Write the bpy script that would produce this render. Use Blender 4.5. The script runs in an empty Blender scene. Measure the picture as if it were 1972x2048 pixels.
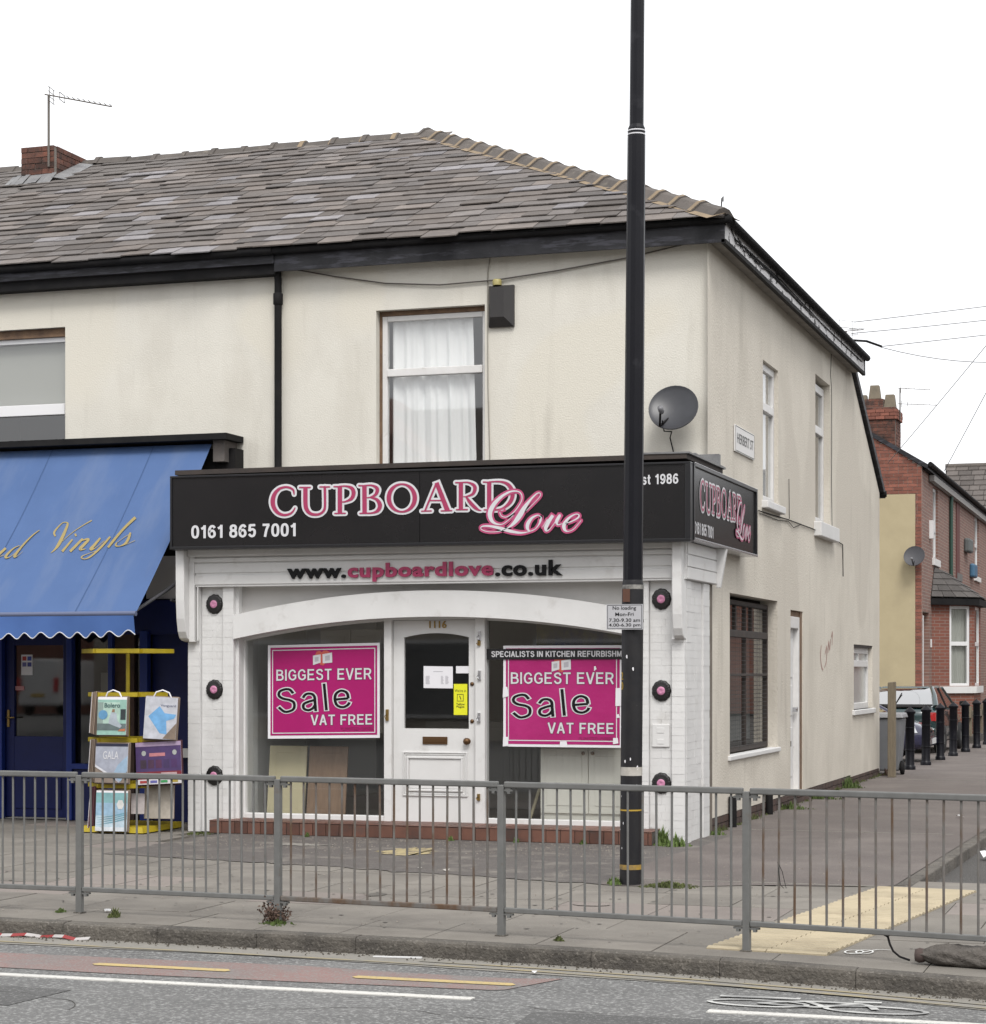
import bpy, bmesh, math, random
from mathutils import Vector, Matrix
from mathutils import Euler as mathutils_euler
R = math.radians
random.seed(7)
SC = bpy.context.scene
COL = SC.collection

# ---------------------------------------------------------------- camera
cam_d = bpy.data.cameras.new('camera')
cam = bpy.data.objects.new('camera', cam_d); COL.objects.link(cam)
cam_d.sensor_fit = 'HORIZONTAL'; cam_d.sensor_width = 36.0
cam_d.lens = 75.83; cam_d.shift_y = 0.1628
cam_d.clip_start = 0.5; cam_d.clip_end = 2000
cam.location = (4.753, -21.798, 1.72)
cam.rotation_euler = (R(90), 0, R(18.265))
SC.camera = cam

# ---------------------------------------------------------------- sky and sun (overcast)
W = bpy.data.worlds.new('World'); SC.world = W; W.use_nodes = True
nt = W.node_tree; nt.nodes.clear()
sky = nt.nodes.new('ShaderNodeTexSky'); sky.sky_type = 'NISHITA'; sky.sun_disc = False
sky.sun_elevation = R(52); sky.sun_rotation = R(152); sky.air_density = 1.0; sky.dust_density = 5.0
hs = nt.nodes.new('ShaderNodeHueSaturation'); hs.inputs['Saturation'].default_value = 0.15
mx = nt.nodes.new('ShaderNodeMix'); mx.data_type = 'RGBA'; mx.inputs[0].default_value = 0.8
mx.inputs[7].default_value = (9.0, 9.1, 9.3, 1)
bg = nt.nodes.new('ShaderNodeBackground'); bg.inputs[1].default_value = 0.105
ow = nt.nodes.new('ShaderNodeOutputWorld')
nt.links.new(sky.outputs[0], hs.inputs['Color']); nt.links.new(hs.outputs[0], mx.inputs[6])
nt.links.new(mx.outputs[2], bg.inputs[0]); nt.links.new(bg.outputs[0], ow.inputs[0])
sun_d = bpy.data.lights.new('sun', 'SUN'); sun_d.energy = 1.5; sun_d.angle = R(22); sun_d.color = (1.0, 0.97, 0.93)
sun = bpy.data.objects.new('sun', sun_d); COL.objects.link(sun)
sun.rotation_euler = (R(38), 0, R(28))     # high, from the street side
SC.view_settings.view_transform = 'Standard'; SC.view_settings.look = 'None'
SC.view_settings.exposure = 0.66; SC.view_settings.gamma = 1.0

# ---------------------------------------------------------------- materials
MATS = {}
def N(t, kind, **kw):
    n = t.nodes.new(kind)
    for k, v in kw.items(): setattr(n, k, v)
    return n
def mat(name, c1, c2=None, scale=4.0, rough=0.8, bump=0.0, bscale=60.0, metal=0.0, spec=0.5,
        dirt=None, dscale=2.0, dlo=0.5, dhi=0.7, stretch=None, speck=None, sscale=200, slo=.62, shi=.72,
        objrand=0.0, coords='pos', detail=5.0, coat=0.0, dstretch=None, trans=0.0, bdist=0.01, ocol=False, patch=None, pscale=.5, streak=None):
    if name in MATS: return MATS[name]
    m = bpy.data.materials.new(name); m.use_nodes = True
    t = m.node_tree; b = t.nodes['Principled BSDF']; L = t.links.new
    b.inputs['Roughness'].default_value = rough; b.inputs['Metallic'].default_value = metal
    b.inputs['Specular IOR Level'].default_value = spec
    if coat: b.inputs['Coat Weight'].default_value = coat; b.inputs['Coat Roughness'].default_value = .08
    if coords == 'pos': co = N(t, 'ShaderNodeNewGeometry').outputs['Position']
    else: co = N(t, 'ShaderNodeTexCoord').outputs['Object']
    def noise(sc, st=None, det=detail):
        v = co
        if st:
            mp = N(t, 'ShaderNodeMapping'); mp.inputs['Scale'].default_value = st; L(co, mp.inputs[0]); v = mp.outputs[0]
        n = N(t, 'ShaderNodeTexNoise'); n.inputs['Scale'].default_value = sc; n.inputs['Detail'].default_value = det
        n.inputs['Roughness'].default_value = .6; L(v, n.inputs['Vector']); return n.outputs['Fac']
    def ramp(f, lo, hi):
        r = N(t, 'ShaderNodeMapRange'); r.inputs[1].default_value = lo; r.inputs[2].default_value = hi; L(f, r.inputs[0]); return r.outputs[0]
    def mix(f, a, bb, mode='MIX'):
        x = N(t, 'ShaderNodeMix', data_type='RGBA', blend_type=mode)
        if isinstance(f, (int, float)): x.inputs[0].default_value = f
        else: L(f, x.inputs[0])
        for i, q in ((6, a), (7, bb)):
            if isinstance(q, tuple): x.inputs[i].default_value = (*q[:3], 1)
            else: L(q, x.inputs[i])
        return x.outputs[2]
    col = tuple(c1)
    if c2: col = mix(ramp(noise(scale, stretch), .3, .7), col, tuple(c2))
    if dirt: col = mix(ramp(noise(dscale, dstretch, 6), dlo, dhi), col, tuple(dirt))
    if patch: col = mix(ramp(noise(pscale, None, 1.5), .545, .575), col, tuple(patch))
    if streak: col = mix(ramp(noise(1.0, streak[1:], 4), .58, 1.0), col, tuple(streak[0]))
    if speck: col = mix(ramp(noise(sscale, None, 2), slo, shi), col, tuple(speck))
    if ocol:
        oi = N(t, 'ShaderNodeObjectInfo'); col = mix(1.0, col, oi.outputs['Color'], 'MULTIPLY')
    if objrand:
        oi = N(t, 'ShaderNodeObjectInfo'); r = N(t, 'ShaderNodeMapRange')
        r.inputs[3].default_value = 1 - objrand; r.inputs[4].default_value = 1 + objrand; L(oi.outputs['Random'], r.inputs[0])
        h = N(t, 'ShaderNodeHueSaturation')
        L(r.outputs[0], h.inputs['Value'])
        if isinstance(col, tuple): h.inputs['Color'].default_value = (*col[:3], 1)
        else: L(col, h.inputs['Color'])
        col = h.outputs[0]
    if isinstance(col, tuple): b.inputs['Base Color'].default_value = (*col[:3], 1)
    else: L(col, b.inputs['Base Color'])
    if bump:
        bp = N(t, 'ShaderNodeBump'); bp.inputs['Strength'].default_value = bump; bp.inputs['Distance'].default_value = bdist
        L(noise(bscale, None, 3), bp.inputs['Height']); L(bp.outputs[0], b.inputs['Normal'])
    MATS[name] = m; return m
def glass(name, tint=(1, 1, 1), refl=1.0, rough=0.02, haze=None, hazef=0.0):
    m = bpy.data.materials.new(name); m.use_nodes = True; t = m.node_tree; t.nodes.clear(); L = t.links.new
    o = N(t, 'ShaderNodeOutputMaterial'); tr = N(t, 'ShaderNodeBsdfTransparent'); tr.inputs[0].default_value = (*tint, 1)
    g = N(t, 'ShaderNodeBsdfGlossy'); g.inputs['Roughness'].default_value = rough
    f = N(t, 'ShaderNodeLayerWeight'); f.inputs[0].default_value = .5
    pw = N(t, 'ShaderNodeMath', operation='POWER'); pw.inputs[1].default_value = 4.5; L(f.outputs['Facing'], pw.inputs[0])
    mm = N(t, 'ShaderNodeMath', operation='MULTIPLY_ADD'); mm.inputs[1].default_value = .9; mm.inputs[2].default_value = .125 * refl; L(pw.outputs[0], mm.inputs[0])
    mm.use_clamp = True
    base = tr.outputs[0]
    if haze:
        d = N(t, 'ShaderNodeBsdfDiffuse'); d.inputs[0].default_value = (*haze, 1)
        mh = N(t, 'ShaderNodeMixShader'); mh.inputs[0].default_value = hazef; L(base, mh.inputs[1]); L(d.outputs[0], mh.inputs[2]); base = mh.outputs[0]
    x = N(t, 'ShaderNodeMixShader'); L(mm.outputs[0], x.inputs[0]); L(base, x.inputs[1]); L(g.outputs[0], x.inputs[2]); L(x.outputs[0], o.inputs[0])
    return m

render_c = mat('cream_render', (.655, .632, .57), (.605, .582, .522), scale=1.3, rough=.92, spec=.2, bump=.38, bscale=60, bdist=.012,
               dirt=(.5, .47, .41), dscale=1.0, dlo=.5, dhi=.92, dstretch=(1.3, 1.3, .5), speck=(.58, .55, .48), sscale=80, slo=.58, shi=.76, patch=(.63, .60, .525), pscale=.42, streak=((.4, .375, .325), 3.1, 3.1, .4))
render_s = mat('cream_render_side', (.64, .598, .525), (.58, .54, .472), scale=1.2, rough=.92, spec=.2, bump=.5, bscale=38, bdist=.018,
               dirt=(.47, .435, .375), dscale=.9, dlo=.46, dhi=.9, dstretch=(1.1, 1.1, .6), speck=(.5, .46, .4), sscale=45, slo=.55, shi=.8, patch=(.55, .51, .445), pscale=.33, streak=((.33, .3, .255), 2.6, 2.6, .38))
white_p = mat('white_paint', (.655, .65, .642), (.61, .605, .596), scale=3, rough=.55, spec=.3, dirt=(.46, .44, .42), dscale=5, dlo=.6, dhi=.9, bump=.12, bscale=90)
white_b = mat('white_painted_brick', (.665, .66, .652), (.61, .605, .596), scale=5, rough=.6, spec=.3, dirt=(.46, .445, .42), dscale=3, dlo=.6, dhi=.88, bump=.3, bscale=120, objrand=.02)
white_f = mat('white_frame', (.68, .67, .66), (.6, .59, .575), scale=6, rough=.45, dirt=(.4, .37, .33), dscale=9, dlo=.62, dhi=.8)
black_f = mat('black_fascia', (.014, .014, .016), (.03, .03, .034), scale=3, rough=.55, spec=.22, dirt=(.05, .05, .06), dscale=3.5, dlo=.52, dhi=.62, dstretch=(.7, .7, 5), bump=.2, bscale=40)
black_d = mat('black_plain', (.010, .010, .011), (.018, .017, .017), scale=4, rough=.7, spec=.12)
flake = mat('flaking_white', (.66, .65, .66), (.55, .54, .54), scale=4, rough=.7, dirt=(.035, .033, .033), dscale=5.5, dlo=.56, dhi=.6, dstretch=(1, .8, 1.6), bump=.3, bscale=40)
slate_m = mat('slate', (.265, .243, .231), (.2, .182, .172), scale=4, rough=.75, spec=.3, bump=.35, bscale=45, ocol=True, dirt=(.31, .285, .26), dscale=9, dlo=.56, dhi=.74)
deck_m = mat('roof_deck', (.03, .028, .027), rough=.95)
ridge_m = mat('ridge_tile', (.1, .086, .076), (.068, .06, .054), scale=6, rough=.85, bump=.35, bscale=60, objrand=.18, dirt=(.17, .15, .12), dscale=8, dlo=.6, dhi=.75)
mortar_m = mat('mortar', (.26, .195, .125), (.2, .155, .105), scale=9, rough=.95, bump=.6, bscale=70)
mortar_g = mat('mortar_grey', (.2, .18, .16), (.14, .125, .11), scale=9, rough=.95, bump=.6, bscale=70)
brick_m = mat('old_brick', (.17, .065, .042), (.085, .04, .03), scale=9, rough=.9, bump=.5, bscale=80, objrand=.35, dirt=(.035, .027, .024), dscale=5, dlo=.44, dhi=.7)
brick_h = mat('house_brick', (.24, .09, .06), (.17, .065, .048), scale=7, rough=.9, bump=.4, bscale=80, objrand=.25)
brick_p = mat('plinth_brick', (.075, .042, .032), (.045, .03, .025), scale=6, rough=.9, bump=.4, objrand=.25)
sign_b = mat('sign_black', (.010, .010, .011), (.014, .013, .014), scale=2, rough=.2, spec=.45)
sign_f = mat('sign_frame', (.012, .012, .014), rough=.28, spec=.5)
alu_m = mat('bright_trim', (.6, .6, .62), rough=.25, metal=.9)
pink_l = mat('sign_pink', (.34, .034, .1), rough=.35)
pink_s = mat('sign_rose', (.44, .07, .17), rough=.35)
white_l = mat('sign_white', (.6, .6, .62), rough=.35)
black_l = mat('letter_black', (.009, .009, .010), rough=.5, spec=.15)
poster_m = mat('poster_magenta', (.37, .012, .135), (.34, .012, .125), scale=3, rough=.18, bump=.05, bscale=6)
posterc = mat('poster_magenta_creased', (.4, .026, .16), (.35, .014, .128), scale=3, rough=.22, bump=.35, bscale=5, bdist=.03)
paper_m = mat('paper', (.72, .71, .74), rough=.6)
grey_pr = mat('faint_print', (.4, .39, .42), rough=.6)
yel_st = mat('yellow_sticker', (.72, .72, .02), rough=.45)
timber_b = mat('brown_timber', (.046, .034, .028), (.028, .022, .02), scale=6, rough=.75, bump=.3, bscale=40)
timber_g = mat('weathered_timber', (.2, .165, .115), (.13, .108, .078), scale=8, stretch=(5, 5, .5), rough=.9, bump=.5, bscale=50)
jamb_m = mat('bare_jamb', (.2, .125, .075), (.11, .07, .048), scale=9, rough=.9, bump=.7, bscale=30)
tile_m = mat('quarry_tile', (.135, .06, .04), (.09, .042, .031), scale=6, rough=.5, bump=.15, objrand=.28, dirt=(.07, .05, .042), dscale=6, dlo=.55, dhi=.75)
lead_m = mat('lead', (.13, .13, .135), (.22, .22, .22), scale=6, rough=.6, bump=.4, bscale=20)
galv = mat('galvanised', (.165, .166, .162), (.13, .131, .127), scale=10, rough=.65, spec=.3, metal=.1, dirt=(.13, .105, .08), dscale=6, dlo=.66, dhi=.82)
rust = mat('rusted_galv', (.16, .153, .145), (.13, .123, .115), scale=10, rough=.8, spec=.25, dirt=(.105, .066, .042), dscale=3.2, dlo=.46, dhi=.66, dstretch=(2, 2, 1.1))
pole_m = mat('pole_black', (.006, .006, .009), (.009, .009, .012), scale=3, spec=.2, rough=.38, dirt=(.03, .03, .035), dscale=4, dlo=.6, dhi=.8)
pole_w = mat('pole_black_worn', (.011, .011, .014), (.02, .019, .02), scale=6, rough=.45, spec=.3, dirt=(.4, .39, .37), dscale=7, dlo=.68, dhi=.7, bump=.15)
asphalt = mat('asphalt', (.16, .159, .156), (.125, .124, .122), scale=1.5, rough=.9, spec=.3, dirt=(.105, .104, .102), dscale=1.0, dlo=.5, dhi=.75, dstretch=(.18, 1.9, 1), speck=(.31, .31, .3), sscale=42, slo=.5, shi=.7, bump=.9, bscale=55, bdist=.02)
asph_d = mat('asphalt_side', (.068, .064, .06), (.05, .047, .044), scale=1.2, rough=.92, speck=(.2, .19, .18), sscale=80, slo=.56, shi=.7, bump=.7, bscale=80)
channel = mat('road_channel', (.235, .22, .195), (.19, .18, .16), scale=3, rough=.9, speck=(.13, .12, .11), sscale=60, slo=.6, shi=.7, bump=.35, bscale=90)
tarmac = mat('forecourt_tarmac', (.105, .094, .086), (.072, .064, .06), scale=2.2, rough=.93, speck=(.2, .185, .17), sscale=70, slo=.6, shi=.72, bump=.8, bscale=65, dirt=(.19, .172, .15), dscale=2.2, dlo=.5, dhi=.7)
tarm_s = mat('pavement_tarmac', (.122, .103, .094), (.094, .08, .073), scale=1.1, rough=.93, speck=(.21, .18, .165), sscale=80, slo=.6, shi=.72, bump=.4, bscale=80, dirt=(.15, .13, .117), dscale=.8, dlo=.48, dhi=.7)
flag_m = mat('concrete_flag', (.205, .189, .166), (.155, .142, .125), scale=2.0, rough=.92, spec=.3, objrand=.08, bump=.25, bscale=90, dirt=(.115, .105, .094), dscale=1.3, dlo=.5, dhi=.82, speck=(.3, .28, .25), sscale=90, slo=.66, shi=.75)
flagpink = mat('pink_flag', (.215, .185, .165), (.175, .153, .138), scale=2.0, rough=.92, objrand=.08, bump=.25, bscale=90, dirt=(.13, .11, .1), dscale=1.5, dlo=.55, dhi=.8)
joint_m = mat('paving_joint', (.085, .078, .068), (.11, .1, .086), scale=6, rough=.95)
kerb_m = mat('kerb_concrete', (.125, .112, .096), (.085, .077, .066), scale=3, rough=.93, objrand=.13, bump=.9, bscale=34, bdist=.02, dirt=(.05, .045, .04), dscale=2.6, dlo=.45, dhi=.7, speck=(.17, .155, .135), sscale=45, slo=.56, shi=.72)
tact_m = mat('tactile_buff', (.4, .338, .232), (.35, .298, .205), scale=3, rough=.9, objrand=.07, bump=.25, bscale=80, dirt=(.25, .205, .14), dscale=2.5, dlo=.5, dhi=.75)
red_m = mat('red_surfacing', (.225, .135, .122), (.18, .128, .118), scale=2, rough=.92, dirt=(.155, .145, .14), dscale=2.2, dlo=.48, dhi=.68, speck=(.2, .19, .18), sscale=70, slo=.5, shi=.62, bump=.5, bscale=75)
wline = mat('white_marking', (.56, .55, .515), (.5, .49, .465), scale=3, rough=.8, speck=(.3, .3, .29), sscale=45, slo=.58, shi=.7, dirt=(.3, .3, .28), dscale=4, dlo=.6, dhi=.75)
wfade = mat('white_marking_worn', (.46, .46, .44), (.52, .52, .5), scale=3, rough=.85, dirt=(.23, .23, .225), dscale=5, dlo=.42, dhi=.58, dstretch=(.6, 2.5, 1))
yline = mat('yellow_marking', (.46, .345, .145), (.4, .31, .14), scale=3, rough=.85, speck=(.26, .22, .15), sscale=45, slo=.56, shi=.7)
yfade = mat('yellow_marking_worn', (.3, .25, .145), (.245, .215, .15), scale=5, rough=.9, dirt=(.2, .19, .165), dscale=4, dlo=.42, dhi=.6)
awn_m = mat('awning_blue', (.076, .13, .27), (.066, .114, .24), scale=1.2, rough=.85, spec=.2, bump=.12, bscale=140, dirt=(.115, .16, .27), dscale=1.2, dlo=.48, dhi=.8, dstretch=(2.2, .5, .5), streak=((.06, .095, .2), 3.0, .5, .5))
val_m = mat('awning_valance', (.06, .135, .36), (.05, .115, .32), scale=3, rough=.7)
gold_m = mat('gold_print', (.3, .225, .07), (.26, .21, .09), scale=14, rough=.6)
blue_p = mat('blue_gloss', (.007, .013, .085), (.005, .01, .065), scale=3, rough=.4, spec=.3)
blue_l = mat('blue_frame', (.013, .03, .17), rough=.4, spec=.3)
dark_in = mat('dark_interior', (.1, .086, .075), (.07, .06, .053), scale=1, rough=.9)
int_w = mat('interior_wall', (.2, .185, .165), rough=.9)
int_f = mat('interior_floor', (.25, .21, .18), rough=.8)
cab_w = mat('cabinet_white', (.76, .73, .67), rough=.4)
cab_c = mat('cupboard_cream', (.55, .48, .31), (.5, .44, .29), scale=4, rough=.45)
cab_o = mat('cupboard_oak', (.25, .155, .1), (.19, .115, .072), scale=5, stretch=(6, 6, .6), rough=.5)
brass = mat('brass', (.3, .2, .07), rough=.4, metal=.9)
bronze = mat('bronze', (.12, .065, .03), rough=.45, metal=.7)
rack_y = mat('rack_yellow', (.43, .33, .012), (.33, .25, .01), scale=9, rough=.5)
carpet1 = mat('carpet_taupe', (.22, .17, .135), rough=.95, bump=.5, bscale=200, objrand=.3)
carpet2 = mat('carpet_plum', (.085, .03, .04), rough=.95, bump=.5, bscale=200, objrand=.25)
dish_m = mat('dish_grey', (.034, .035, .041), (.027, .028, .033), scale=8, rough=.38)
curt = mat('net_curtain', (.86, .86, .87), rough=.95)
net_d = mat('grey_blind', (.36, .36, .335), rough=.9)
weed_g = mat('weed_green', (.1, .145, .035), (.07, .11, .025), scale=9, rough=.8, objrand=.2)
weed_d = mat('weed_dead', (.07, .042, .035), (.1, .065, .045), scale=9, rough=.9)
moss_m = mat('moss', (.09, .105, .03), (.065, .08, .028), scale=9, rough=.95)
bag_m = mat('sandbag', (.12, .108, .096), (.07, .062, .055), scale=9, rough=.95, bump=.8, bscale=25, bdist=.03)
litter_m = mat('litter_white', (.65, .65, .65), rough=.6)
g_clear = glass('shop_glass', (.86, .88, .87))
g_house = glass('house_glass', (.9, .91, .9), refl=1.2)
g_dark = glass('door_glass', (.75, .76, .75), refl=.9)
g_car = glass('car_glass', (.25, .3, .29), refl=5.0)
g_frost = glass('frosted', (.85, .88, .88), rough=.2, haze=(.62, .66, .66), hazef=.75)

# ---------------------------------------------------------------- geometry helpers
def PF(y0): return lambda u, z, d: (u, y0 + d, z)        # wall facing -Y (street)
def PS(x0): return lambda u, z, d: (x0 - d, u, z)        # wall facing +X (side street)
class MB:
    def __init__(s): s.v = []; s.f = []; s.sm = []
    def add(s, vs, fs, smooth=False):
        o = len(s.v); s.v += [tuple(q) for q in vs]; s.f += [tuple(i + o for i in q) for q in fs]; s.sm += [smooth] * len(fs); return s
    def quad(s, a, b, c, d): return s.add([a, b, c, d], [(0, 1, 2, 3)])
    def poly(s, pts): return s.add(pts, [tuple(range(len(pts)))])
    def box(s, x0, x1, y0, y1, z0, z1):
        return s.add([(x0, y0, z0), (x1, y0, z0), (x1, y1, z0), (x0, y1, z0), (x0, y0, z1), (x1, y0, z1), (x1, y1, z1), (x0, y1, z1)],
                     [(0, 3, 2, 1), (4, 5, 6, 7), (0, 1, 5, 4), (1, 2, 6, 5), (2, 3, 7, 6), (3, 0, 4, 7)])
    def boxP(s, P, u0, u1, z0, z1, d0, d1):
        a, b = P(u0, z0, d0), P(u1, z1, d1)
        return s.box(min(a[0], b[0]), max(a[0], b[0]), min(a[1], b[1]), max(a[1], b[1]), min(a[2], b[2]), max(a[2], b[2]))
    def hexa(s, p):   # 8 points: bottom 4, top 4
        return s.add(p, [(0, 3, 2, 1), (4, 5, 6, 7), (0, 1, 5, 4), (1, 2, 6, 5), (2, 3, 7, 6), (3, 0, 4, 7)])
    def prism(s, pts, off):   # polygon pts (3D) extruded by vector off
        n = len(pts); q = [tuple(a[i] + off[i] for i in range(3)) for a in pts]
        return s.add(list(pts) + q, [tuple(range(n - 1, -1, -1)), tuple(range(n, 2 * n))] + [(i, (i + 1) % n, n + (i + 1) % n, n + i) for i in range(n)])
    def tube(s, pts, r, n=8, cap=True, smooth=True):
        pts = [Vector(p) for p in pts]; rr = r if isinstance(r, (list, tuple)) else [r] * len(pts); vs = []; fs = []
        for i, p in enumerate(pts):
            d = (pts[min(i + 1, len(pts) - 1)] - pts[max(i - 1, 0)]).normalized()
            a = Vector((0, 0, 1)) if abs(d.z) < .9 else Vector((1, 0, 0)); u = d.cross(a).normalized(); w = d.cross(u).normalized()
            for k in range(n):
                t = 2 * math.pi * k / n; vs.append(p + (u * math.cos(t) + w * math.sin(t)) * rr[i])
        for i in range(len(pts) - 1):
            for k in range(n): fs.append((i * n + k, i * n + (k + 1) % n, (i + 1) * n + (k + 1) % n, (i + 1) * n + k))
        s.add(vs, fs, smooth)
        if cap: s.add(vs[:n], [tuple(range(n))]); s.add(vs[-n:], [tuple(range(n))])
        return s
    def lathe(s, prof, c=(0, 0, 0), n=16, axis='z', smooth=True):  # prof [(r,h)]
        vs = []; fs = []
        for r, h in prof:
            for k in range(n):
                t = 2 * math.pi * k / n; a, b = r * math.cos(t), r * math.sin(t)
                p = (a, b, h) if axis == 'z' else ((a, h, b) if axis == 'y' else (h, a, b))
                vs.append(tuple(p[i] + c[i] for i in range(3)))
        for i in range(len(prof) - 1):
            for k in range(n): fs.append((i * n + k, i * n + (k + 1) % n, (i + 1) * n + (k + 1) % n, (i + 1) * n + k))
        return s.add(vs, fs, smooth)
    def wallgrid(s, P, u0, u1, z0, z1, holes, reveal):
        us = sorted({u0, u1, *[h[0] for h in holes], *[h[1] for h in holes]}); zs = sorted({z0, z1, *[h[2] for h in holes], *[h[3] for h in holes]})
        us = [u for u in us if u0 <= u <= u1]; zs = [z for z in zs if z0 <= z <= z1]
        for i in range(len(us) - 1):
            for j in range(len(zs) - 1):
                cu, cz = (us[i] + us[i + 1]) / 2, (zs[j] + zs[j + 1]) / 2
                if any(h[0] < cu < h[1] and h[2] < cz < h[3] for h in holes): continue
                s.quad(P(us[i], zs[j], 0), P(us[i + 1], zs[j], 0), P(us[i + 1], zs[j + 1], 0), P(us[i], zs[j + 1], 0))
        for a, b, c, d in holes:
            c2 = max(c, z0); d2 = min(d, z1)
            s.quad(P(a, c2, 0), P(a, d2, 0), P(a, d2, reveal), P(a, c2, reveal)); s.quad(P(b, c2, 0), P(b, d2, 0), P(b, d2, reveal), P(b, c2, reveal))
            s.quad(P(a, d2, 0), P(b, d2, 0), P(b, d2, reveal), P(a, d2, reveal)); s.quad(P(a, c2, 0), P(b, c2, 0), P(b, c2, reveal), P(a, c2, reveal))
        return s
    def mesh(s, name):
        me = bpy.data.meshes.new(name); me.from_pydata(s.v, [], s.f); me.polygons.foreach_set('use_smooth', s.sm); me.update()
        return me
    def build(s, name, m, parent=None, bevel=0, recalc=True):
        me = s.mesh(name)
        if recalc:
            bm = bmesh.new(); bm.from_mesh(me); bmesh.ops.recalc_face_normals(bm, faces=bm.faces); bm.to_mesh(me); bm.free()
        return place(name, me, m, parent, bevel)
def rootmat(o): return Matrix.Translation(o.location) @ o.rotation_euler.to_matrix().to_4x4()
def worldmat(o):
    m = rootmat(o)
    if o.parent: m = worldmat(o.parent) @ o.matrix_parent_inverse @ m
    return m
def attach(o, parent):
    o.parent = parent
    o.matrix_parent_inverse = worldmat(parent).inverted()
def place(name, me, m, parent=None, bevel=0):
    if m and not me.materials: me.materials.append(m)
    o = bpy.data.objects.new(name, me); COL.objects.link(o)
    if parent: attach(o, parent)
    if bevel:
        b = o.modifiers.new('bevel', 'BEVEL'); b.width = bevel; b.segments = 2; b.limit_method = 'ANGLE'; b.angle_limit = R(50)
    return o
def tag(o, label, cat, group=None):
    o['label'] = label; o['category'] = cat
    if group: o['group'] = group
    return o
def struct(o): o['kind'] = 'structure'; return o
def stuff(o): o['kind'] = 'stuff'; return o
def thing(name, label, cat, loc=(0, 0, 0), group=None):
    o = bpy.data.objects.new(name, None); o.empty_display_size = .2; COL.objects.link(o); o.location = loc
    return tag(o, label, cat, group)
def copy_tree(o, parent=None):
    c = o.copy(); COL.objects.link(c)
    if parent: c.parent = parent
    for ch in list(o.children): copy_tree(ch, c)
    return c

# --- lettering
def frameF(y): return lambda x, z, d: (x, y - d, z)       # print on a face towards the street
def frameS(x): return lambda u, z, d: (x + d, u, z)       # print on a face towards the side street
def text_mesh(body, bold=0.0, ext=0.0, spacing=1.0):
    c = bpy.data.curves.new('t', 'FONT'); c.body = body; c.size = 1; c.offset = bold; c.extrude = ext; c.space_character = spacing
    c.resolution_u = 4
    o = bpy.data.objects.new('t', c); COL.objects.link(o)
    dg = bpy.context.evaluated_depsgraph_get(); me = bpy.data.meshes.new_from_object(o.evaluated_get(dg))
    bpy.data.objects.remove(o); bpy.data.curves.remove(c); me.materials.clear(); return me
def fit_text(body, F, x0, x1, z0, z1, m, name, parent, bold=.02, ext=0.0, d=.003, rise=0.0, depth=None, spacing=1.0, outline=None, fan=0.0):
    """text fitted into the box x0..x1, z0..z1 of the plane F; outline=(material, width) lays a fatter copy underneath"""
    me = text_mesh(body, bold, ext, spacing)
    xs = [v.co.x for v in me.vertices]; ys = [v.co.y for v in me.vertices]; a, b, c, e = min(xs), max(xs), min(ys), max(ys)
    jobs = [(me, m, d, name)]
    if outline: jobs.append((text_mesh(body, bold + outline[1], ext, spacing), outline[0], d - .0015, name + '_outline'))
    for q, mm, dd0, nm in jobs:
        for v in q.vertices:
            u = (v.co.x - a) / (b - a); w = (v.co.y - c) / (e - c)
            dd = dd0 + ((v.co.z / ext * .5 + .5) * depth if ext else 0)
            v.co = F(x0 + u * (x1 - x0) - fan * w * (z1 - z0), z0 + w * (z1 - z0) + rise * u, dd)
        r = place(nm, q, mm, parent)
        if not ext and len(body.split()) > 1: r = split_words(r, nm, parent, len(body.split()))
        if q is me: main = r
    return main
def mesh_islands(me):
    bm = bmesh.new(); bm.from_mesh(me); bm.verts.ensure_lookup_table(); seen = set(); out = []
    for v in bm.verts:
        if v.index in seen: continue
        st = [v]; g = []; seen.add(v.index)
        while st:
            q = st.pop(); g.append(q.index)
            for e in q.link_edges:
                w = e.other_vert(q)
                if w.index not in seen: seen.add(w.index); st.append(w)
        out.append(g)
    bm.free(); return out
def split_words(o, name, parent, n):
    me = o.data; isl = mesh_islands(me); ax = 0 if max(v.co.x for v in me.vertices) - min(v.co.x for v in me.vertices) > .02 else 1
    iv = sorted((min(me.vertices[i].co[ax] for i in g), max(me.vertices[i].co[ax] for i in g), g) for g in isl); gaps = []; hi = iv[0][1]
    for k in range(1, len(iv)): gaps.append((iv[k][0] - hi, k)); hi = max(hi, iv[k][1])
    cuts = sorted(k for _, k in sorted(gaps)[::-1][:n - 1]); m = me.materials[0]; first = None
    for a, b in zip([0] + cuts, cuts + [len(iv)]):
        ids = {i: j for j, i in enumerate([i for q in iv[a:b] for i in q[2]])}
        nm = bpy.data.meshes.new(name); nm.from_pydata([tuple(me.vertices[i].co) for i in ids], [], [tuple(ids[i] for i in p.vertices) for p in me.polygons if p.vertices[0] in ids]); nm.update()
        r = place(name, nm, m, parent); first = first or r
    bpy.data.objects.remove(o); return first
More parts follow.
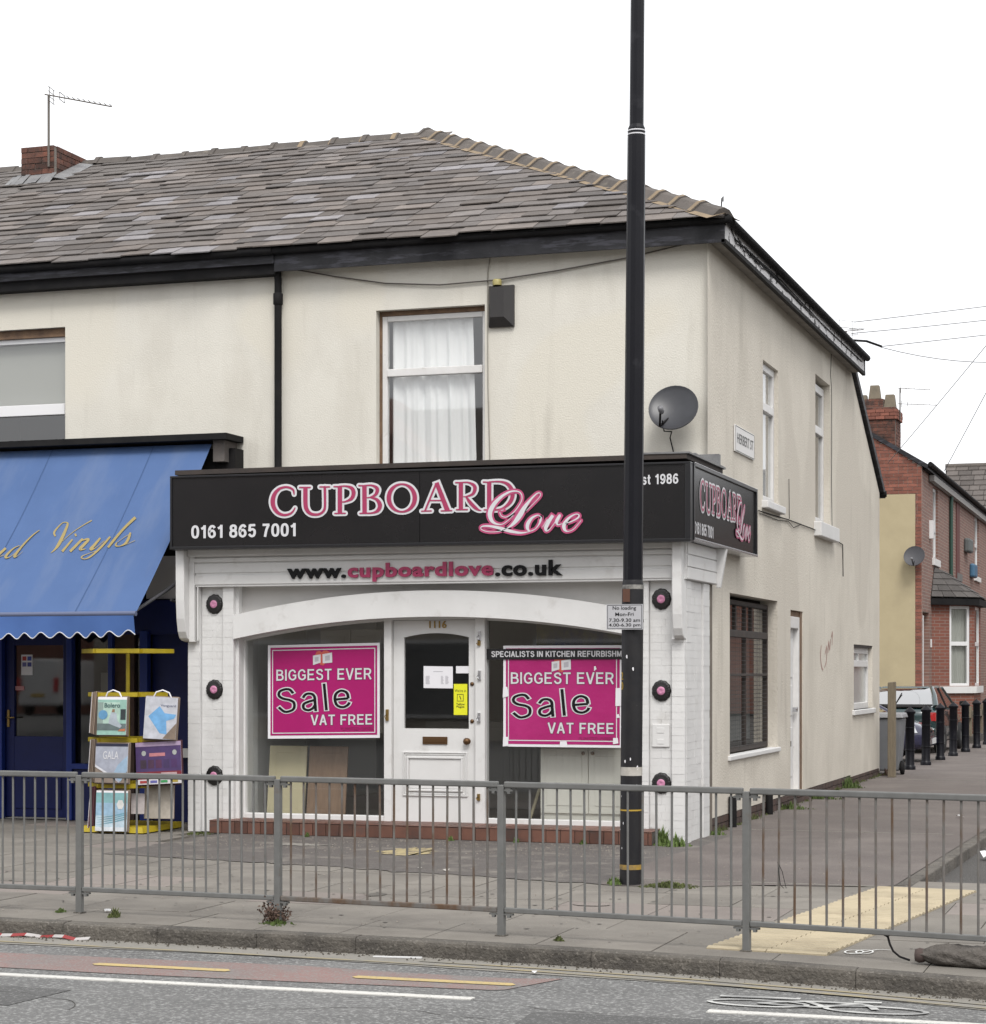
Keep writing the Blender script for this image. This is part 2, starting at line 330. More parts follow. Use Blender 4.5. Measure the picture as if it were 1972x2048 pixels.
def islands(o, name, parent):
    bm = bmesh.new(); bm.from_mesh(o.data); bmesh.ops.remove_doubles(bm, verts=bm.verts, dist=1e-5); bm.verts.index_update(); seen = set(); groups = []
    bm.verts.ensure_lookup_table()
    for v in bm.verts:
        if v.index in seen: continue
        st = [v]; g = []; seen.add(v.index)
        while st:
            q = st.pop(); g.append(q)
            for e in q.link_edges:
                w = e.other_vert(q)
                if w.index not in seen: seen.add(w.index); st.append(w)
        groups.append(g)
    m = o.data.materials[0]
    for g in groups:
        ids = {v.index: i for i, v in enumerate(g)}
        fs = [tuple(ids[v.index] for v in f.verts) for f in bm.faces if f.verts[0].index in ids]
        me = bpy.data.meshes.new(name); me.from_pydata([tuple(v.co) for v in g], [], fs); me.update(); place(name, me, m, parent)
    bm.free(); bpy.data.objects.remove(o)
def crspline(pts, n=5, closed=False):
    out = []; k = len(pts)
    if k == 2: return pts
    rng = k if closed else k - 1
    for i in range(rng):
        p = [pts[(i + j) % k] if closed else pts[min(max(i + j, 0), k - 1)] for j in (-1, 0, 1, 2)]
        for s in range(n):
            t = s / n
            out.append(tuple(.5 * (2 * p[1][q] + (p[2][q] - p[0][q]) * t + (2 * p[0][q] - 5 * p[1][q] + 4 * p[2][q] - p[3][q]) * t * t + (3 * p[1][q] - p[0][q] - 3 * p[2][q] + p[3][q]) * t ** 3) for q in range(3)))
    if not closed: out.append(pts[-1])
    return out
def ribbons(strokes, M, F, grow, d, m, name, parent, step=.0004, caps=True):
    """strokes: lists of (x, y, width); M maps art units to plane units; F maps plane to space"""
    mb = MB()
    for k, st in enumerate(strokes):
        closed = st[0] == 'closed'; pts = st[1:] if closed else st
        pts = crspline(list(pts), 5, closed); n = len(pts); dd = d + k * step; l = []; r = []
        for i, (x, y, w) in enumerate(pts):
            a = pts[(i - 1) % n] if closed else pts[max(i - 1, 0)]; b = pts[(i + 1) % n] if closed else pts[min(i + 1, n - 1)]
            tx, ty = b[0] - a[0], b[1] - a[1]; q = math.hypot(tx, ty) or 1; h = max(w, 1) / 2 + grow
            l.append((x - ty / q * h, y + tx / q * h)); r.append((x + ty / q * h, y - tx / q * h))
        f3 = lambda p: F(*M(*p), dd)
        vs = [f3(p) for p in l] + [f3(p) for p in r]
        fs = [(i, i + 1, n + i + 1, n + i) for i in range(n - 1)]
        if closed: fs.append((n - 1, 0, n, 2 * n - 1))
        mb.add(vs, fs)
        if not closed:
            for e, sgn in ((0, -1), (n - 1, 1)):
                x, y, w = pts[e]; h = max(w, 1) / 2 + (grow if grow else 0); a = pts[1] if e == 0 else pts[-2]
                if h < 3: continue
                if w > 26 or not caps:
                    if caps and grow:
                        q = math.hypot(x - a[0], y - a[1]) or 1; dx, dy = (x - a[0]) / q * grow, (y - a[1]) / q * grow; L0, R0 = (l[e], r[e])
                        mb.quad(f3(L0), f3(R0), f3((R0[0] + dx, R0[1] + dy)), f3((L0[0] + dx, L0[1] + dy)))
                    elif grow:
                        q = math.hypot(x - a[0], y - a[1]) or 1; dx, dy = (x - a[0]) / q * grow, (y - a[1]) / q * grow; L0, R0 = (l[e], r[e])
                        mb.quad(f3(L0), f3(R0), f3((R0[0] + dx, R0[1] + dy)), f3((L0[0] + dx, L0[1] + dy)))
                    continue
                ang = math.atan2(y - a[1], x - a[0])
                mb.poly([f3((x + h * math.cos(ang + t), y + h * math.sin(ang + t))) for t in [R(-90 + 180 * i / 8) for i in range(9)]])
    return mb.build(name, m, parent, recalc=False)
def ell(cx, cy, rx, ry, wx, wy, n=12):
    return ['closed'] + [(cx + rx * math.cos(2 * math.pi * i / n), cy + ry * math.sin(2 * math.pi * i / n), wy + (wx - wy) * abs(math.cos(2 * math.pi * i / n)) ** 1.5) for i in range(n)]

# plain sans capitals, digits and a few small letters drawn as strokes (cap height 100)
def _e(cx, cy, rx, ry): return ['closed'] + [(cx + rx * abs(math.cos(a)) ** .8 * (1 if math.cos(a) > 0 else -1), cy + ry * abs(math.sin(a)) ** .8 * (1 if math.sin(a) > 0 else -1)) for a in [i * math.pi / 8 + .01 for i in range(16)]]
_c = [(60, 70), (50, 87), (34, 92), (15, 79), (8, 50), (15, 21), (34, 8), (50, 13), (61, 31)]
_p = [[(9, 0), (9, 100)], [(6, 92), (24, 92), (40, 91), (54, 82), (55, 62), (44, 48), (28, 46), (6, 46)]]
_6 = [(48, 77), (38, 91), (24, 90), (12, 74), (8, 46), (12, 18), (28, 8), (44, 17), (48, 34), (40, 53), (26, 57), (11, 44)]
GL = {'0': (56, [_e(28, 50, 20, 42)]), '1': (44, [[(30, 0), (30, 100)], [(6, 72), (24, 84), (31, 98)]]), '5': (56, [[(12, 92), (52, 92)], [(15, 97), (10, 46)], [(10, 49), (28, 61), (45, 53), (48, 33), (41, 13), (25, 8), (7, 24)]]),
      '6': (56, [_6]), '7': (56, [[(4, 92), (53, 92)], [(47, 90), (32, 56), (21, 0)]]), '8': (56, [_e(28, 74, 17, 18), _e(28, 30, 20, 22)]), '9': (56, [[(56 - x, 100 - y) for x, y in _6]]),
      'A': (66, [[(7, 0), (33, 100)], [(59, 0), (33, 100)], [(16, 33), (50, 33)]]), 'B': (64, [[(9, 0), (9, 100)], [(6, 92), (24, 92), (38, 91), (51, 83), (51, 64), (38, 54), (24, 53), (6, 53)], [(6, 53), (26, 53), (44, 51), (56, 39), (56, 19), (43, 9), (26, 8), (6, 8)]]),
      'C': (66, [_c]), 'E': (62, [[(9, 0), (9, 100)], [(6, 92), (58, 92)], [(6, 52), (53, 52)], [(6, 8), (60, 8)]]), 'F': (58, [[(9, 0), (9, 100)], [(6, 92), (56, 92)], [(6, 50), (49, 50)]]),
      'G': (70, [_c[:-2] + [(52, 13), (62, 24)], [(38, 46), (68, 46)], [(62, 18), (62, 52)]]), 'H': (66, [[(9, 0), (9, 100)], [(57, 0), (57, 100)], [(6, 53), (60, 53)]]), 'I': (18, [[(9, 0), (9, 100)]]),
      'K': (66, [[(9, 0), (9, 100)], [(9, 36), (57, 100)], [(27, 56), (61, 0)]]), 'L': (56, [[(9, 0), (9, 100)], [(6, 8), (55, 8)]]), 'M': (78, [[(9, 0), (9, 100)], [(69, 0), (69, 100)], [(12, 97), (39, 6)], [(66, 97), (39, 6)]]),
      'N': (66, [[(9, 0), (9, 100)], [(57, 0), (57, 100)], [(12, 97), (54, 3)]]), 'P': (60, _p), 'R': (66, _p + [[(36, 48), (60, 0)]]), 'S': (62, [[(54, 74), (45, 89), (30, 92), (14, 85), (11, 70), (22, 58), (42, 50), (54, 38), (52, 17), (38, 8), (22, 9), (7, 27)]]),
      'T': (62, [[(2, 92), (60, 92)], [(31, 0), (31, 94)]]), 'U': (66, [[(9, 100), (9, 66), (9, 32), (17, 13), (33, 7), (49, 13), (57, 32), (57, 66), (57, 100)]]), 'V': (64, [[(5, 100), (32, 0)], [(59, 100), (32, 0)]]),
      'a': (56, [[(9, 54), (20, 67), (36, 66), (44, 54), (44, 30), (44, 0)], [(44, 42), (26, 38), (10, 30), (9, 14), (22, 6), (36, 12), (44, 24)]]), 'l': (18, [[(9, 0), (9, 100)]]), 'e': (56, [[(8, 37), (48, 37)], [(48, 37), (45, 58), (29, 68), (13, 58), (8, 37), (13, 15), (29, 6), (44, 12), (50, 22)]]),
      's': (48, [[(41, 54), (34, 66), (22, 68), (10, 60), (11, 48), (22, 40), (36, 34), (42, 22), (36, 10), (22, 6), (6, 20)]]), 't': (34, [[(15, 94), (15, 60), (15, 26), (18, 11), (31, 7)], [(2, 66), (31, 66)]])}
def stroke_text(body, F, x0, x1, z0, z1, m, name, parent, t=17, outline=None, d=.004, rise=0.0, gap=11, fan=0.0):
    """fits a line of stroke letters into x0..x1, z0..z1; one object per word"""
    x = 0; words = []
    for w in body.split():
        st = []
        for c in w:
            wd, ss = GL[c]
            for s_ in ss:
                cl = s_[0] == 'closed'; st.append((['closed'] if cl else []) + [(x + px_, py_, t) for px_, py_ in (s_[1:] if cl else s_)])
            x += wd + gap
        words.append(st); x += 34
    Wt = x - gap - 34
    Mf = lambda u, v: (x0 + u / Wt * (x1 - x0) + fan * (v / 100) * (z1 - z0), z0 + v / 100 * (z1 - z0) + rise * u / Wt)
    for st in words:
        if outline: ribbons(st, Mf, F, outline[1], d - .0025, outline[0], name + '_outline', parent, .00005, caps=False)
        ribbons(st, Mf, F, 0, d, m, name, parent, .00005, caps=False)

# ================================================================ GROUND, ROADS, PAVEMENTS
KP = [(-60, -9.1), (-6, -9.12), (-3, -9.15), (-1.7, -9.19), (-.4, -9.25), (.6, -9.32), (1.55, -9.43), (2.6, -9.63), (3.7, -9.92), (6, -10.6), (12, -12), (60, -13)]
def ky(x):
    for (a, b), (c, d) in zip(KP, KP[1:]):
        if a <= x <= c: return b + (d - b) * (x - a) / (c - a)
    return KP[-1][1]
ZR = -.11
struct(MB().box(-300, 300, -300, 300, -.6, -.4).build('ground', joint_m))
def strip(name, m, xs, f0, f1, z, parent=None):
    mb = MB(); xs = list(xs)
    for a, b in zip(xs, xs[1:]): mb.quad((a, f0(a), z), (b, f0(b), z), (b, f1(b), z), (a, f1(a), z))
    return mb.build(name, m, parent)
xs_long = [-60, -30, -12, -6, -4, -3, -2, -1, 0, .6, 1.2, 1.8, 2.4, 3, 3.7, 4.5, 6, 9, 12, 30, 60]
road = struct(strip('road', asphalt, xs_long, lambda x: -60, ky, ZR))
strip('road_channel', channel, xs_long, lambda x: ky(x) - (.36 + .04 * math.sin(x * 1.7)), ky, ZR + .004, road)
strip('red_surfacing', red_m, [-12, -6, -3, -1.5, -.5, .3, 1.0], lambda x: -10.50 + .05 * math.sin(x), lambda x: -9.93 - .06 * math.sin(x * 2) , ZR + .004, road)
MB().poly([(1.0, -10.46, ZR + .004), (1.07, -10.42, ZR + .004), (1.27, -9.9, ZR + .004), (1.0, -9.98, ZR + .004)]).build('red_surfacing', red_m, road)
for x0, x1 in ((-3.45, -2.5), (-1.70, -.75), (.05, 1.08)):
    MB().poly([(x0, -10.245, ZR + .008), (x0 + .04, -10.285, ZR + .008), (x1 - .02, -10.285, ZR + .008), (x1, -10.245, ZR + .008), (x1 - .04, -10.19, ZR + .008), (x0 + .02, -10.19, ZR + .008)]).build('yellow_dash', yline, road)
for x0, x1 in ((-14, 1.0), (2.34, 14)):
    MB().box(x0, x1, -10.83, -10.745, ZR - .01, ZR + .006).build('white_line', wline, road)
strip('yellow_line', yfade, [-12, -6, -3, -1, 0, 1, 2, 3, 4, 6], lambda x: ky(x) - .33, lambda x: ky(x) - .285, ZR + .008, road)
strip('yellow_line', yfade, [.2, 1, 2, 3, 4, 6], lambda x: ky(x) - .205, lambda x: ky(x) - .165, ZR + .008, road)
# worn cycle symbol on the carriageway
def ground_ribbon(strokes, z, m, name, parent):
    st = [[v if isinstance(v, str) else tuple(1000 * q for q in v) for v in s] for s in strokes]
    return ribbons(st, lambda x, y: (x / 1000, y / 1000), lambda x, y, d: (x, y, z + d), 0, 0, m, name, parent)
def gell(cx, cy, rx, ry, w): return ['closed'] + [(cx + rx * math.cos(i * .5236), cy + ry * math.sin(i * .5236), w) for i in range(12)]
cyc = [gell(2.55, -10.46, .27, .11, .032), gell(3.2, -10.5, .27, .11, .032), [(2.55, -10.46, .045), (2.8, -10.32, .045), (3.1, -10.33, .045)], [(2.8, -10.33, .04), (2.9, -10.5, .04), (2.55, -10.46, .04)],
       [(2.9, -10.5, .04), (3.1, -10.33, .04), (3.2, -10.5, .045)], [(3.05, -10.27, .045), (3.2, -10.25, .04)], [(2.3, -10.28, .05), (2.75, -10.26, .04)]]
ground_ribbon(cyc, ZR + .008, wfade, 'cycle_symbol', road)

# pavement: base, flags, kerb
pav = struct(strip('pavement', joint_m, sorted(xs_long + [2.6, 2.6001]), lambda x: ky(x) + .1, lambda x: -.05 if x <= 2.6 else -4.97, -.02))
YB = [(-60, -3.9), (-5.6, -4.2), (-4.17, -4.43), (-2.4, -4.76), (-1.58, -5.03), (.46, -5.57), (.95, -5.54), (1.49, -5.2), (2.5, -5.03), (60, -5.0)]
def yb(x):
    for (a, b), (c, d) in zip(YB, YB[1:]):
        if a <= x <= c: return b + (d - b) * (x - a) / (c - a)
def tac_u(x, y):  # position across / along the tactile strip
    dx, dy = x - 1.955, y + 9.09; c, s = math.cos(R(7.4)), math.sin(R(7.4)); return dx * c - dy * s, dx * s + dy * c
rows = [(-9.9, -8.31), (-8.31, -7.52), (-7.52, -6.75), (-6.75, -5.97), (-5.97, -5.2), (-5.2, -4.42), (-4.42, -3.6), (-3.6, -2.8), (-2.8, -2.0), (-2.0, -1.2), (-1.2, -.4)]
for ri, (ya, ybk) in enumerate(rows):
    x = -9.5 + random.random() * .5
    while x < 5.2:
        w = random.choice((.62, .78, .92)) if ri != 3 else random.choice((.45, .62, .78)); x1 = x + w; xm = (x + x1) / 2
        lim = yb(xm) + (.3 if xm > -5.1 else 9)
        if xm > -5.1 and (ya > yb(xm)): x = x1; continue
        if xm > 2.7 and ya > -5.2: x = x1; continue
        u, v = tac_u(xm, (max(ya, ky(xm)) + ybk) / 2)
        g = .0042; y0 = (lambda q: ky(q) + .132) if ri == 0 else (lambda q: ya)
        if ri == 0 and y0(xm) > ybk - .1: x = x1; continue
        mb = MB(); zt = random.uniform(-.004, -.001); tl = random.uniform(-.002, .002)
        a = (x + g, y0(x + g) + g); b = (x1 - g, y0(x1 - g) + g); c = (x1 - g, ybk - g); d = (x + g, ybk - g)
        mb.hexa([(*a, -.05), (*b, -.05), (*c, -.05), (*d, -.05), (*a, zt), (*b, zt + tl), (*c, zt + tl), (*d, zt)])
        pk = (ri in (2, 3) and random.random() < .22) or (ri > 6 and random.random() < .1)
        mb.build('paving_slab', flagpink if pk else flag_m, pav); x = x1
kerb = struct(MB().box(-60, -9, -9.3, -9.0, -.3, -.12).build('kerb', kerb_m))
ks = [-6.1, -5.2, -4.3, -3.4, -2.53, -1.8, -1.05, -.33, .45, 1.3, 2.14, 2.98, 3.85, 4.7, 5.6]
for a, b in zip(ks, ks[1:]):
    g = .002; P0 = [(a + g, ky(a)), (b - g, ky(b))]; mb = MB(); t = random.uniform(-.004, .003); r = .028
    pr = [(0, -.2), (0, -r), (.006, -.010), (r, 0), (.125, 0), (.125, -.2)]
    va = [(a + g, ky(a) + p, q + t) for p, q in pr]; vb = [(b - g, ky(b) + p, q + t) for p, q in pr]; n = len(pr)
    mb.add(va + vb, [(i, (i + 1) % n, n + (i + 1) % n, n + i) for i in range(n)] + [tuple(range(n)), tuple(range(n, 2 * n))]); mb.build('kerb_stone', kerb_m, kerb)
# forecourt and side pavement tarmac
fc = [(-4.95, -1.2), (-4.95, -4.25), (-4.17, -4.43), (-2.4, -4.76), (-1.58, -5.03), (.3, -5.53), (.2, -3.2), (.28, -1.6), (.28, -.2), (-.4, -.2)]
def jag(pts, amp, n0, n1):
    out = []
    for i, (a, b) in enumerate(zip(pts, pts[1:] + pts[:1])):
        out.append(a)
        if n0 <= i < n1:
            k = max(2, int(math.hypot(b[0] - a[0], b[1] - a[1]) / .09)); out += [(a[0] + (b[0] - a[0]) * j / k + random.gauss(0, amp * .5), a[1] + (b[1] - a[1]) * j / k + random.gauss(0, amp)) for j in range(1, k)]
    return out
struct(MB().poly([(x, y, .003) for x, y in jag(fc, .035, 0, 5)]).build('forecourt', tarmac))
sp = [(.3, -5.53), (.46, -5.57), (.95, -5.54), (1.49, -5.2), (2.05, -5.08), (2.5, -5.0), (2.58, -4.86), (2.75, 1.6), (3.2, 20), (3.9, 60), (-40, 60), (-40, 13.4), (-.2, 13.4), (-.2, -.2), (.28, -.2), (.28, -1.6), (.2, -3.2)]
struct(MB().poly([(x, y, .003) for x, y in sp]).build('side_pavement', tarm_s))
for x0, x1, y0, y1 in ((.06, 2.5, .62, .645), (1.2, 2.6, 18.0, 18.05), (.1, 3, 11.9, 11.94), (.45, 2.5, -5.02, -4.995)):
    MB().box(x0, x1, y0, y1, -.01, .007).build('tarmac_seam', channel, [o for o in COL.objects if o.name == 'side_pavement'][0])
# side street
struct(MB().poly([(2.66, -4.92, -.1), (40, -4.92, -.1), (40, 120, -.1), (4.6, 120, -.1), (4.0, 60, -.1), (3.3, 20, -.1), (2.84, 1.6, -.1)]).build('side_road', asph_d))
skerb = struct(MB().box(2.9, 3.0, 14, 60, -.3, -.14).build('side_kerb', kerb_m))
for i in range(18):
    y0 = -4.86 + i * .9; y1 = y0 + .885; xa = 2.585 + (y0 + 4.86) * .0255; xb = 2.585 + (y1 + 4.86) * .0255
    MB().hexa([(xa, y0, -.25), (xa + .135, y0, -.25), (xb + .135, y1, -.25), (xb, y1, -.25), (xa, y0, .006), (xa + .125, y0, .004), (xb + .125, y1, .004), (xb, y1, .006)]).build('kerb_stone', kerb_m, skerb, bevel=.012)
MB().hexa([(2.72, -5.0, -.3), (9, -5.0, -.3), (9, -4.88, -.3), (2.72, -4.88, -.3), (2.72, -5.0, -.02), (9, -5.0, -.02), (9, -4.88, -.03), (2.72, -4.88, -.03)]).build('kerb_stone', kerb_m, skerb, bevel=.01)
# tactile paving, slabs with raised bars
tac = struct(MB().hexa([(1.955, -9.09, -.03), (2.7, -9.19, -.03), (3.27, -5.02, -.03), (2.48, -5.02, -.03), (1.955, -9.09, -.006), (2.7, -9.19, -.006), (3.27, -5.02, -.006), (2.48, -5.02, -.006)]).build('tactile_paving', tact_m))
mb = MB().box(.003, .385, .003, .405, -.02, .002)
for k in range(4): mb.add([(.003, .01 + k * .1, .0021), (.385, .01 + k * .1, .0021), (.385, .034 + k * .1, .011), (.003, .034 + k * .1, .011), (.385, .064 + k * .1, .011), (.003, .064 + k * .1, .011), (.385, .09 + k * .1, .0021), (.003, .09 + k * .1, .0021)],
                          [(0, 1, 2, 3), (3, 2, 4, 5), (5, 4, 6, 7), (0, 3, 5, 7), (1, 2, 4, 6)])
tme = mb.mesh('tactile_slab'); tme.materials.append(tact_m)
for j in range(10):
    for i in range(2):
        o = place('tactile_slab', tme, tact_m, tac); c, s = math.cos(R(-7.4)), math.sin(R(-7.4))
        o.location = (1.955 + i * .388 * c - j * .409 * s, -9.09 + i * .388 * s + j * .409 * c, random.uniform(.0035, .0055)); o.rotation_euler = (0, 0, R(-7.4))
# cracks, stains and gum
crk = mat('crack_dark', (.04, .037, .033), rough=.95)
def crack(x, y, a, L, z, parent, w=.007):
    pts = []
    for k in range(14):
        pts.append((x, y, w * random.uniform(.4, 1.2))); a += random.gauss(0, .35); x += math.cos(a) * L / 14; y += math.sin(a) * L / 14 * .7
    ground_ribbon([pts], z, crk, 'crack', parent)
for x, y, a, L in ((-2.6, -11.3, .2, 2.2), (.3, -10.95, .1, 1.8), (1.3, -11.4, 2.8, 1.6), (3.1, -10.2, .4, 1.2), (-1.2, -9.75, .05, 1.4)): crack(x, y, a, L, ZR + .003, road)
for x, y, a, L in ((-3.6, -7.9, .6, 1.0), (-.6, -7.1, .3, 1.2), (.9, -8.1, 1.2, .8), (1.4, -6.2, .2, .9), (-2.0, -6.2, .5, .9)): crack(x, y, a, L, .0015, pav, .005)
tar_p = mat('tar_patch', (.085, .084, .082), (.065, .064, .063), scale=2, rough=.9, speck=(.2, .2, .195), sscale=60, slo=.54, shi=.7, bump=.6, bscale=75)
MB().poly([(-2.75, -11.75, ZR + .003), (-1.35, -11.8, ZR + .003), (-1.3, -11.2, ZR + .003), (-2.7, -11.15, ZR + .003)]).build('road_patch', tar_p, road)
MB().poly([(1.5, -11.9, ZR + .003), (2.6, -11.9, ZR + .003), (2.7, -11.05, ZR + .003), (1.45, -11.1, ZR + .003)]).build('road_patch', tar_p, road)
gum = MB()
for _ in range(140):
    x, y, r = random.uniform(-5, 4), random.uniform(-9.1, -5.3), random.uniform(.008, .02); gum.poly([(x + r * math.cos(t), y + r * math.sin(t), .0012) for t in [i * .9 for i in range(7)]])
stuff(gum.build('gum_spots', mat('gum_dark', (.095, .088, .078), rough=.9), pav))
dirt_ = MB()
for _ in range(900):
    x = random.uniform(-4, 4.6); y = ky(x) - abs(random.gauss(0, .07)) - .004; s = random.uniform(.003, .012); a = random.random() * 6
    dirt_.add([(x - s * math.cos(a), y - s * math.sin(a), ZR + .006), (x + s * math.sin(a), y - s * math.cos(a), ZR + .006), (x + s * math.cos(a), y + s * math.sin(a), ZR + .006), (x, y, ZR + .006 + s)], [(0, 1, 3), (1, 2, 3), (2, 0, 3)])
stuff(dirt_.build('gutter_dirt', mat('gutter_debris', (.1, .085, .065), (.045, .04, .034), scale=30, rough=.95), road, recalc=False))
# a few patches on the paving
def blob(cx, cy, rx, ry, z, m, name, parent, n=22, jag=.35):
    pts = [(cx + rx * (1 + random.uniform(-jag, jag)) * math.cos(6.283 * i / n), cy + ry * (1 + random.uniform(-jag, jag)) * math.sin(6.283 * i / n), z) for i in range(n)]
    return MB().poly(pts).build(name, m, parent)
fco = bpy.data.objects['forecourt']
sand_m = mat('spilt_sand', (.4, .33, .17), (.3, .25, .14), scale=9, rough=.95, bump=.5, bscale=120, dirt=(.12, .1, .085), dscale=11, dlo=.5, dhi=.62)
blob(-2.25, -3.2, .26, .42, .007, sand_m, 'sand_patch', fco, 40)
blob(-3.55, -2.75, .3, .13, .007, channel, 'sand_patch', fco, 40)
blob(-1.15, -6.8, .075, .12, .002, joint_m, 'iron_cover', pav, 16, .03)
blob(.62, -6.95, .14, .1, .002, flagpink, 'repair_patch', pav, 12, .1)
gt = mat('marker_paint', (.6, .6, .58), rough=.8)
ground_ribbon([gell(2.86, -8.98, .055, .09, .012), gell(2.92, -8.96, .05, .09, .012), [(2.83, -9.06, .012), (2.9, -9.02, .012), (2.98, -8.84, .012), (3.06, -8.83, .01)]], .004, gt, 'chalk_scribble', pav)

# ================================================================ shared building bits
def window(parent, P, u0, u1, z0, z1, rec, fw, mull, trans, fm, gm, name='window', depth=.07, pane_in=.03, sill=None, tw=None):
    mb = MB(); tw = tw or fw
    mb.boxP(P, u0, u0 + fw, z0, z1, rec, rec + depth); mb.boxP(P, u1 - fw, u1, z0, z1, rec, rec + depth)
    mb.boxP(P, u0 + fw, u1 - fw, z1 - fw, z1, rec, rec + depth); mb.boxP(P, u0 + fw, u1 - fw, z0, z0 + fw, rec, rec + depth)
    for u, a, b, w in mull: mb.boxP(P, u - w / 2, u + w / 2, a, b, rec + .006, rec + depth - .006)
    for z, w in trans: mb.boxP(P, u0 + fw, u1 - fw, z - w / 2, z + w / 2, rec - .012, rec + depth - .004)
    o = mb.build(name, fm, parent, bevel=.006)
    zs = sorted([z0 + fw] + [z for z, w in trans] + [z1 - fw]); d = rec + pane_in
    for a, b in zip(zs, zs[1:]):
        us = sorted([u0 + fw] + [u for u, p, q, w in mull if p < (a + b) / 2 < q] + [u1 - fw])
        for c, e in zip(us, us[1:]):
            MB().quad(P(c, a, d), P(e, a, d), P(e, b, d), P(c, b, d)).build('pane', gm, o)
    if sill: MB().boxP(P, *sill).build('sill', white_p, o, bevel=.01)
    return o
def room(parent, P, u0, u1, z0, z1, d0, d1, m, name='room'):
    mb = MB()
    mb.quad(P(u0, z0, d1), P(u1, z0, d1), P(u1, z1, d1), P(u0, z1, d1)); mb.quad(P(u0, z0, d0), P(u1, z0, d0), P(u1, z0, d1), P(u0, z0, d1)); mb.quad(P(u0, z1, d0), P(u1, z1, d0), P(u1, z1, d1), P(u0, z1, d1))
    mb.quad(P(u0, z0, d0), P(u0, z1, d0), P(u0, z1, d1), P(u0, z0, d1)); mb.quad(P(u1, z0, d0), P(u1, z1, d0), P(u1, z1, d1), P(u1, z0, d1))
    return mb.build(name, m, parent)
def curtain(parent, P, u0, u1, z0, z1, d, m, amp=.025, n=60, name='curtain', flare=0.0):
    mb = MB(); vs = []; cols = n + 1
    ph = [random.uniform(0, 6.28) for _ in range(4)]
    for i in range(cols):
        t = i / n
        for j in range(5):
            s = j / 4; w = amp * (1 - .55 * s) * (math.sin(t * 47 + ph[0]) * .6 + math.sin(t * 26 + ph[1]) * .6 + math.sin(t * 83 + ph[2]) * .3 + .12 * math.sin(s * 5 + t * 30))
            u = u0 + (u1 + flare * (1 - s) - u0) * t; vs.append(P(u, z0 + (z1 - z0) * s, d + w))
    fs = [(i * 5 + j, (i + 1) * 5 + j, (i + 1) * 5 + j + 1, i * 5 + j + 1) for i in range(n) for j in range(4)]
    mb.add(vs, fs, True); return mb.build(name, m, parent, recalc=False)
PIT = math.atan2(9.07 - 6.52, 5.2); CP, SP = math.cos(PIT), math.sin(PIT); SL = math.hypot(5.2, 2.55)
def rp(x, s, n): return (x, -.28 + s * CP - n * SP, 6.52 + s * SP + n * CP)      # roof slope coordinates
unit = MB().box(0, 1, 0, 1, 0, .013).mesh('slate'); unit.materials.append(slate_m)
def slate_col():
    v = random.random(); k = random.gauss(.5, .06)
    if v > .91: k = random.uniform(.7, 1.0); return (k * .97, k * 1.0, k * 1.08, 1)
    if v > .8: k = random.uniform(.6, .75)
    if v < .12: k = random.uniform(.33, .4)
    j = random.uniform(-.03, .03); return (k * (1.02 + j), k * .98, k * (.955 - j), 1)
def slates(parent, xl, xr, clip):
    s = -.03; i = 0
    while s < SL - .1:
        x = xl(s) - random.uniform(0, .35); gauge = .25 * (1.06 - .12 * s / SL)
        while x < xr(s) + .02:
            w = random.choice((.28, .34, .38, .44)) * (1.1 - .14 * s / SL); x1 = x + w; ln = .36; jit = random.uniform(-.013, .013)
            if x1 < xl(s): x = x1; continue
            a0 = max(x, xl(s)) if not clip else x
            if random.random() < .05: jit -= random.uniform(.02, .07)
            lift = .018 + random.uniform(-.003, .016)
            if clip and (x1 > xr(s + ln) - .02):
                pts = [(x + .003, s + jit), (x1 - .003, s + jit), (x1 - .003, s + ln), (x + .003, s + ln)]; out = []
                g = lambda p: xr(p[1]) - p[0]
                for p, q in zip(pts, pts[1:] + pts[:1]):
                    if g(p) >= 0: out.append(p)
                    if g(p) * g(q) < 0: t = g(p) / (g(p) - g(q)); out.append((p[0] + (q[0] - p[0]) * t, p[1] + (q[1] - p[1]) * t))
                if len(out) >= 3 and max(p[0] for p in out) - min(p[0] for p in out) > .03:
                    q3 = [rp(p[0], p[1], lift * (1 - (p[1] - s) / ln) + .003) for p in out]
                    o = MB().prism(q3, (0, -.009 * SP, .009 * CP)).build('slate', slate_m, parent); o.color = slate_col()
            else:
                o = place('slate', unit, slate_m, parent); o.location = rp(a0 + .003, s + jit, lift)
                o.scale = (x1 - a0 - .006, ln, 1); o.rotation_euler = (PIT - math.atan(lift / ln) * .9, random.uniform(-.006, .006), random.gauss(0, .016)); o.color = slate_col()
            x = x1
        s += gauge
def ridge_tile_mesh(L):
    prof = [(-.17, -.085), (-.15, -.068), (-.07, .012), (0, .035), (.07, .012), (.15, -.068), (.17, -.085)]; mb = MB()
    for (x, sc) in ((0, 1.0), (L * .86, 1.0), (L * .865, 1.13), (L, 1.15)): mb.v += [(x, p * sc, q * sc + (sc - 1) * .1) for p, q in prof]
    n = len(prof)
    for k in range(3):
        for i in range(n - 1): mb.f.append((k * n + i, k * n + i + 1, (k + 1) * n + i + 1, (k + 1) * n + i)); mb.sm.append(False)
    for k in (0, 3): mb.f.append(tuple(k * n + i for i in range(n))); mb.sm.append(False)
    return mb.mesh('ridge_tile')

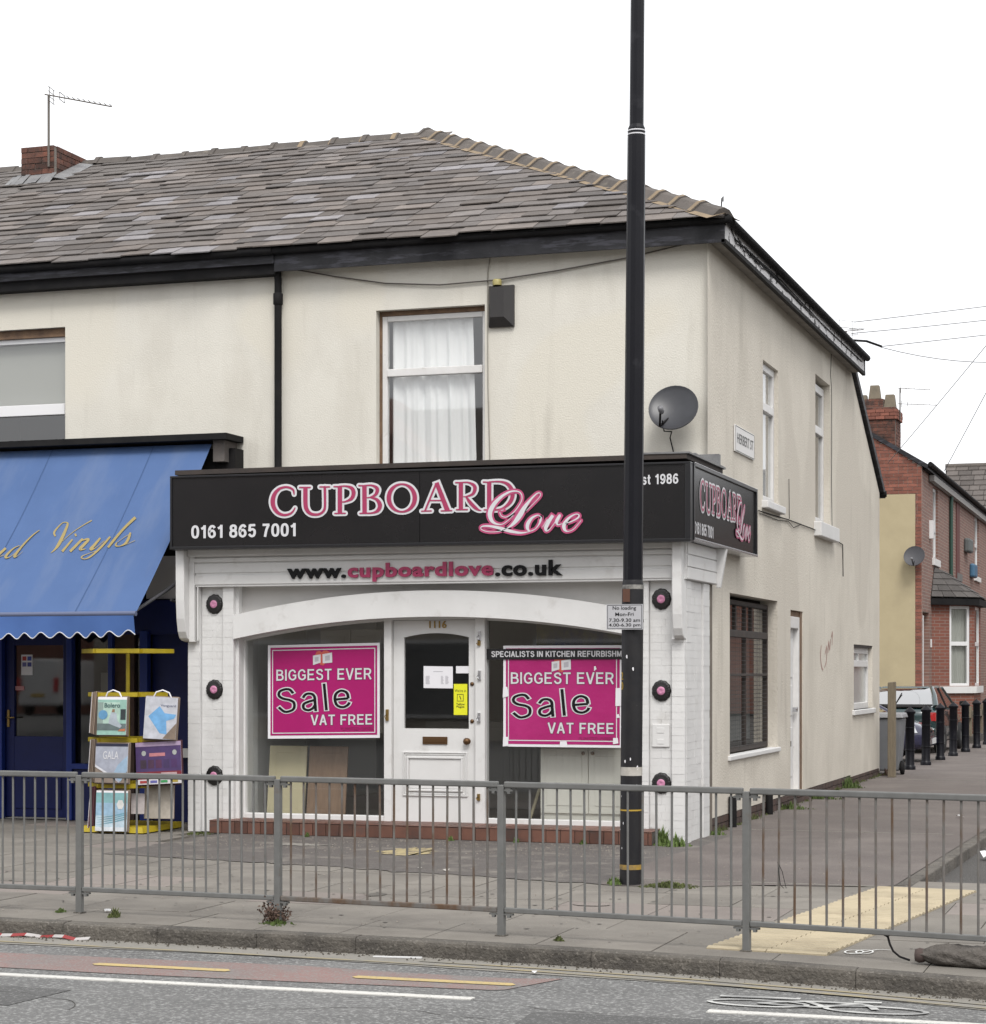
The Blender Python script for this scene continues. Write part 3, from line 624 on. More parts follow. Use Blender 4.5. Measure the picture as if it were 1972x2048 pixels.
# ================================================================ CORNER BUILDING
shop = thing('corner_building', 'cream rendered two storey corner building with hipped slate roof', 'building', (-2.5, 5, 0))
WF = PF(0); WS = PS(0)
MB().wallgrid(WF, -4.985, 0, 2.9, 6.36, [(-3.828, -2.536, 3.93, 5.795)], .12).build('front_wall', render_c, shop)
sh = [(2.974, 3.98, 3.79, 5.49), (6.78, 8.05, 3.80, 5.84), (1.03, 3.93, .775, 2.61), (4.85, 5.79, .14, 2.53), (10.35, 12.42, 1.14, 2.155)]
mb = MB().wallgrid(WS, -.12, 10.0, .155, 6.36, [sh[0], sh[1], sh[2], sh[3]], .22)
mb.wallgrid(WS, 10.0, 13.25, .095, 4.65, [sh[4]], .16); mb.poly([WS(10, 4.65, 0), WS(13.25, 4.65, 0), WS(13.25, 4.72, 0), WS(10, 6.36, 0)])
mb.quad((0, 13.25, 0), (-6, 13.25, 0), (-6, 13.25, 4.7), (0, 13.25, 4.7)); mb.quad((0, -.12, 0), (-.3, -.12, 0), (-.3, -.12, 3.6), (0, -.12, 3.6))
mb.build('side_wall', render_s, shop)
# brick plinth under the render
pl = MB().box(-.3, -.012, -.1, 13.24, -.05, .15).build('plinth', joint_m, shop)
bk = MB().box(0, .21, 0, 1, 0, .07).mesh('brick')
for c in range(2):
    y = -.1 - c * .11
    while y < 13.1:
        MB().box(-.1, .006 + random.uniform(0, .006), max(y, -.1), min(y + .218, 13.24), c * .075 + .006, c * .075 + .07 - (.02 if (c and y > 9) else 0)).build('brick', brick_p, pl); y += .23
bpy.data.meshes.remove(bk)
for y, h in ((.95, .34), (3.12, .28)): MB().tube([(.05, y, 0), (.05, y, h)], .045, 10).build('gully_pipe', black_d, shop)
# upstairs front window with net curtain
w = window(shop, WF, -3.79, -2.536, 3.93, 5.74, .1, .06, [], [(5.10, .085)], white_f, g_house, tw=.08)
MB().boxP(WF, -3.828, -3.79, 3.93, 5.795, .11, .16).boxP(WF, -3.79, -2.536, 5.74, 5.795, .09, .16).build('window_head', jamb_m, w)
curtain(w, WF, -3.70, -2.74, 3.95, 5.69, .205, curt, .03, 90, flare=.05)
room(shop, WF, -4.2, -2.3, 3.6, 5.9, .17, 2.2, mat('bedroom_wall', (.6, .58, .58), rough=.9))
# side windows
window(shop, WS, 2.974, 3.98, 3.79, 5.49, .05, .09, [], [(4.96, .1)], white_f, g_house, sill=(2.9, 4.09, 3.70, 3.79, -.08, .12))
bl = mat('white_reflection', (.72, .72, .73), rough=.8)
MB().quad(WS(3.0, 3.85, .13), WS(3.9, 3.85, .13), WS(3.9, 5.4, .13), WS(3.0, 5.4, .13)).build('blind_or_reflection', bl, shop)  # white sheet behind the panes, painted stand-in for the bright reflection in the glass
window(shop, WS, 6.78, 8.05, 3.80, 5.78, .09, .11, [], [(5.14, .11)], white_f, g_house, sill=(6.68, 8.3, 3.60, 3.80, -.1, .2))
room(shop, WS, 6.6, 8.2, 3.7, 5.9, .23, 1.6, int_w)
# big wired-glass window
bw = window(shop, WS, 1.03, 3.93, .80, 2.56, .12, .06, [(2.0, 2.2, 2.5, .05), (2.58, .85, 2.5, .04), (2.96, 2.2, 2.5, .05)], [(2.17, .08), (1.69, .03)], timber_b, g_clear, sill=(.93, 4.02, .735, .79, -.03, .1))
gr = MB()
for k in range(34): gr.boxP(WS, 1.1, 3.86, .86 + k * .05, .8635 + k * .05, .112, .115)
for k in range(11): gr.boxP(WS, 1.12 + k * .25, 1.1225 + k * .25, .84, 2.52, .109, .111)
gr.build('wire_grille', mat('grille_wire', (.045, .045, .046), rough=.7), bw)
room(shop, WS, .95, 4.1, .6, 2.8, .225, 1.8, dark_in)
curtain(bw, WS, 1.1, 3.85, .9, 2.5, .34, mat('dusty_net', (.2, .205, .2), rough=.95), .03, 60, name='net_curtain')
# side door
dr = MB().boxP(WS, 4.93, 5.56, .14, 2.3, .09, .13).build('side_door', white_p, shop, bevel=.004)
for z0, z1 in ((.35, 1.0), (1.15, 1.55), (1.65, 2.15)): MB().boxP(WS, 5.03, 5.46, z0, z1, .08, .095).build('panel', white_p, dr, bevel=.01)
MB().boxP(WS, 4.85, 4.93, .14, 2.45, .02, .16).boxP(WS, 5.56, 5.64, .14, 2.45, .02, .16).boxP(WS, 4.93, 5.56, 2.3, 2.45, .02, .16).build('door_frame', white_f, dr, bevel=.005)
MB().boxP(WS, 5.64, 5.79, .14, 2.53, .015, .2).boxP(WS, 4.85, 5.64, 2.45, 2.53, .03, .2).build('bare_jamb', jamb_m, dr)
MB().boxP(WS, 5.47, 5.5, 1.2, 1.26, .02, .09).boxP(WS, 5.38, 5.5, 1.22, 1.24, .02, .04).build('door_handle', alu_m, dr)
MB().boxP(WS, 5.05, 5.3, .75, .82, .07, .09).build('letter_slot', black_d, dr)
# small rear window
window(shop, WS, 10.35, 12.42, 1.14, 2.12, .07, .1, [(11.38, 1.86, 2.1, .09)], [(1.86, .1)], white_f, g_frost, sill=(10.2, 12.55, 1.06, 1.14, -.04, .1))
MB().boxP(WS, 10.35, 12.42, 2.12, 2.155, .01, .15).build('lintel_edge', timber_b, shop)
room(shop, WS, 10.2, 12.6, 1.0, 2.3, .165, 1.3, int_w)
# cables on the side wall
for k, pts in enumerate(([(2.638, 3.646), (3.56, 3.658), (4.605, 3.675), (6.456, 3.681), (8.359, 3.652), (9.146, 3.621), (9.19, 3.15)], [(8.08, 6.3), (8.014, 5.99), (8.1, 5.8), (8.12, 5.0), (8.1, 4.4), (8.15, 3.83)], [(4.659, 4.2), (4.692, 3.69)], [(5.5, 3.67), (5.0, 3.6), (4.6, 3.655), (3.9, 3.62), (2.7, 3.62)])):
    MB().tube([(.014, y, z) for y, z in pts], .007 if k == 0 else .0045, 6).build('cable', black_d, shop)
# red scrawl on the render
scr = mat('red_scrawl', (.38, .19, .17), (.45, .33, .28), scale=25, rough=.9)
ribbons([[(7276, 2100, 34), (7200, 1950, 40), (7300, 1800, 36), (7420, 1760, 24)], [(7600, 1980, 30), (7750, 2090, 38), (7720, 1900, 38), (7560, 1800, 24)], [(7850, 2000, 34), (7900, 2160, 38), (8000, 2050, 34), (8080, 2200, 34)], [(8150, 2230, 30), (8250, 2300, 34), (8220, 2120, 34)], [(7740, 1850, 10), (7760, 1700, 8)]], lambda x, y: (x / 1000, y / 1000), frameS(0), 0, .004, scr, 'scrawl', shop)
# eaves: fascia, gutter, soffit
MB().box(-4.99, .2, -.2, -.17, 6.27, 6.5).build('fascia_board', black_f, shop)
MB().box(-4.99, .17, -.17, 0, 6.33, 6.36).box(0, .17, 0, 10.1, 6.31, 6.34).build('soffit', mat('soffit_grey', (.3, .28, .25), (.2, .185, .165), scale=4, rough=.9), shop)
MB().tube([(-4.99, -.235, 6.5), (.24, -.235, 6.505), (.245, 10.1, 6.515)], .048, 10).build('gutter', black_d, shop)
MB().box(.17, .2, -.17, 10.08, 6.3, 6.5).build('fascia_board', flake, shop)
MB().box(.165, .215, -.2, 10.1, 6.255, 6.3).box(.165, .21, 10.08, 10.12, 6.255, 6.55).build('fascia_trim', black_d, shop)
cb = MB()
for k in range(5):
    y = .1 + k * .35; pts = [(.21, y, 6.46 - .02 * k), (.212, y + .3, 6.36), (.212, y + .8, 6.42), (.21, y + 1.5 + k * .6, 6.38)]
    cb.tube(pts, .006, 5)
cb.tube([(.21, .3, 6.4), (.212, 3, 6.44), (.212, 6, 6.40), (.21, 9.8, 6.42)], .007, 5); cb.build('loose_cable', black_d, shop)
MB().hexa([(-.3, 9.98, 6.40), (.06, 9.98, 6.40), (.06, 13.56, 4.66), (-.3, 13.56, 4.66), (-.3, 9.98, 6.52), (.06, 9.98, 6.52), (.06, 13.56, 4.78), (-.3, 13.56, 4.78)]).build('verge_board', black_f, shop)
MB().tube([(.09, 13.45, 4.72), (-3, 13.45, 4.72)], .05, 8).build('rear_gutter', black_d, shop)
MB().hexa([(-6, 9.98, 6.42), (-.3, 9.98, 6.42), (-.3, 13.5, 4.69), (-6, 13.5, 4.69), (-6, 9.98, 6.5), (-.3, 9.98, 6.5), (-.3, 13.5, 4.77), (-6, 13.5, 4.77)]).build('rear_roof', deck_m, shop)
# roof
A, B, C_, D, E_ = (-5, -.28, 6.51), (.22, -.28, 6.51), (-5, 4.92, 9.06), (.22, 10.12, 6.51), (-5, 10.12, 6.51)
roof = MB().add([A, B, C_, D, E_], [(0, 1, 2), (1, 3, 2), (3, 4, 2)]).build('roof', deck_m, shop)
hipx = lambda s: .22 - 5.22 * max(s, 0) / SL
slates(roof, lambda s: -4.995, hipx, True)
rt = ridge_tile_mesh(.43); rt.materials.append(ridge_m)
hv = Vector(C_) - Vector(B); hl = hv.length; nh = 18
for k in range(nh):
    o = place('hip_tile', rt, ridge_m, roof); t = (k + .02) / nh; p = Vector(B) + hv * t; o.location = p + Vector((0, 0, .07))
    o.rotation_euler = (random.uniform(-.02, .02), -math.asin(hv.z / hl), math.atan2(hv.y, hv.x)); o.scale = (hl / nh / .42, .92, .95)
# buff mortar bedding along the hip, and blobs at each joint
hm = MB(); up = Vector((0, 0, 1)); side = hv.cross(up).normalized()
for k in range(40):
    a, b = Vector(B) + hv * (k / 40), Vector(B) + hv * ((k + 1) / 40); wd = .2 + random.uniform(-.015, .03)
    for sg in (1, -1): hm.quad(a + up * .045, b + up * .045, b + side * sg * wd + up * -.028, a + side * sg * wd + up * -.028)
hm.build('hip_mortar', mortar_m, roof)
for k in range(1, nh):
    p = Vector(B) + hv * (k / nh) + Vector((0, 0, .07)); mb = MB(); pr = [(-.175, -.085), (-.075, .018), (0, .044), (.075, .018), (.175, -.085)]
    hn = hv.normalized(); hu = side.cross(hn).normalized(); hu = hu if hu.z > 0 else -hu; vs = []
    for dl in (-.03, .035): vs += [p + hn * dl + side * q * 1.03 + hu * (r_ * 1.0 + .008) for q, r_ in pr]
    mb.add(vs, [(i, i + 1, 6 + i, 5 + i) for i in range(4)] + [(0, 1, 2, 3, 4), (5, 6, 7, 8, 9)]); mb.build('joint_mortar', mortar_m, roof)
MB().tube([(.16, -.2, 6.55), (.18, -.24, 6.72), (.2, -.27, 6.73), (.2, -.27, 6.68)], .008, 6).build('hip_iron', lead_m, roof)

# ================================================================ NEIGHBOURING BUILDING (carpet shop)
nb = thing('carpet_shop', 'cream terraced building with slate roof, brick chimney and dark blue shopfront', 'building', (-8.5, 3, 0))
MB().wallgrid(WF, -14, -4.985, 2.9, 6.36, [(-9.4, -7.783, 4.1, 5.82)], .12).build('front_wall', render_c, nb)
w = window(nb, WF, -9.4, -7.783, 4.1, 5.72, .1, .06, [], [(4.86, .13)], mat('white_upvc', (.72, .72, .73), rough=.3), g_house)
MB().boxP(WF, -9.4, -7.783, 5.72, 5.82, .06, .16).build('window_head', jamb_m, w)
MB().quad(WF(-9.3, 4.9, .2), WF(-7.85, 4.9, .2), WF(-7.85, 5.66, .2), WF(-9.3, 5.66, .2)).build('blind_or_reflection', net_d, w)
room(nb, WF, -9.6, -7.6, 3.9, 5.9, .17, 2.0, dark_in)
MB().box(-14, -4.99, -.22, -.18, 6.36, 6.5).build('fascia_board', black_f, nb)
MB().box(-14, -4.99, -.17, 0, 6.25, 6.355).build('soffit', black_d, nb)  # coloured black for the shade below the eaves
MB().tube([(-14, -.25, 6.5), (-4.99, -.25, 6.5)], .05, 10).build('gutter', black_d, nb)
MB().tube([(-5.0, -.1, 6.3), (-5.0, -.07, 6.2), (-5.0, -.07, 3.95)], .042, 12).lathe([(.042, -.07), (.056, -.06), (.056, .06), (.042, .07)], (-5.0, -.07, 5.98), 12).lathe([(.042, 0), (.058, .02), (.058, .05), (.042, .06)], (-5.0, -.07, 3.99), 12).build('downpipe', black_d, nb)
roof2 = MB().quad((-14, -.28, 6.51), (-5, -.28, 6.51), (-5, 4.92, 9.06), (-14, 4.92, 9.06)).quad((-14, 10.1, 6.51), (-5, 10.1, 6.51), (-5, 4.92, 9.06), (-14, 4.92, 9.06)).build('roof', deck_m, nb)
slates(roof2, lambda s: -8.8 - .53 * s, lambda s: -5.0, False)
# the slates smallest in view, and those beyond the left of the picture, are one piece
rest = MB(); mine = sorted([o for o in COL.objects if o.parent == roof2 and o.name.startswith('slate')], key=lambda o: (o.location - cam.location).length)
def melt(loc, rot, sc):
    Mx = Matrix.Translation(loc) @ rot.to_matrix().to_4x4() @ Matrix.Diagonal((*sc, 1)); rest.add([Mx @ v.co for v in unit.vertices], [tuple(p.vertices) for p in unit.polygons])
for o in mine[298:]: melt(o.location, o.rotation_euler, o.scale); bpy.data.objects.remove(o)
s = -.03
while s < SL - .1:
    x = -14.0
    while x < -8.8 - .53 * s - .1:
        w = random.choice((.28, .34, .38, .44)); x1 = min(x + w, -8.8 - .53 * s); melt(Vector(rp(x + .003, s, .02)), mathutils_euler((PIT - .045, 0, random.gauss(0, .012))), (x1 - x - .006, .36, 1)); x = x1
    s += .25
ro = stuff(rest.build('slate_rows', slate_m, roof2)); ro.color = (.5, .49, .48, 1)
rt2 = ridge_tile_mesh(.47); rt2.materials.append(ridge_m)
for k in range(20):
    o = place('ridge_tile', rt2, ridge_m, roof2); o.location = (-5.0 - k * .46, 4.92, 9.10 + random.uniform(-.012, .012)); o.rotation_euler = (0, random.uniform(-.02, .02), math.pi)
rm = MB()
for k in range(30): rm.quad((-5 - k * .3, 4.92, 9.12), (-5.3 - k * .3, 4.92, 9.12), (-5.3 - k * .3, 4.70, 8.975 + random.uniform(-.01, .01)), (-5 - k * .3, 4.70, 8.975 + random.uniform(-.01, .01)))
rm.build('ridge_mortar', mortar_g, roof2)
for k in range(1, 5):
    x = -5 - k * .46; pr = [(-.19, -.085), (-.08, .024), (0, .05), (.08, .024), (.19, -.085)]; mb = MB(); vs = []
    for dl in (-.03, .035): vs += [(x + dl, 4.92 + q, 9.10 + r_) for q, r_ in pr]
    mb.add(vs, [(i, i + 1, 6 + i, 5 + i) for i in range(4)] + [(0, 1, 2, 3, 4), (5, 6, 7, 8, 9)]); mb.build('joint_mortar', mortar_m, roof2)
# chimney stack, brick by brick
def brick_stack(parent, x0, x1, y0, y1, z0, z1, m, mm, ch=.078, bl=.225, name='brick', faces='SE', jog=.006):
    """mortar core with bricks laid on its street face (S) and its side-street face (E)"""
    n = int(round((z1 - z0) / ch)); ch = (z1 - z0) / n
    for c in range(n):
        z = z0 + c * ch
        if 'S' in faces:
            x = x0 - (bl / 2 if c % 2 else 0)
            while x < x1 - .01:
                a, b = max(x, x0), min(x + bl, x1)
                if b - a > .03: MB().box(a + .005, b - .005, y0 - .008 - random.uniform(0, jog), y0 + .05, z + .005, z + ch - .005).build(name, m, parent)
                x += bl
        if 'E' in faces:
            y = y0 - (0 if c % 2 else bl / 2)
            while y < y1 - .01:
                a, b = max(y, y0 + .055), min(y + bl, y1)
                if b - a > .03: MB().box(x1 - .05, x1 + .008 + random.uniform(0, jog), a + .005, b - .005, z + .005, z + ch - .005).build(name, m, parent)
                y += bl
ch = MB().box(-10.83, -10.30, 4.08, 5.35, 8.4, 9.13).build('chimney', mortar_g, nb)
brick_stack(ch, -10.83, -10.30, 4.08, 5.35, 8.68, 9.16, brick_m, mortar_g, jog=.012)
mb = MB()
for k in range(10):
    x = -10.95 + k * .07; r1, r2 = random.uniform(-.01, .01), random.uniform(-.015, .02); mb.quad((x, 4.055, 8.76 + r1), (x + .07, 4.055, 8.76 + r1), (x + .07, 3.83, 8.575 + r2), (x, 3.83, 8.575 + r2))
mb.quad((-10.28, 3.95, 8.68), (-10.28, 4.75, 9.06), (-10.05, 4.75, 9.02), (-10.05, 3.95, 8.63)); mb.build('lead_flashing', lead_m, ch)

# blue shopfront below the awning
PB = PF(-.35)
bs = MB().boxP(PB, -14, -8.46, 0, 2.9, 0, .3).boxP(PB, -8.46, -5.46, 2.16, 2.55, .02, .3).boxP(PB, -7.5, -6.99, 0, .63, .0, .2).boxP(PB, -6.50, -5.46, 0, 2.16, .10, .3).build('blue_shopfront', blue_p, nb)
MB().boxP(PB, -14, -5.46, 2.55, 4.28, .12, .34).build('shaded_fascia', black_d, nb)  # black colour stands in for the shade under the awning
MB().boxP(PB, -6.95, -6.70, 0, 2.16, .03, .3).build('brick_pier', brick_p, nb)
for a, b in ((-7.555, -7.48), (-7.01, -6.95), (-6.60, -6.50), (-8.46, -8.41)): MB().boxP(PB, a, b, 0, 2.2, -.03, .06).build('blue_post', blue_l, nb, bevel=.006)
MB().boxP(PB, -7.48, -7.01, .60, .66, -.05, .12).build('window_sill', blue_l, nb)
MB().quad(PB(-7.48, .66, .08), PB(-7.01, .66, .08), PB(-7.01, 2.16, .08), PB(-7.48, 2.16, .08)).build('shop_pane', g_dark, nb)
MB().quad(PB(-6.70, .3, .08), PB(-6.60, .3, .08), PB(-6.60, 2.16, .08), PB(-6.70, 2.16, .08)).build('shop_pane', g_dark, nb)
bd = MB().boxP(PB, -8.40, -8.29, .02, 2.16, .05, .1).boxP(PB, -7.64, -7.555, .02, 2.16, .05, .1).boxP(PB, -8.29, -7.64, .02, .97, .05, .1).boxP(PB, -8.29, -7.64, 2.04, 2.16, .05, .1).build('blue_door', blue_p, nb, bevel=.005)
MB().boxP(PB, -8.27, -7.66, .12, .58, .035, .05).build('door_panel', blue_p, bd, bevel=.012)
MB().quad(PB(-8.29, .97, .08), PB(-7.64, .97, .08), PB(-7.64, 2.04, .08), PB(-8.29, 2.04, .08)).build('door_glass', g_dark, bd)
MB().boxP(PB, -8.375, -8.345, 1.08, 1.28, .03, .05).tube([PB(-8.36, 1.19, .03), PB(-8.36, 1.19, -.01), PB(-8.25, 1.19, -.015)], .01, 8).build('door_handle', brass, bd)
st = MB().quad(PB(-8.21, 1.69, .075), PB(-8.06, 1.69, .075), PB(-8.06, 1.93, .075), PB(-8.21, 1.93, .075)).build('door_sticker', paper_m, bd)
for i, (cc, a, b) in enumerate((((.4, .05, .05), 0, 1), ((.05, .08, .35), 1, 1), ((.12, .12, .3), 0, 0), ((.05, .06, .25), 1, 0))):
    MB().quad(PB(-8.195 + a * .068, 1.79 + b * .07, .072), PB(-8.14 + a * .068, 1.79 + b * .07, .072), PB(-8.14 + a * .068, 1.84 + b * .07, .072), PB(-8.195 + a * .068, 1.84 + b * .07, .072)).build('sticker_mark', mat('mk%d' % i, cc, rough=.5), st)
MB().quad(PB(-8.29, 1.51, .074), PB(-8.17, 1.51, .074), PB(-8.17, 1.56, .074), PB(-8.29, 1.56, .074)).build('push_label', mat('pinkish', (.42, .2, .2), rough=.6), bd)
room(nb, PB, -8.46, -6.5, 0, 2.3, .3, 2.6, dark_in)
MB().boxP(PB, -7.28, -7.03, 1.22, 1.72, .3, .32).build('price_card', mat('dull_card', (.3, .3, .28), rough=.8), nb)
MB().boxP(PB, -6.56, -6.16, 2.57, 3.06, .06, .12).build('white_panel', mat('grey_panel', (.42, .41, .42), rough=.6), nb)
MB().boxP(PB, -6.2, -5.47, .75, .85, -.05, .1).build('white_ledge', white_p, nb)
MB().boxP(PB, -5.68, -5.54, 4.12, 4.36, .0, .34).build('awning_bracket_box', mat('box_grey', (.09, .085, .08), (.14, .12, .11), scale=6, rough=.8), nb)
MB().boxP(PB, -14, -5.46, 4.36, 4.43, -.12, .34).build('awning_hood', black_d, nb)

# ================================================================ AWNING
aw = thing('awning', 'faded blue fabric awning with scalloped valance and gold script lettering', 'awning', (-8, -1.2, 2.3))
AL = math.hypot(1.8, 1.96); ca, sa = -1.8 / AL, -1.96 / AL
def FA(x, s, d): return (x, -.3 + s * ca - d * -sa * 1.0, 4.33 + s * sa + d * -ca)
awd = lambda x, s: (-.035 + .012 * math.sin(x * 5.1 + .6 * s) + .008 * math.sin(x * 11.3 - 1.7 * s)) * math.sin(math.pi * s / AL)
mb = MB(); nx, ns = 90, 16
for i in range(nx + 1):
    for j in range(ns + 1):
        x = -11.5 + (5.78) * i / nx; s = AL * j / ns; mb.v.append(FA(x, s, awd(x, s)))
for i in range(nx):
    for j in range(ns): mb.f.append((i * (ns + 1) + j, (i + 1) * (ns + 1) + j, (i + 1) * (ns + 1) + j + 1, i * (ns + 1) + j + 1)); mb.sm.append(True)
mb.build('canopy', awn_m, aw, recalc=False)
seam = mat('awning_seam', (.055, .095, .2), rough=.9, spec=.1)
for x in (-9.1, -7.78, -6.46): 
    sm = MB()
    for j in range(12):
        s0, s1 = AL * j / 12, AL * (j + 1) / 12; dd = lambda s: awd(x, s) + .004
        sm.quad(FA(x, s0, dd(s0)), FA(x + .012, s0, dd(s0)), FA(x + .012, s1, dd(s1)), FA(x, s1, dd(s1)))
    sm.build('seam', seam, aw)
MB().tube([(-11.5, -2.115, 2.345), (-5.72, -2.115, 2.345)], .028, 10).build('front_bar', mat('awning_bar', (.1, .12, .2), rough=.5), aw)
va = MB(); tr = MB(); K = 260; zb = lambda x: 2.125 + .032 * math.cos((x + 5.82 + .012 * math.sin(x * 7)) * 2 * math.pi / .205) + .012 * math.sin(x * 2) + .006 * math.sin(x * 5.3)
yv = lambda x, z: -2.135 - .028 * math.sin((x * 1.3)) * (2.33 - z) / .2 - .01 * math.sin(x * 9) * (2.33 - z) / .2
xa = lambda i: -11.5 + 5.76 * i / K
for i in range(K + 1):
    for j in range(4): z = 2.325 + (zb(xa(i)) - 2.325) * j / 3; va.v.append((xa(i), yv(xa(i), z), z))
for i in range(K):
    for j in range(3): va.f.append((i * 4 + j, (i + 1) * 4 + j, (i + 1) * 4 + j + 1, i * 4 + j + 1)); va.sm.append(True)
va.build('valance', val_m, aw, recalc=False)
tr.tube([(xa(i), yv(xa(i), zb(xa(i))), zb(xa(i))) for i in range(K + 1)], .006, 5); tr.build('valance_trim', white_l, aw)
MB().tube([(-5.8, -.3, 3.0), (-5.78, -1.3, 2.62), (-5.8, -2.1, 2.34)], .02, 8).tube([(-5.8, -.36, 2.5), (-5.75, -.8, 2.45), (-5.78, -1.2, 2.52)], .015, 8).build('folding_arm', mat('arm_grey', (.1, .1, .11), rough=.5), aw)
VM = lambda x, y: (-8.103 + .001011 * x + .000502 * y, .8645 + .00003 * x + .001291 * y)
FAp = lambda x, s, d: FA(x, s, awd(x, s) + d + .003)
vin = [[(690, 430, 22), (680, 390, 24), (730, 320, 16), (790, 265, 10), (840, 265, 16), (848, 295, 28), (800, 410, 38), (740, 530, 40), (690, 600, 22), (640, 645, 6)], [(780, 500, 6), (920, 385, 8), (1150, 235, 12)],
       [(905, 485, 22), (840, 560, 26), (780, 628, 32)], [(940, 428, 34), (962, 420, 34)], [(1030, 475, 26), (950, 560, 30), (880, 630, 32)], [(905, 600, 6), (1010, 500, 10), (1110, 465, 24), (1060, 530, 32), (1000, 600, 30), (1070, 590, 6)],
       [(1245, 450, 24), (1180, 530, 32), (1130, 592, 32), (1190, 570, 8), (1300, 480, 6)], [(1370, 440, 26), (1250, 570, 28), (1130, 680, 20), (1060, 715, 10), (1020, 700, 18), (1060, 665, 8), (1240, 590, 5)],
       [(1705, 205, 36), (1550, 350, 32), (1420, 490, 34), (1350, 572, 30)], [(1635, 410, 26), (1610, 480, 32), (1570, 540, 26), (1500, 570, 10), (1450, 558, 22), (1465, 520, 14)], [(1440, 540, 5), (1560, 460, 6), (1640, 415, 8)], [(1580, 550, 5), (1690, 500, 6)],
       [(495, 375, 10), (400, 445, 18), (280, 560, 28), (180, 688, 36), (220, 690, 8), (290, 640, 4)], [(235, 555, 10), (170, 580, 16), (100, 640, 28), (62, 695, 32), (110, 700, 10), (200, 640, 8)],
       [(60, 580, 30), (0, 640, 32), (-60, 700, 34)], [(-10, 690, 8), (40, 670, 6)], [(-150, 600, 26), (-210, 680, 32), (-160, 690, 8), (-60, 600, 8)], [(-300, 580, 14), (-380, 650, 28), (-370, 700, 24), (-280, 650, 8)], [(-250, 600, 26), (-310, 690, 28), (-240, 690, 8)]]
ribbons(vin, VM, FAp, 0, .004, gold_m, 'gold_script', aw)

# ================================================================ SHOPFRONT
sf = thing('shopfront', 'white painted shopfront with arched head, brick pilasters and tiled step', 'shopfront', (-2.7, -1.4, 0))
lp = MB().box(-5.444, -4.87, -1.385, -.9, 0, 2.66).box(-5.443, -5.304, -1.445, -1.38, 0, 2.65).box(-5.3, -5.03, -1.4015, -1.38, 0, 2.65).box(-5.027, -4.906, -1.445, -1.38, 0, 2.65).build('pilaster', white_b, sf)
rpil = MB().box(-.42, .035, -1.385, -.26, 0, 2.66).box(-.419, -.314, -1.445, -1.38, 0, 2.65).box(-.31, -.076, -1.4015, -1.38, 0, 2.65).box(-.071, .057, -1.445, -1.38, 0, 2.65).box(.03, .057, -1.38, -1.175, 0, 2.65).box(.03, .0365, -1.17, -.604, 0, 2.65).box(.03, .057, -.595, -.305, 0, 2.65).build('pilaster', white_b, sf)
NC = 34; CH = 2.645 / NC
for c in range(NC):
    z0 = c * CH + .0009; z1 = (c + 1) * CH - .0009; j = lambda: random.uniform(-.0012, .0022)
    for a, b, y in ((-5.445, -5.302, -1.45), (-5.298, -5.17 if c % 2 else -5.12, -1.405), (-5.166 if c % 2 else -5.116, -5.032, -1.405), (-5.028, -4.9, -1.45)):
        MB().box(a, b - .004, y + j(), -1.384, z0, z1).build('brick', white_b, lp)
    for a, b, y in ((-.42, -.312, -1.45), (-.308, -.19 if c % 2 else -.15, -1.405), (-.186 if c % 2 else -.146, -.076, -1.405), (-.072, .062, -1.45)):
        MB().box(a, b - .003, y + j(), -1.384, z0, z1).build('brick', white_b, rpil)
    for a, b, x in ((-1.383, -1.17, .062), (-1.166, -.93 if c % 2 else -.82, .040), (-.926 if c % 2 else -.816, -.60, .040), (-.596, -.30, .062)):
        MB().box(.03, x + j(), a, b - .004, z0, z1).build('brick', white_b, rpil)
MB().box(-.2, .046, -.298, -.1, 0, 2.66).build('timber_strip', mat('drab_timber', (.17, .145, .118), (.12, .102, .083), scale=6, rough=.9), sf)
MB().box(-5.455, -5.41, -1.38, 0, 0, 3.83).box(-.04, .03, -.9, -.02, 2.5, 3.83).box(-5.41, -.04, -1.2, -1.15, 2.62, 3.83).build('cheek_wall', white_p, sf)
# fascia board with mouldings, returned along the side
fb = MB().box(-5.33, .045, -1.50, -1.28, 2.645, 3.04).box(.045, .082, -1.5, -.05, 2.655, 3.03).build('fascia_board', white_p, sf)
MB().box(-5.40, .02, -1.555, -1.5, 2.965, 3.045).box(-5.335, .02, -1.525, -1.5, 2.905, 2.95).box(-5.335, .02, -1.512, -1.5, 2.665, 2.768).box(-5.335, .02, -1.512, -1.5, 2.79, 2.893).build('fascia_moulding', white_p, fb, bevel=.006)
MB().box(.082, .094, -1.45, -.1, 2.66, 2.775).box(.082, .094, -1.45, -.1, 2.785, 2.9).box(.082, .094, -1.45, -.1, 2.91, 3.03).build('return_boards', white_p, fb, bevel=.004)
for q in ((-5.40, -5.335, -1.52, -1.44, 2.05, 2.97), (-5.315, -5.30, -1.5, -1.46, 2.06, 2.66), (-.06, -.03, -1.52, -1.44, 2.05, 2.97)): MB().box(*q).build('bracket_lining', white_p, sf, bevel=.005)
brk = [(-1.40, 3.035), (-1.64, 3.035), (-1.635, 2.5), (-1.62, 2.3), (-1.59, 2.16), (-1.55, 2.09), (-1.5, 2.065), (-1.40, 2.05)]
MB().prism([(-5.50, y, z) for y, z in brk], (.10, 0, 0)).build('bracket', white_p, sf, bevel=.006)
MB().prism([(-.03, y * .92 - .12, z) for y, z in brk], (.095, 0, 0)).build('bracket', white_p, sf, bevel=.006)
MB().prism([(.09, -.1, 2.62), (.13, -.1, 2.62), (.2, -.1, 3.03), (.09, -.1, 3.03)], (0, .07, 0)).build('bracket', white_p, sf, bevel=.004)
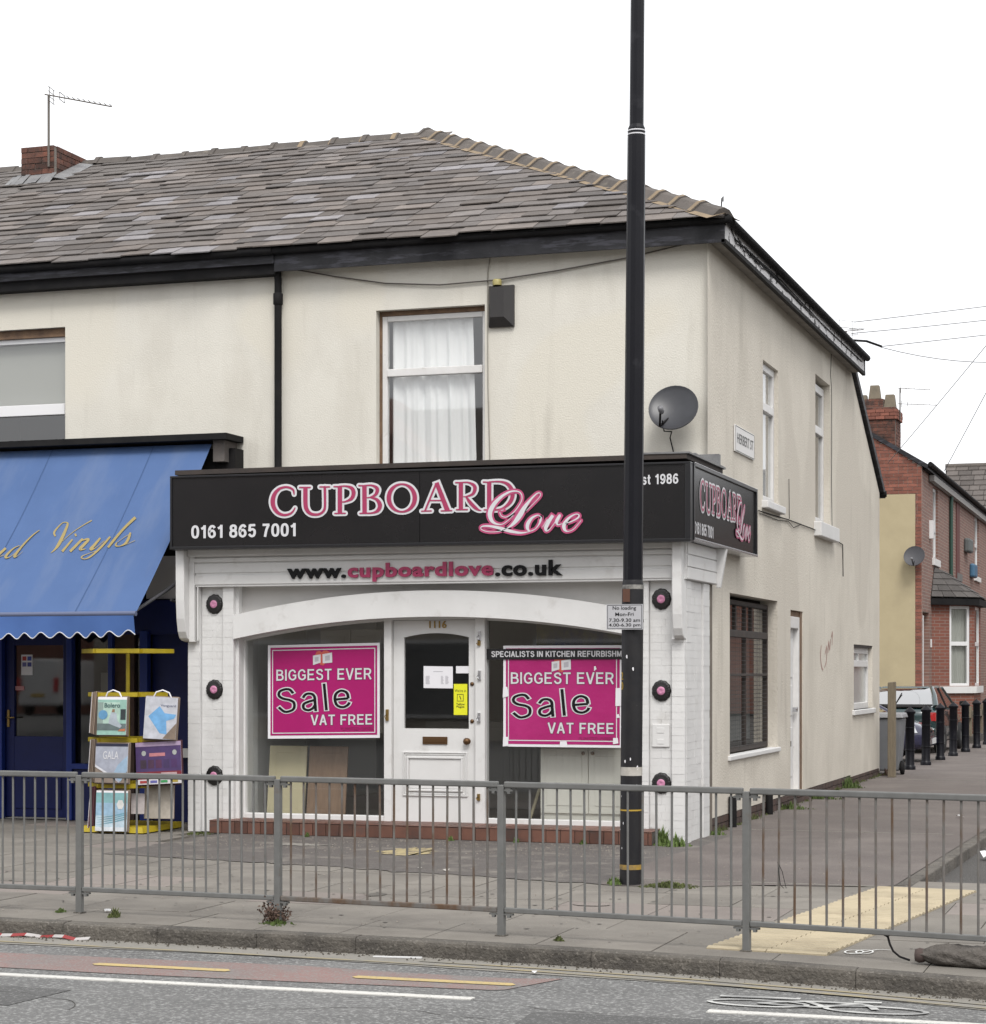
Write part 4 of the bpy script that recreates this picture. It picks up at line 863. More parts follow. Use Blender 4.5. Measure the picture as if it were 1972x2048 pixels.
# arch
zl = lambda x: 2.08 + .222 * (1 - ((x + 2.65) / 2.25) ** 2); zu = lambda x: 2.335 + .24 * (1 - ((x + 2.65) / 2.25) ** 2)
ar = MB(); sp = MB(); n = 48
for i in range(n):
    a, b = -4.9 + 4.485 * i / n, -4.9 + 4.485 * (i + 1) / n
    ar.hexa([(a, -1.47, zl(a)), (b, -1.47, zl(b)), (b, -1.25, zl(b)), (a, -1.25, zl(a)), (a, -1.47, zu(a)), (b, -1.47, zu(b)), (b, -1.25, zu(b)), (a, -1.25, zu(a))])
    sp.quad((a, -1.30, zu(a) - .05), (b, -1.30, zu(b) - .05), (b, -1.30, 2.65), (a, -1.30, 2.65))
me = ar.build('arch_board', white_p, sf); sp.build('spandrel', mat('spandrel_shade', (.5, .485, .47), (.44, .43, .415), scale=3, rough=.7), sf)  # spandrel greyer than the white paint: recess shade put into the colour
me.data.polygons.foreach_set('use_smooth', [False] * len(me.data.polygons))
# shop windows
def shop_window(x0, x1, left):
    mb = MB(); a, b = (x0 - .075, x0) if left else (x1, x1 + .07)
    mb.box(a, b, -1.26, -1.16, .14, 2.12).box(x0, x1, -1.27, -1.16, .14, .2)
    w = mb.build('shop_window', white_p, sf, bevel=.006); g = []
    for i in range(17): x = x0 + (x1 - x0) * i / 16; g.append((x, -1.205, zl(x) + .03))
    MB().poly([(x0, -1.205, .19), (x1, -1.205, .19)] + g[::-1]).build('pane', g_clear, w)
    fr = MB()
    for i in range(16):
        p, q = g[i], g[i + 1]; fr.hexa([(p[0], -1.25, p[2] - .055), (q[0], -1.25, q[2] - .055), (q[0], -1.19, q[2] - .055), (p[0], -1.19, p[2] - .055), (p[0], -1.25, p[2]), (q[0], -1.25, q[2]), (q[0], -1.19, q[2]), (p[0], -1.19, p[2])])
    fr.build('head_bead', white_p, w); return w
wl = shop_window(-4.853, -3.232, True); wr = shop_window(-2.107, -.49, False)
for x, z in ((-4.93, 1.72), (-4.93, .42)): MB().box(x - .015, x + .02, -1.30, -1.26, z - .04, z + .04).build('hasp', bronze, wl)
# door
df = MB().box(-3.232, -3.148, -1.29, -1.14, .14, 2.3).box(-2.213, -2.107, -1.29, -1.14, .14, 2.3).box(-3.148, -2.213, -1.29, -1.14, 2.275, 2.31).build('door_frame', white_p, sf, bevel=.006)
dl = -3.142; dr_ = -2.219
door = MB(); gz = lambda x: 2.09 + .045 * (1 - ((x + 2.66) / .362) ** 2)
door.box(dl, -3.022, -1.24, -1.2, .145, 2.27).box(-2.298, dr_, -1.24, -1.2, .145, 2.27).box(-3.022, -2.298, -1.24, -1.2, .145, 1.13)
for i in range(12):
    a, b = -3.022 + .724 * i / 12, -3.022 + .724 * (i + 1) / 12
    door.hexa([(a, -1.24, gz(a)), (b, -1.24, gz(b)), (b, -1.2, gz(b)), (a, -1.2, gz(a)), (a, -1.24, 2.27), (b, -1.24, 2.27), (b, -1.2, 2.27), (a, -1.2, 2.27)])
door = door.build('shop_door', white_p, sf)
MB().quad((-3.022, -1.215, 1.13), (-2.298, -1.215, 1.13), (-2.298, -1.215, 2.13), (-3.022, -1.215, 2.13)).build('door_glass', g_dark, door)
pm = MB()
for k, (i, y) in enumerate(((0, -1.256), (.018, -1.25), (.05, -1.262))):
    a0, a1, c0, c1 = -3.035 + i, -2.31 - i, .42 + i, .885 - i; w = .014 if k < 2 else .02
    pm.box(a0, a1, y, -1.238, c1 - w, c1).box(a0, a1, y, -1.238, c0, c0 + w).box(a0, a0 + w, y, -1.238, c0 + w, c1 - w).box(a1 - w, a1, y, -1.238, c0 + w, c1 - w)
pm.box(-2.96, -2.38, -1.247, -1.238, .5, .81); pm.build('door_panel', white_p, door, bevel=.003)
MB().box(-2.81, -2.535, -1.252, -1.238, .965, 1.045).box(-2.79, -2.555, -1.256, -1.25, .985, 1.025).build('letterbox', bronze, door, bevel=.003)
MB().lathe([(.0, -.065), (.026, -.062), (.037, -.045), (.03, -.025), (.016, -.015), (.03, -.004), (.034, 0)], (-2.311, -1.24, 1.0), 14, 'y').build('door_knob', bronze, door)
for z in (1.60, 1.21): MB().lathe([(0, -.012), (.02, -.01), (.022, 0)], (-2.262, -1.24, z), 12, 'y').build('keyhole', bronze, door)
fit_text('1116', frameF(-1.24), -2.735, -2.545, 2.187, 2.263, brass, 'house_number', door, bold=.015, ext=.05, depth=.012, d=.001)
for x, z, h in ((-2.16, 2.1, .1), (-2.165, 2.03, .06), (-2.16, 1.69, .1), (-2.165, 1.25, .1), (-3.19, 1.27, .12), (-2.17, .42, .07)): MB().box(x - .014, x + .014, -1.31, -1.29, z - h / 2, z + h / 2).tube([(x - .01, -1.312, z - h * .4), (x - .02, -1.325, z - h * .1), (x, -1.32, z + h * .1)], .005, 5).build('bolt', alu_m if h == .1 else brass, df)
# tiled step
step = MB().hexa([(-5.1, -1.62, 0), (-.21, -1.76, 0), (-.21, -1.2, 0), (-5.1, -1.2, 0), (-5.1, -1.62, .128), (-.21, -1.76, .128), (-.21, -1.2, .14), (-5.1, -1.2, .14)]).build('step', joint_m, sf)
x = -5.105; k = 0
while x < -.22:
    w = .152; f = lambda q: -1.622 - .14 * (q + 5.1) / 4.89; a, b = x + .003, min(x + w, -.2) - .003
    MB().hexa([(a, f(a) - .012, .004), (b, f(b) - .012, .004), (b, f(b) + .02, .004), (a, f(a) + .02, .004), (a, f(a) - .012, .13), (b, f(b) - .012, .13), (b, f(b) + .02, .13), (a, f(a) + .02, .13)]).build('tile', tile_m, step, bevel=.006)
    MB().hexa([(a, f(a) - .018, .132), (b, f(b) - .018, .132), (b, -1.2, .142), (a, -1.2, .142), (a, f(a) - .018, .141), (b, f(b) - .018, .141), (b, -1.2, .15), (a, -1.2, .15)]).build('tile', tile_m, step, bevel=.004)
    x += w; k += 1
MB().box(-4.93, -.42, -1.28, -1.15, .05, .142).build('sill_rail', white_p, sf)
MB().box(-5.46, .14, -1.73, -.01, 3.835, 3.885).build('flat_roof', timber_b, sf)
lm = MB()
for k in range(6):
    y = -1.74 + k * .29; lm.hexa([(-.35, y, 3.887), (.17, y, 3.885), (.17, y + .3, 3.885), (-.35, y + .3, 3.887), (-.35, y, 3.905), (.17, y, 3.90 + random.uniform(0, .02)), (.17, y + .3, 3.90 + random.uniform(0, .02)), (-.35, y + .3, 3.905)])
lm.box(-.1, .12, -.12, -.02, 3.9, 4.04); lm.build('lead_capping', lead_m, sf)
MB().box(-5.3, -.4, -.06, -.01, 3.886, 3.92).build('roof_flashing', lead_m, sf)
# interior of the shop
si = struct(MB().add([(-5.4, -1.15, .13), (-.05, -1.15, .13), (-.05, .9, .13), (-2, .9, .13), (-2, 4.5, .13), (-5.4, 4.5, .13)], [(0, 1, 2, 3, 4, 5)]).build('interior_floor', int_f))
mb = MB().quad((-5.4, 4.5, .13), (-2.0, 4.5, .13), (-2.0, 4.5, 2.8), (-5.4, 4.5, 2.8)).quad((-.05, -1.15, .13), (-.05, .9, .13), (-.05, .9, 2.8), (-.05, -1.15, 2.8)).quad((-.05, .9, .13), (-2.0, .9, .13), (-2.0, .9, 2.8), (-.05, .9, 2.8)).quad((-2.0, .9, .13), (-2.0, 4.5, .13), (-2.0, 4.5, 2.8), (-2.0, .9, 2.8)).quad((-5.4, -1.15, 2.8), (-.05, -1.15, 2.8), (-.05, .9, 2.8), (-5.4, .9, 2.8)).quad((-5.4, .9, 2.8), (-2, .9, 2.8), (-2, 4.5, 2.8), (-5.4, 4.5, 2.8))
struct(mb.build('interior_wall', mat('showroom_wall', (.4, .36, .32), (.3, .265, .235), scale=1, rough=.9))); struct(MB().box(-5.0, -4.94, -1.15, .6, .13, 2.8).box(-5.4, -5.36, .6, 4.5, .13, 2.8).build('interior_side_wall', mat('pale_wall', (.72, .72, .71), rough=.9)))
def cabinet(name, label, x0, x1, y0, y1, z0, z1, m, doors, knob=None, drawers=0, group=None, panelm=None):
    t = thing(name, label, 'cabinet', ((x0 + x1) / 2, y0, z0), group); MB().box(x0, x1, y0, y1, z0, z1).build('carcass', m, t)
    w = (x1 - x0) / doors; zt = z1 - drawers
    for i in range(doors):
        d = MB().box(x0 + i * w + .004, x0 + (i + 1) * w - .004, y0 - .02, y0 - .001, z0 + .09, zt - .006).build('door', panelm or m, t, bevel=.003)
        MB().box(x0 + i * w + .07, x0 + (i + 1) * w - .07, y0 - .026, y0 - .0195, z0 + .17, zt - .08).build('door_panel', panelm or m, d, bevel=.006)
        if drawers: MB().box(x0 + i * w + .004, x0 + (i + 1) * w - .004, y0 - .02, y0 - .001, zt + .004, z1 - .01).build('drawer', panelm or m, t, bevel=.003)
        if knob:
            kx = x0 + (i + 1) * w - .05 if i % 2 == 0 else x0 + i * w + .05
            MB().lathe([(0, -.03), (.018, -.028), (.02, -.016), (.008, -.01), (.008, 0)], (kx, y0 - .026, zt - .05), 10, 'y').build('knob', knob, t)
    return t
cabinet('kitchen_cabinet', 'white base cabinet with two wooden knobs behind the right shop window', -1.60, -.55, -.95, -.4, .16, 1.03, cab_w, 2, cab_o, .1)
cabinet('kitchen_cabinet', 'white wall cabinet showing above the magenta poster in the left window', -4.35, -3.62, -.35, .05, 1.05, 2.2, mat('cab_grey', (.55, .52, .48), rough=.5), 2)
def sample_door(name, label, x0, x1, m, ml):
    t = thing(name, label, 'cupboard door', ((x0 + x1) / 2, -1.0, .15), 'sample doors leaning in the left window'); P = lambda u, v, d: (u, -1.02 + v * .1 - d, .15 + v * .77)
    def bx(mb, a, b, c, e, d0, d1): return mb.hexa([P(a, c, d1), P(b, c, d1), P(b, c, d0), P(a, c, d0), P(a, e, d1), P(b, e, d1), P(b, e, d0), P(a, e, d0)])
    bx(MB(), x0, x1, 0, 1, 0, .02).build('leaf', m, t, bevel=.003); f = MB(); bx(f, x0, x0 + .08, 0, 1, .02, .026); bx(f, x1 - .08, x1, 0, 1, .02, .026); bx(f, x0 + .08, x1 - .08, .9, 1, .02, .026); bx(f, x0 + .08, x1 - .08, 0, .11, .02, .026); f.build('frame', m, t, bevel=.004)
    return t
sample_door('cupboard_door', 'cream panelled sample door leaning inside the left shop window', -4.70, -4.26, cab_c, 0)
sample_door('cupboard_door', 'brown oak sample door leaning beside the cream one in the window', -4.23, -3.78, cab_o, 0)
tag(MB().box(-5.2, -4.3, 1.2, 1.25, .4, 2.5).build('room_screen', mat('panel_grey', (.62, .62, .62), rough=.8)), 'pale grey screen standing deep inside the left shop window', 'screen')
cabinet('kitchen_counter', 'dark counter deep inside behind the glazed shop door', -3.6, -2.05, 1.0, 1.6, .15, 1.15, mat('counter_grey', (.3, .29, .28), rough=.5), 3)
tag(MB().hexa([(-1.82, -.7, .14), (-1.79, -.7, .14), (-1.79, -.67, .14), (-1.82, -.67, .14), (-1.68, -.5, .75), (-1.65, -.5, .75), (-1.65, -.47, .75), (-1.68, -.47, .75)]).build('timber_batten', cab_c), 'thin pale batten leaning beside the white base cabinet', 'batten')
rp_m = mat('roof_poster', (.2, .17, .02), (.03, .03, .12), scale=3, rough=.5)
tag(MB().box(-2.0, -.5, .2, .22, 1.95, 2.75).build('ceiling_banner', rp_m), 'dim yellow and blue banner high up inside the right window', 'banner')

# ================================================================ SIGNS
AM = lambda x, y: (-4.445552 + .001126 * x, 3.851244 - .000029 * x - .001046 * y)
BM = lambda x, y: (-2.321699 + .000897 * x, 3.839683 - .000025 * x - .000857 * y)
cup_A = [[(345, 240, 12), (338, 200, 20), (305, 176, 22), (255, 168, 22), (192, 188, 28), (146, 240, 40), (128, 310, 46), (140, 372, 42), (180, 425, 34), (240, 448, 26), (300, 438, 22), (335, 410, 18), (354, 378, 12)],
 [(460, 172, 44), (461, 340, 44), (476, 398, 40), (510, 433, 32), (560, 444, 26), (610, 434, 24), (648, 398, 24), (657, 340, 24), (655, 170, 26)], [(402, 172, 14), (508, 172, 14)], [(606, 167, 14), (702, 167, 14)],
 [(806, 168, 44), (806, 430, 44)], [(748, 165, 14), (800, 165, 14)], [(756, 432, 14), (858, 430, 14)], [(800, 162, 14), (870, 161, 18), (925, 181, 34), (943, 226, 40), (925, 280, 34), (870, 311, 18), (825, 318, 12)],
 [(1050, 158, 44), (1052, 430, 44)], [(996, 155, 14), (1048, 157, 14)], [(1006, 431, 14), (1050, 430, 14)], [(1050, 155, 14), (1120, 153, 18), (1168, 175, 32), (1178, 206, 36), (1158, 246, 28), (1110, 270, 14), (1070, 275, 10)], [(1105, 272, 12), (1170, 292, 30), (1203, 346, 42), (1185, 400, 34), (1130, 426, 18), (1050, 430, 14)],
 ell(1418, 278, 127, 136, 44, 18, 16),
 [(1752, 138, 18), (1645, 402, 18)], [(1756, 128, 40), (1862, 402, 46)], [(1690, 303, 13), (1812, 303, 13)], [(1612, 408, 13), (1704, 405, 13)], [(1802, 405, 13), (1902, 402, 13)]]
cup_B = [[(130, 212, 52), (130, 528, 52)], [(68, 207, 17), (130, 207, 17)], [(78, 529, 17), (208, 528, 17)], [(130, 205, 16), (220, 206, 20), (288, 240, 38), (299, 290, 42), (270, 345, 32), (200, 371, 16), (165, 374, 12)], [(195, 378, 22), (240, 440, 40), (300, 502, 40), (345, 532, 22), (372, 538, 10)],
 [(470, 205, 52), (470, 528, 52)], [(402, 200, 17), (470, 203, 17)], [(412, 531, 17), (470, 530, 17)], [(470, 199, 16), (600, 196, 22), (690, 226, 38), (743, 300, 48), (745, 380, 48), (710, 450, 42), (640, 508, 26), (560, 530, 18), (470, 531, 16)]]
love = [[(627, 532, 38), (629, 538, 38)], [(598, 560, 9), (620, 604, 9), (680, 614, 9), (760, 562, 10), (830, 472, 10), (862, 400, 10), (850, 337, 12), (800, 309, 14), (720, 316, 20), (620, 372, 32), (530, 462, 46), (482, 560, 52), (492, 640, 44), (540, 690, 26), (620, 702, 10), (690, 660, 8), (760, 590, 6)],
 [(910, 540, 7), (1000, 452, 7), (1072, 372, 8), (1076, 334, 10), (1036, 338, 14), (962, 410, 24), (892, 500, 46), (832, 600, 58), (762, 690, 38), (680, 750, 10), (580, 786, 8), (460, 790, 8), (378, 762, 9), (388, 727, 14), (480, 724, 24), (600, 747, 36), (720, 781, 36), (840, 800, 24), (930, 790, 10), (1000, 762, 7)],
 [(1082, 612, 9), (1050, 592, 12), (982, 622, 28), (932, 690, 42), (927, 750, 34), (962, 779, 10), (1022, 750, 8), (1066, 690, 16), (1080, 652, 26), (1092, 615, 10)],
 [(1105, 730, 7), (1160, 640, 9)], [(1225, 592, 36), (1180, 660, 42), (1142, 738, 42), (1152, 775, 20), (1200, 742, 8), (1270, 642, 10), (1306, 590, 22)], [(1306, 592, 32), (1270, 660, 38), (1282, 702, 16), (1335, 690, 7)],
 [(1372, 684, 9), (1440, 664, 12), (1515, 622, 18), (1528, 588, 16), (1490, 578, 10), (1412, 622, 26), (1357, 700, 42), (1362, 758, 34), (1402, 779, 10), (1470, 750, 8), (1552, 652, 7)]]
def cupboard_art(parent, F, TA, TB, sgrow=1.0):
    a = lambda M, T: (lambda x, y: T(*M(x, y)))
    for nm, st, M in (('cupboard_letters', cup_A, a(AM, TA)), ('cupboard_letters', cup_B, a(BM, TA))):
        g = 20 if st is cup_A else 24
        ribbons(st, M, F, g, .004, white_l, 'letter_outline', parent, .0001); ribbons(st, M, F, 0, .0075, pink_l, nm, parent, .0001)
    ribbons(love, a(BM, TB), F, 21, .0105, pink_s, 'script_border', parent, .0001); ribbons(love, a(BM, TB), F, 0, .0125, white_l, 'script_letters', parent, .0001)
sg = thing('shop_sign', 'long glossy black fascia sign with pink CUPBOARD Love lettering over the shopfront', 'sign', (-2.65, -1.6, 3.0))
sz = lambda x: -.022 * (x + 5.5) / 5.7
def shx(mb, x0, x1, y0, y1, z0, z1): return mb.hexa([(x0, y0, z0 + sz(x0)), (x1, y0, z0 + sz(x1)), (x1, y1, z0 + sz(x1)), (x0, y1, z0 + sz(x0)), (x0, y0, z1 + sz(x0)), (x1, y0, z1 + sz(x1)), (x1, y1, z1 + sz(x1)), (x0, y1, z1 + sz(x0))])
for a, b in ((-5.475, -2.658), (-2.653, .135)): shx(MB(), a, b, -1.755, -1.66, 3.065, 3.80).build('sign_panel', sign_b, sg)
fr = MB(); shx(fr, -5.50, .19, -1.775, -1.6, 3.035, 3.066); shx(fr, -5.50, .19, -1.772, -1.6, 3.80, 3.822); shx(fr, -5.50, -5.476, -1.77, -1.6, 3.066, 3.80); shx(fr, .136, .19, -1.77, -1.62, 3.066, 3.80); fr.build('sign_frame', sign_f, sg, bevel=.004)
ident = lambda x, z: (x, z)
cupboard_art(sg, frameF(-1.756), ident, ident)
SF = frameF(-1.756)
stroke_text('0161 865 7001', SF, -5.25, -4.032, 3.150, 3.288, white_l, 'phone_number', sg, t=18)
stroke_text('Est 1986', SF, -.375, .065, 3.585, 3.685, white_l, 'date', sg, t=17)
ss = thing('side_sign', 'short glossy black CUPBOARD Love sign on the side street wall', 'sign', (.15, 0, 3.0))
MB().box(.03, .178, -1.60, 1.58, 3.07, 3.775).build('sign_panel', sign_b, ss)
MB().box(.02, .20, -1.62, 1.62, 3.77, 3.80).box(.02, .20, -1.645, -1.60, 3.035, 3.80).box(.02, .20, 1.57, 1.62, 3.05, 3.77).build('sign_frame', sign_f, ss)
MB().box(.02, .202, -1.6, 1.625, 3.035, 3.06).box(.19, .203, -1.6, 1.62, 3.80, 3.808).build('bright_trim', alu_m, ss, bevel=.003)
TS = lambda x, z: (-1.31 + (x + 4.323) * .784, z - .012)
TL = lambda x, z: (.44 + (x + 1.989) * .775, 3.155 + (z - 3.10) * .95)
cupboard_art(ss, frameS(.179), TS, TL)
stroke_text('0161 865 7001', frameS(.179), -1.55, -.67, 3.105, 3.225, white_l, 'phone_number', ss, t=18)
url = thing('url_lettering', 'raised black and pink web address letters on the white fascia board', 'lettering', (-2.7, -1.51, 2.7))
UF = frameF(-1.513)
for body, a, b, c, d, m in (('www.', -4.239, -3.567, 2.714, 2.822, black_l), ('cupboardlove', -3.545, -1.932, 2.672, 2.868, pink_l), ('.co.uk', -1.912, -1.194, 2.708, 2.868, black_l)):
    o = fit_text(body, UF, a, b, c, d, m, 'letter', url, bold=.036, ext=.1, depth=.022, d=.003, spacing=1.1); islands(o, 'letter', url)

# rosettes
def rosette(x, z, label):
    t = thing('rosette', label, 'rosette', (x, -1.406, z), 'black and pink rosettes on the pilasters'); mb = MB(); n = 60; rings = [(.0, -.02), (.05, -.026), (.066, -.016), (.084, -.024), (.094, -.012), (.098, 0)]; vs = []
    for r, d in rings:
        for k in range(n):
            a = 2 * math.pi * k / n; q = 1 + (.06 * (r / .098) ** 3) * abs(math.cos(a * 5.5)) - .02; vs.append((x + r * q * math.cos(a), -1.407 + d + (.004 * math.cos(a * 22) if r > .05 else 0), z + r * q * math.sin(a) * 1.08))
    mb.add(vs, [(i * n + k, i * n + (k + 1) % n, (i + 1) * n + (k + 1) % n, (i + 1) * n + k) for i in range(len(rings) - 1) for k in range(n)], True); mb.build('rim', mat('rosette_black', (.012, .011, .011), rough=.4), t)
    c = MB(); vs = []; rings = [(.0, -.006), (.008, -.002), (.012, -.006), (.034, -.004), (.042, .004)]
    for r, d in rings:
        for k in range(n):
            a = 2 * math.pi * k / n; q = 1 + .1 * abs(math.cos(a * 2.5)) if r > .02 else 1; vs.append((x + r * q * math.cos(a), -1.434 + d + (.002 * math.cos(a * 5) if r > .02 else 0), z + r * q * math.sin(a)))
    c.add(vs, [(i * n + k, i * n + (k + 1) % n, (i + 1) * n + (k + 1) % n, (i + 1) * n + k) for i in range(len(rings) - 1) for k in range(n)], True); c.build('centre', mat('rosette_pink', (.5, .2, .33), rough=.5), t)
for z, w in ((2.459, 'top'), (1.536, 'middle'), (.605, 'bottom')):
    rosette(-5.149, z, 'black and pink rosette at the %s of the left pilaster beside the carpet shop' % w); rosette(-.19, z, 'black and pink rosette at the %s of the right pilaster by the corner' % w)

# posters
grey_sh = mat('print_shadow', (.1, .02, .05), rough=.4)
def poster(name, label, M, F, m, big, sale, vat, lim, box, inner, line, logo):
    t = thing(name, label, 'poster', F(*M(*box[:2]), 0), 'sale posters in the shop windows')
    def rect(b, d, mm, nm): return MB().quad(F(*M(b[0], b[3]), d), F(*M(b[2], b[3]), d), F(*M(b[2], b[1]), d), F(*M(b[0], b[1]), d)).build(nm, mm, t)
    rect(box, 0, paper_m, 'paper'); rect(inner, .002, m, 'magenta_field')
    a, b, c, d = line
    for q in ((a, b, c, b + 6), (a, d - 6, c, d), (a, b + 6, a + 6, d - 6), (c - 6, b + 6, c, d - 6)): rect(q, .004, white_l, 'border_line')
    def tx(s, q, mm, nm, **k):
        (x0, zb), (x1, zt) = M(q[0], q[3]), M(q[2], q[1]); _, z2 = M(q[2], q[3]); fit_text(s, F, x0, x1, zb, zt - (z2 - zb), mm, nm, t, rise=z2 - zb, **k)
    def sx(s, q, mm, nm, **k):
        (x0, zb), (x1, zt) = M(q[0], q[3]), M(q[2], q[1]); _, z2 = M(q[2], q[3]); stroke_text(s, F, x0, x1, zb, zt - (z2 - zb), mm, nm, t, rise=z2 - zb, **k)
    sx('BIGGEST EVER', big, white_l, 'heading', t=14, d=.007, outline=(grey_sh, 3)); sx('VAT FREE', vat, white_l, 'subheading', t=15, d=.007, outline=(grey_sh, 3))
    (x0, z0), (x1, z1) = M(sale[0], sale[3]), M(sale[2], sale[1])
    stroke_text('Sale', F, x0, x1 + .02, z0 + .012, z1 - .07, black_l, 'sale_word', t, t=8.5, d=.008, rise=.075, outline=(white_l, 3.6), fan=-.1)
    tx('*LIMITED OFFER', lim, mat('faint_dark', (.2, .01, .07), rough=.4), 'small_print', bold=0, d=.005)
    lx, ly = logo; g = lambda pts, dd, mm, nm: MB().poly([F(*M(lx + p, ly + q), dd) for p, q in pts]).build(nm, mm, t)
    rose = mat('logo_red', (.5, .09, .07), rough=.4)
    g([(-50, -20), (-40, -44), (-22, -50), (-4, -40), (8, -50), (28, -50), (48, -40), (52, -18), (40, 12), (6, 48), (-14, 44), (-40, 10)], .005, rose, 'emblem_heart')
    g([(-64, -18), (-10, -26), (-10, 28), (-64, 44)], .006, white_l, 'emblem_door'); g([(0, -26), (64, -36), (66, 30), (2, 34)], .006, white_l, 'emblem_door')
    g([(-12, -26), (0, -22), (0, 40), (-12, 44)], .007, rose, 'emblem_ribbon'); g([(18, -14), (50, -20), (50, 14), (18, 18)], .007, grey_pr, 'emblem_panel'); g([(-52, -6), (-26, -10), (-26, 18), (-52, 24)], .007, grey_pr, 'emblem_panel')
    return t, rect
PLM = lambda x, y: (-4.607 + (x - 650) * .00172, 1.998 - (y - 315) * .00163 + (x - 650) * 3.0e-5)
poster('sale_poster', 'flat magenta BIGGEST EVER Sale poster in the left shop window', PLM, frameF(-1.212), poster_m, (708, 468, 1352, 542), (715, 556, 1210, 772), (945, 770, 1358, 838), (1145, 853, 1365, 876), (650, 305, 1405, 925), (668, 322, 1388, 905), (680, 337, 1376, 892), (1023, 398))
PRM = lambda x, y: (-1.928 + (x - 352) * .001594, 1.996 - (y - 310) * .00163)
t, rect = poster('sale_poster', 'creased magenta BIGGEST EVER Sale poster with torn tape in the right window', PRM, frameF(-1.212), posterc, (403, 478, 1100, 552), (410, 572, 940, 790), (657, 797, 1100, 865), (865, 886, 1100, 908), (352, 308, 1150, 952), (370, 325, 1138, 935), (385, 345, 1120, 915), (747, 430))
for q in ((352, 570, 392, 640), (1112, 575, 1168, 690), (1118, 740, 1140, 765), (352, 890, 388, 952), (740, 915, 792, 952), (968, 438, 985, 470), (1095, 890, 1130, 930)):
    MB().poly([frameF(-1.212)(*PRM(q[0] + random.uniform(-4, 4), q[3]), .008), frameF(-1.212)(*PRM(q[2], q[3] - random.uniform(0, 14)), .008), frameF(-1.212)(*PRM(q[2] - random.uniform(0, 12), q[1]), .008), frameF(-1.212)(*PRM(q[0], q[1] + random.uniform(0, 12)), .008)]).build('tape', paper_m, t)
stp = thing('window_strip', 'narrow black SPECIALISTS IN KITCHEN REFURBISHMENT strip across the right window', 'sign', (-1.3, -1.225, 1.86))
MB().box(-2.107, -.49, -1.228, -1.226, 1.857, 1.966).build('strip', mat('strip_black', (.012, .012, .014), rough=.3), stp)
stroke_text('SPECIALISTS IN KITCHEN REFURBISHMENT', frameF(-1.228), -2.053, -.50, 1.882, 1.942, white_l, 'strip_words', stp, t=18)
n1 = tag(MB().quad((-2.809, -1.222, 1.557), (-2.482, -1.222, 1.553), (-2.482, -1.222, 1.783), (-2.809, -1.222, 1.788)).build('price_notice', paper_m), 'white printed notice taped inside the shop door glass', 'notice')
for x0, x1, z0, z1, k in ((-2.70, -2.59, 1.728, 1.737, 1), (-2.785, -2.735, 1.60, 1.69, 8), (-2.615, -2.58, 1.60, 1.69, 8), (-2.565, -2.525, 1.60, 1.69, 8)):
    mb = MB()
    for i in range(k):
        zz = z0 + (z1 - z0) * i / max(k, 1); mb.quad((x0, -1.2235, zz), (x1 - random.uniform(0, .015), -1.2235, zz), (x1 - random.uniform(0, .015), -1.2235, zz + .005), (x0, -1.2235, zz + .005))
    mb.build('print_lines', grey_pr, n1)
tag(MB().box(-2.446, -2.30, -1.224, -1.221, 1.712, 1.787).build('door_notice', paper_m), 'small white strip notice at the right edge of the door glass', 'notice')
ys = tag(MB().box(-2.471, -2.321, -1.224, -1.221, 1.275, 1.60).build('yellow_sticker', yel_st), 'upright yellow directory sticker on the shop door glass', 'sticker')
SF2 = frameF(-1.224); ink = mat('dark_olive', (.06, .055, .01), rough=.6)
fit_text("We're in", SF2, -2.46, -2.335, 1.515, 1.545, ink, 'sticker_words', ys, bold=0, d=.002); fit_text('Yellow', SF2, -2.443, -2.35, 1.375, 1.402, ink, 'sticker_words', ys, bold=.01, d=.002); fit_text('Pages', SF2, -2.44, -2.353, 1.345, 1.372, ink, 'sticker_words', ys, bold=.01, d=.002)
mb = MB()
for a, b, c, d in ((-2.435, -2.362, 1.488, 1.494), (-2.435, -2.362, 1.418, 1.424), (-2.435, -2.429, 1.424, 1.488), (-2.368, -2.362, 1.424, 1.488)): mb.quad((a, -1.2255, c), (b, -1.2255, c), (b, -1.2255, d), (a, -1.2255, d))
mb.quad((-2.41, -1.2255, 1.475), (-2.402, -1.2255, 1.478), (-2.386, -1.2255, 1.44), (-2.394, -1.2255, 1.434)); mb.build('sticker_emblem', ink, ys)

# things on the walls
mp_ = thing('meter_plate', 'square white painted meter cover between two rosettes on the right pilaster', 'meter cover', (-.195, -1.406, .97)); MB().box(-.285, -.105, -1.422, -1.40, .97, 1.2).build('cover', white_p, mp_, bevel=.006)
for q in ((-.235, -.16, 1.11, 1.165), (-.235, -.16, 1.0, 1.05)): MB().box(q[0], q[1], -1.426, -1.42, q[2], q[3]).build('embossing', white_p, mp_, bevel=.004)
al = thing('alarm_box', 'black alarm box with small amber lamp on the upper wall', 'alarm', (-2.334, 0, 5.53))
MB().add([(-2.479, -.001, 5.53), (-2.189, -.001, 5.53), (-2.189, -.001, 5.985), (-2.479, -.001, 5.985), (-2.479, -.04, 5.53), (-2.189, -.04, 5.53), (-2.189, -.04, 5.985), (-2.479, -.04, 5.985), (-2.445, -.1, 5.63), (-2.285, -.1, 5.63), (-2.285, -.1, 5.96), (-2.445, -.1, 5.96)],
         [(0, 1, 5, 4), (1, 2, 6, 5), (2, 3, 7, 6), (3, 0, 4, 7), (4, 5, 9, 8), (5, 6, 10, 9), (6, 7, 11, 10), (7, 4, 8, 11), (8, 9, 10, 11)]).build('case', mat('alarm_black', (.022, .02, .02), (.03, .027, .026), scale=5, rough=.5), al)
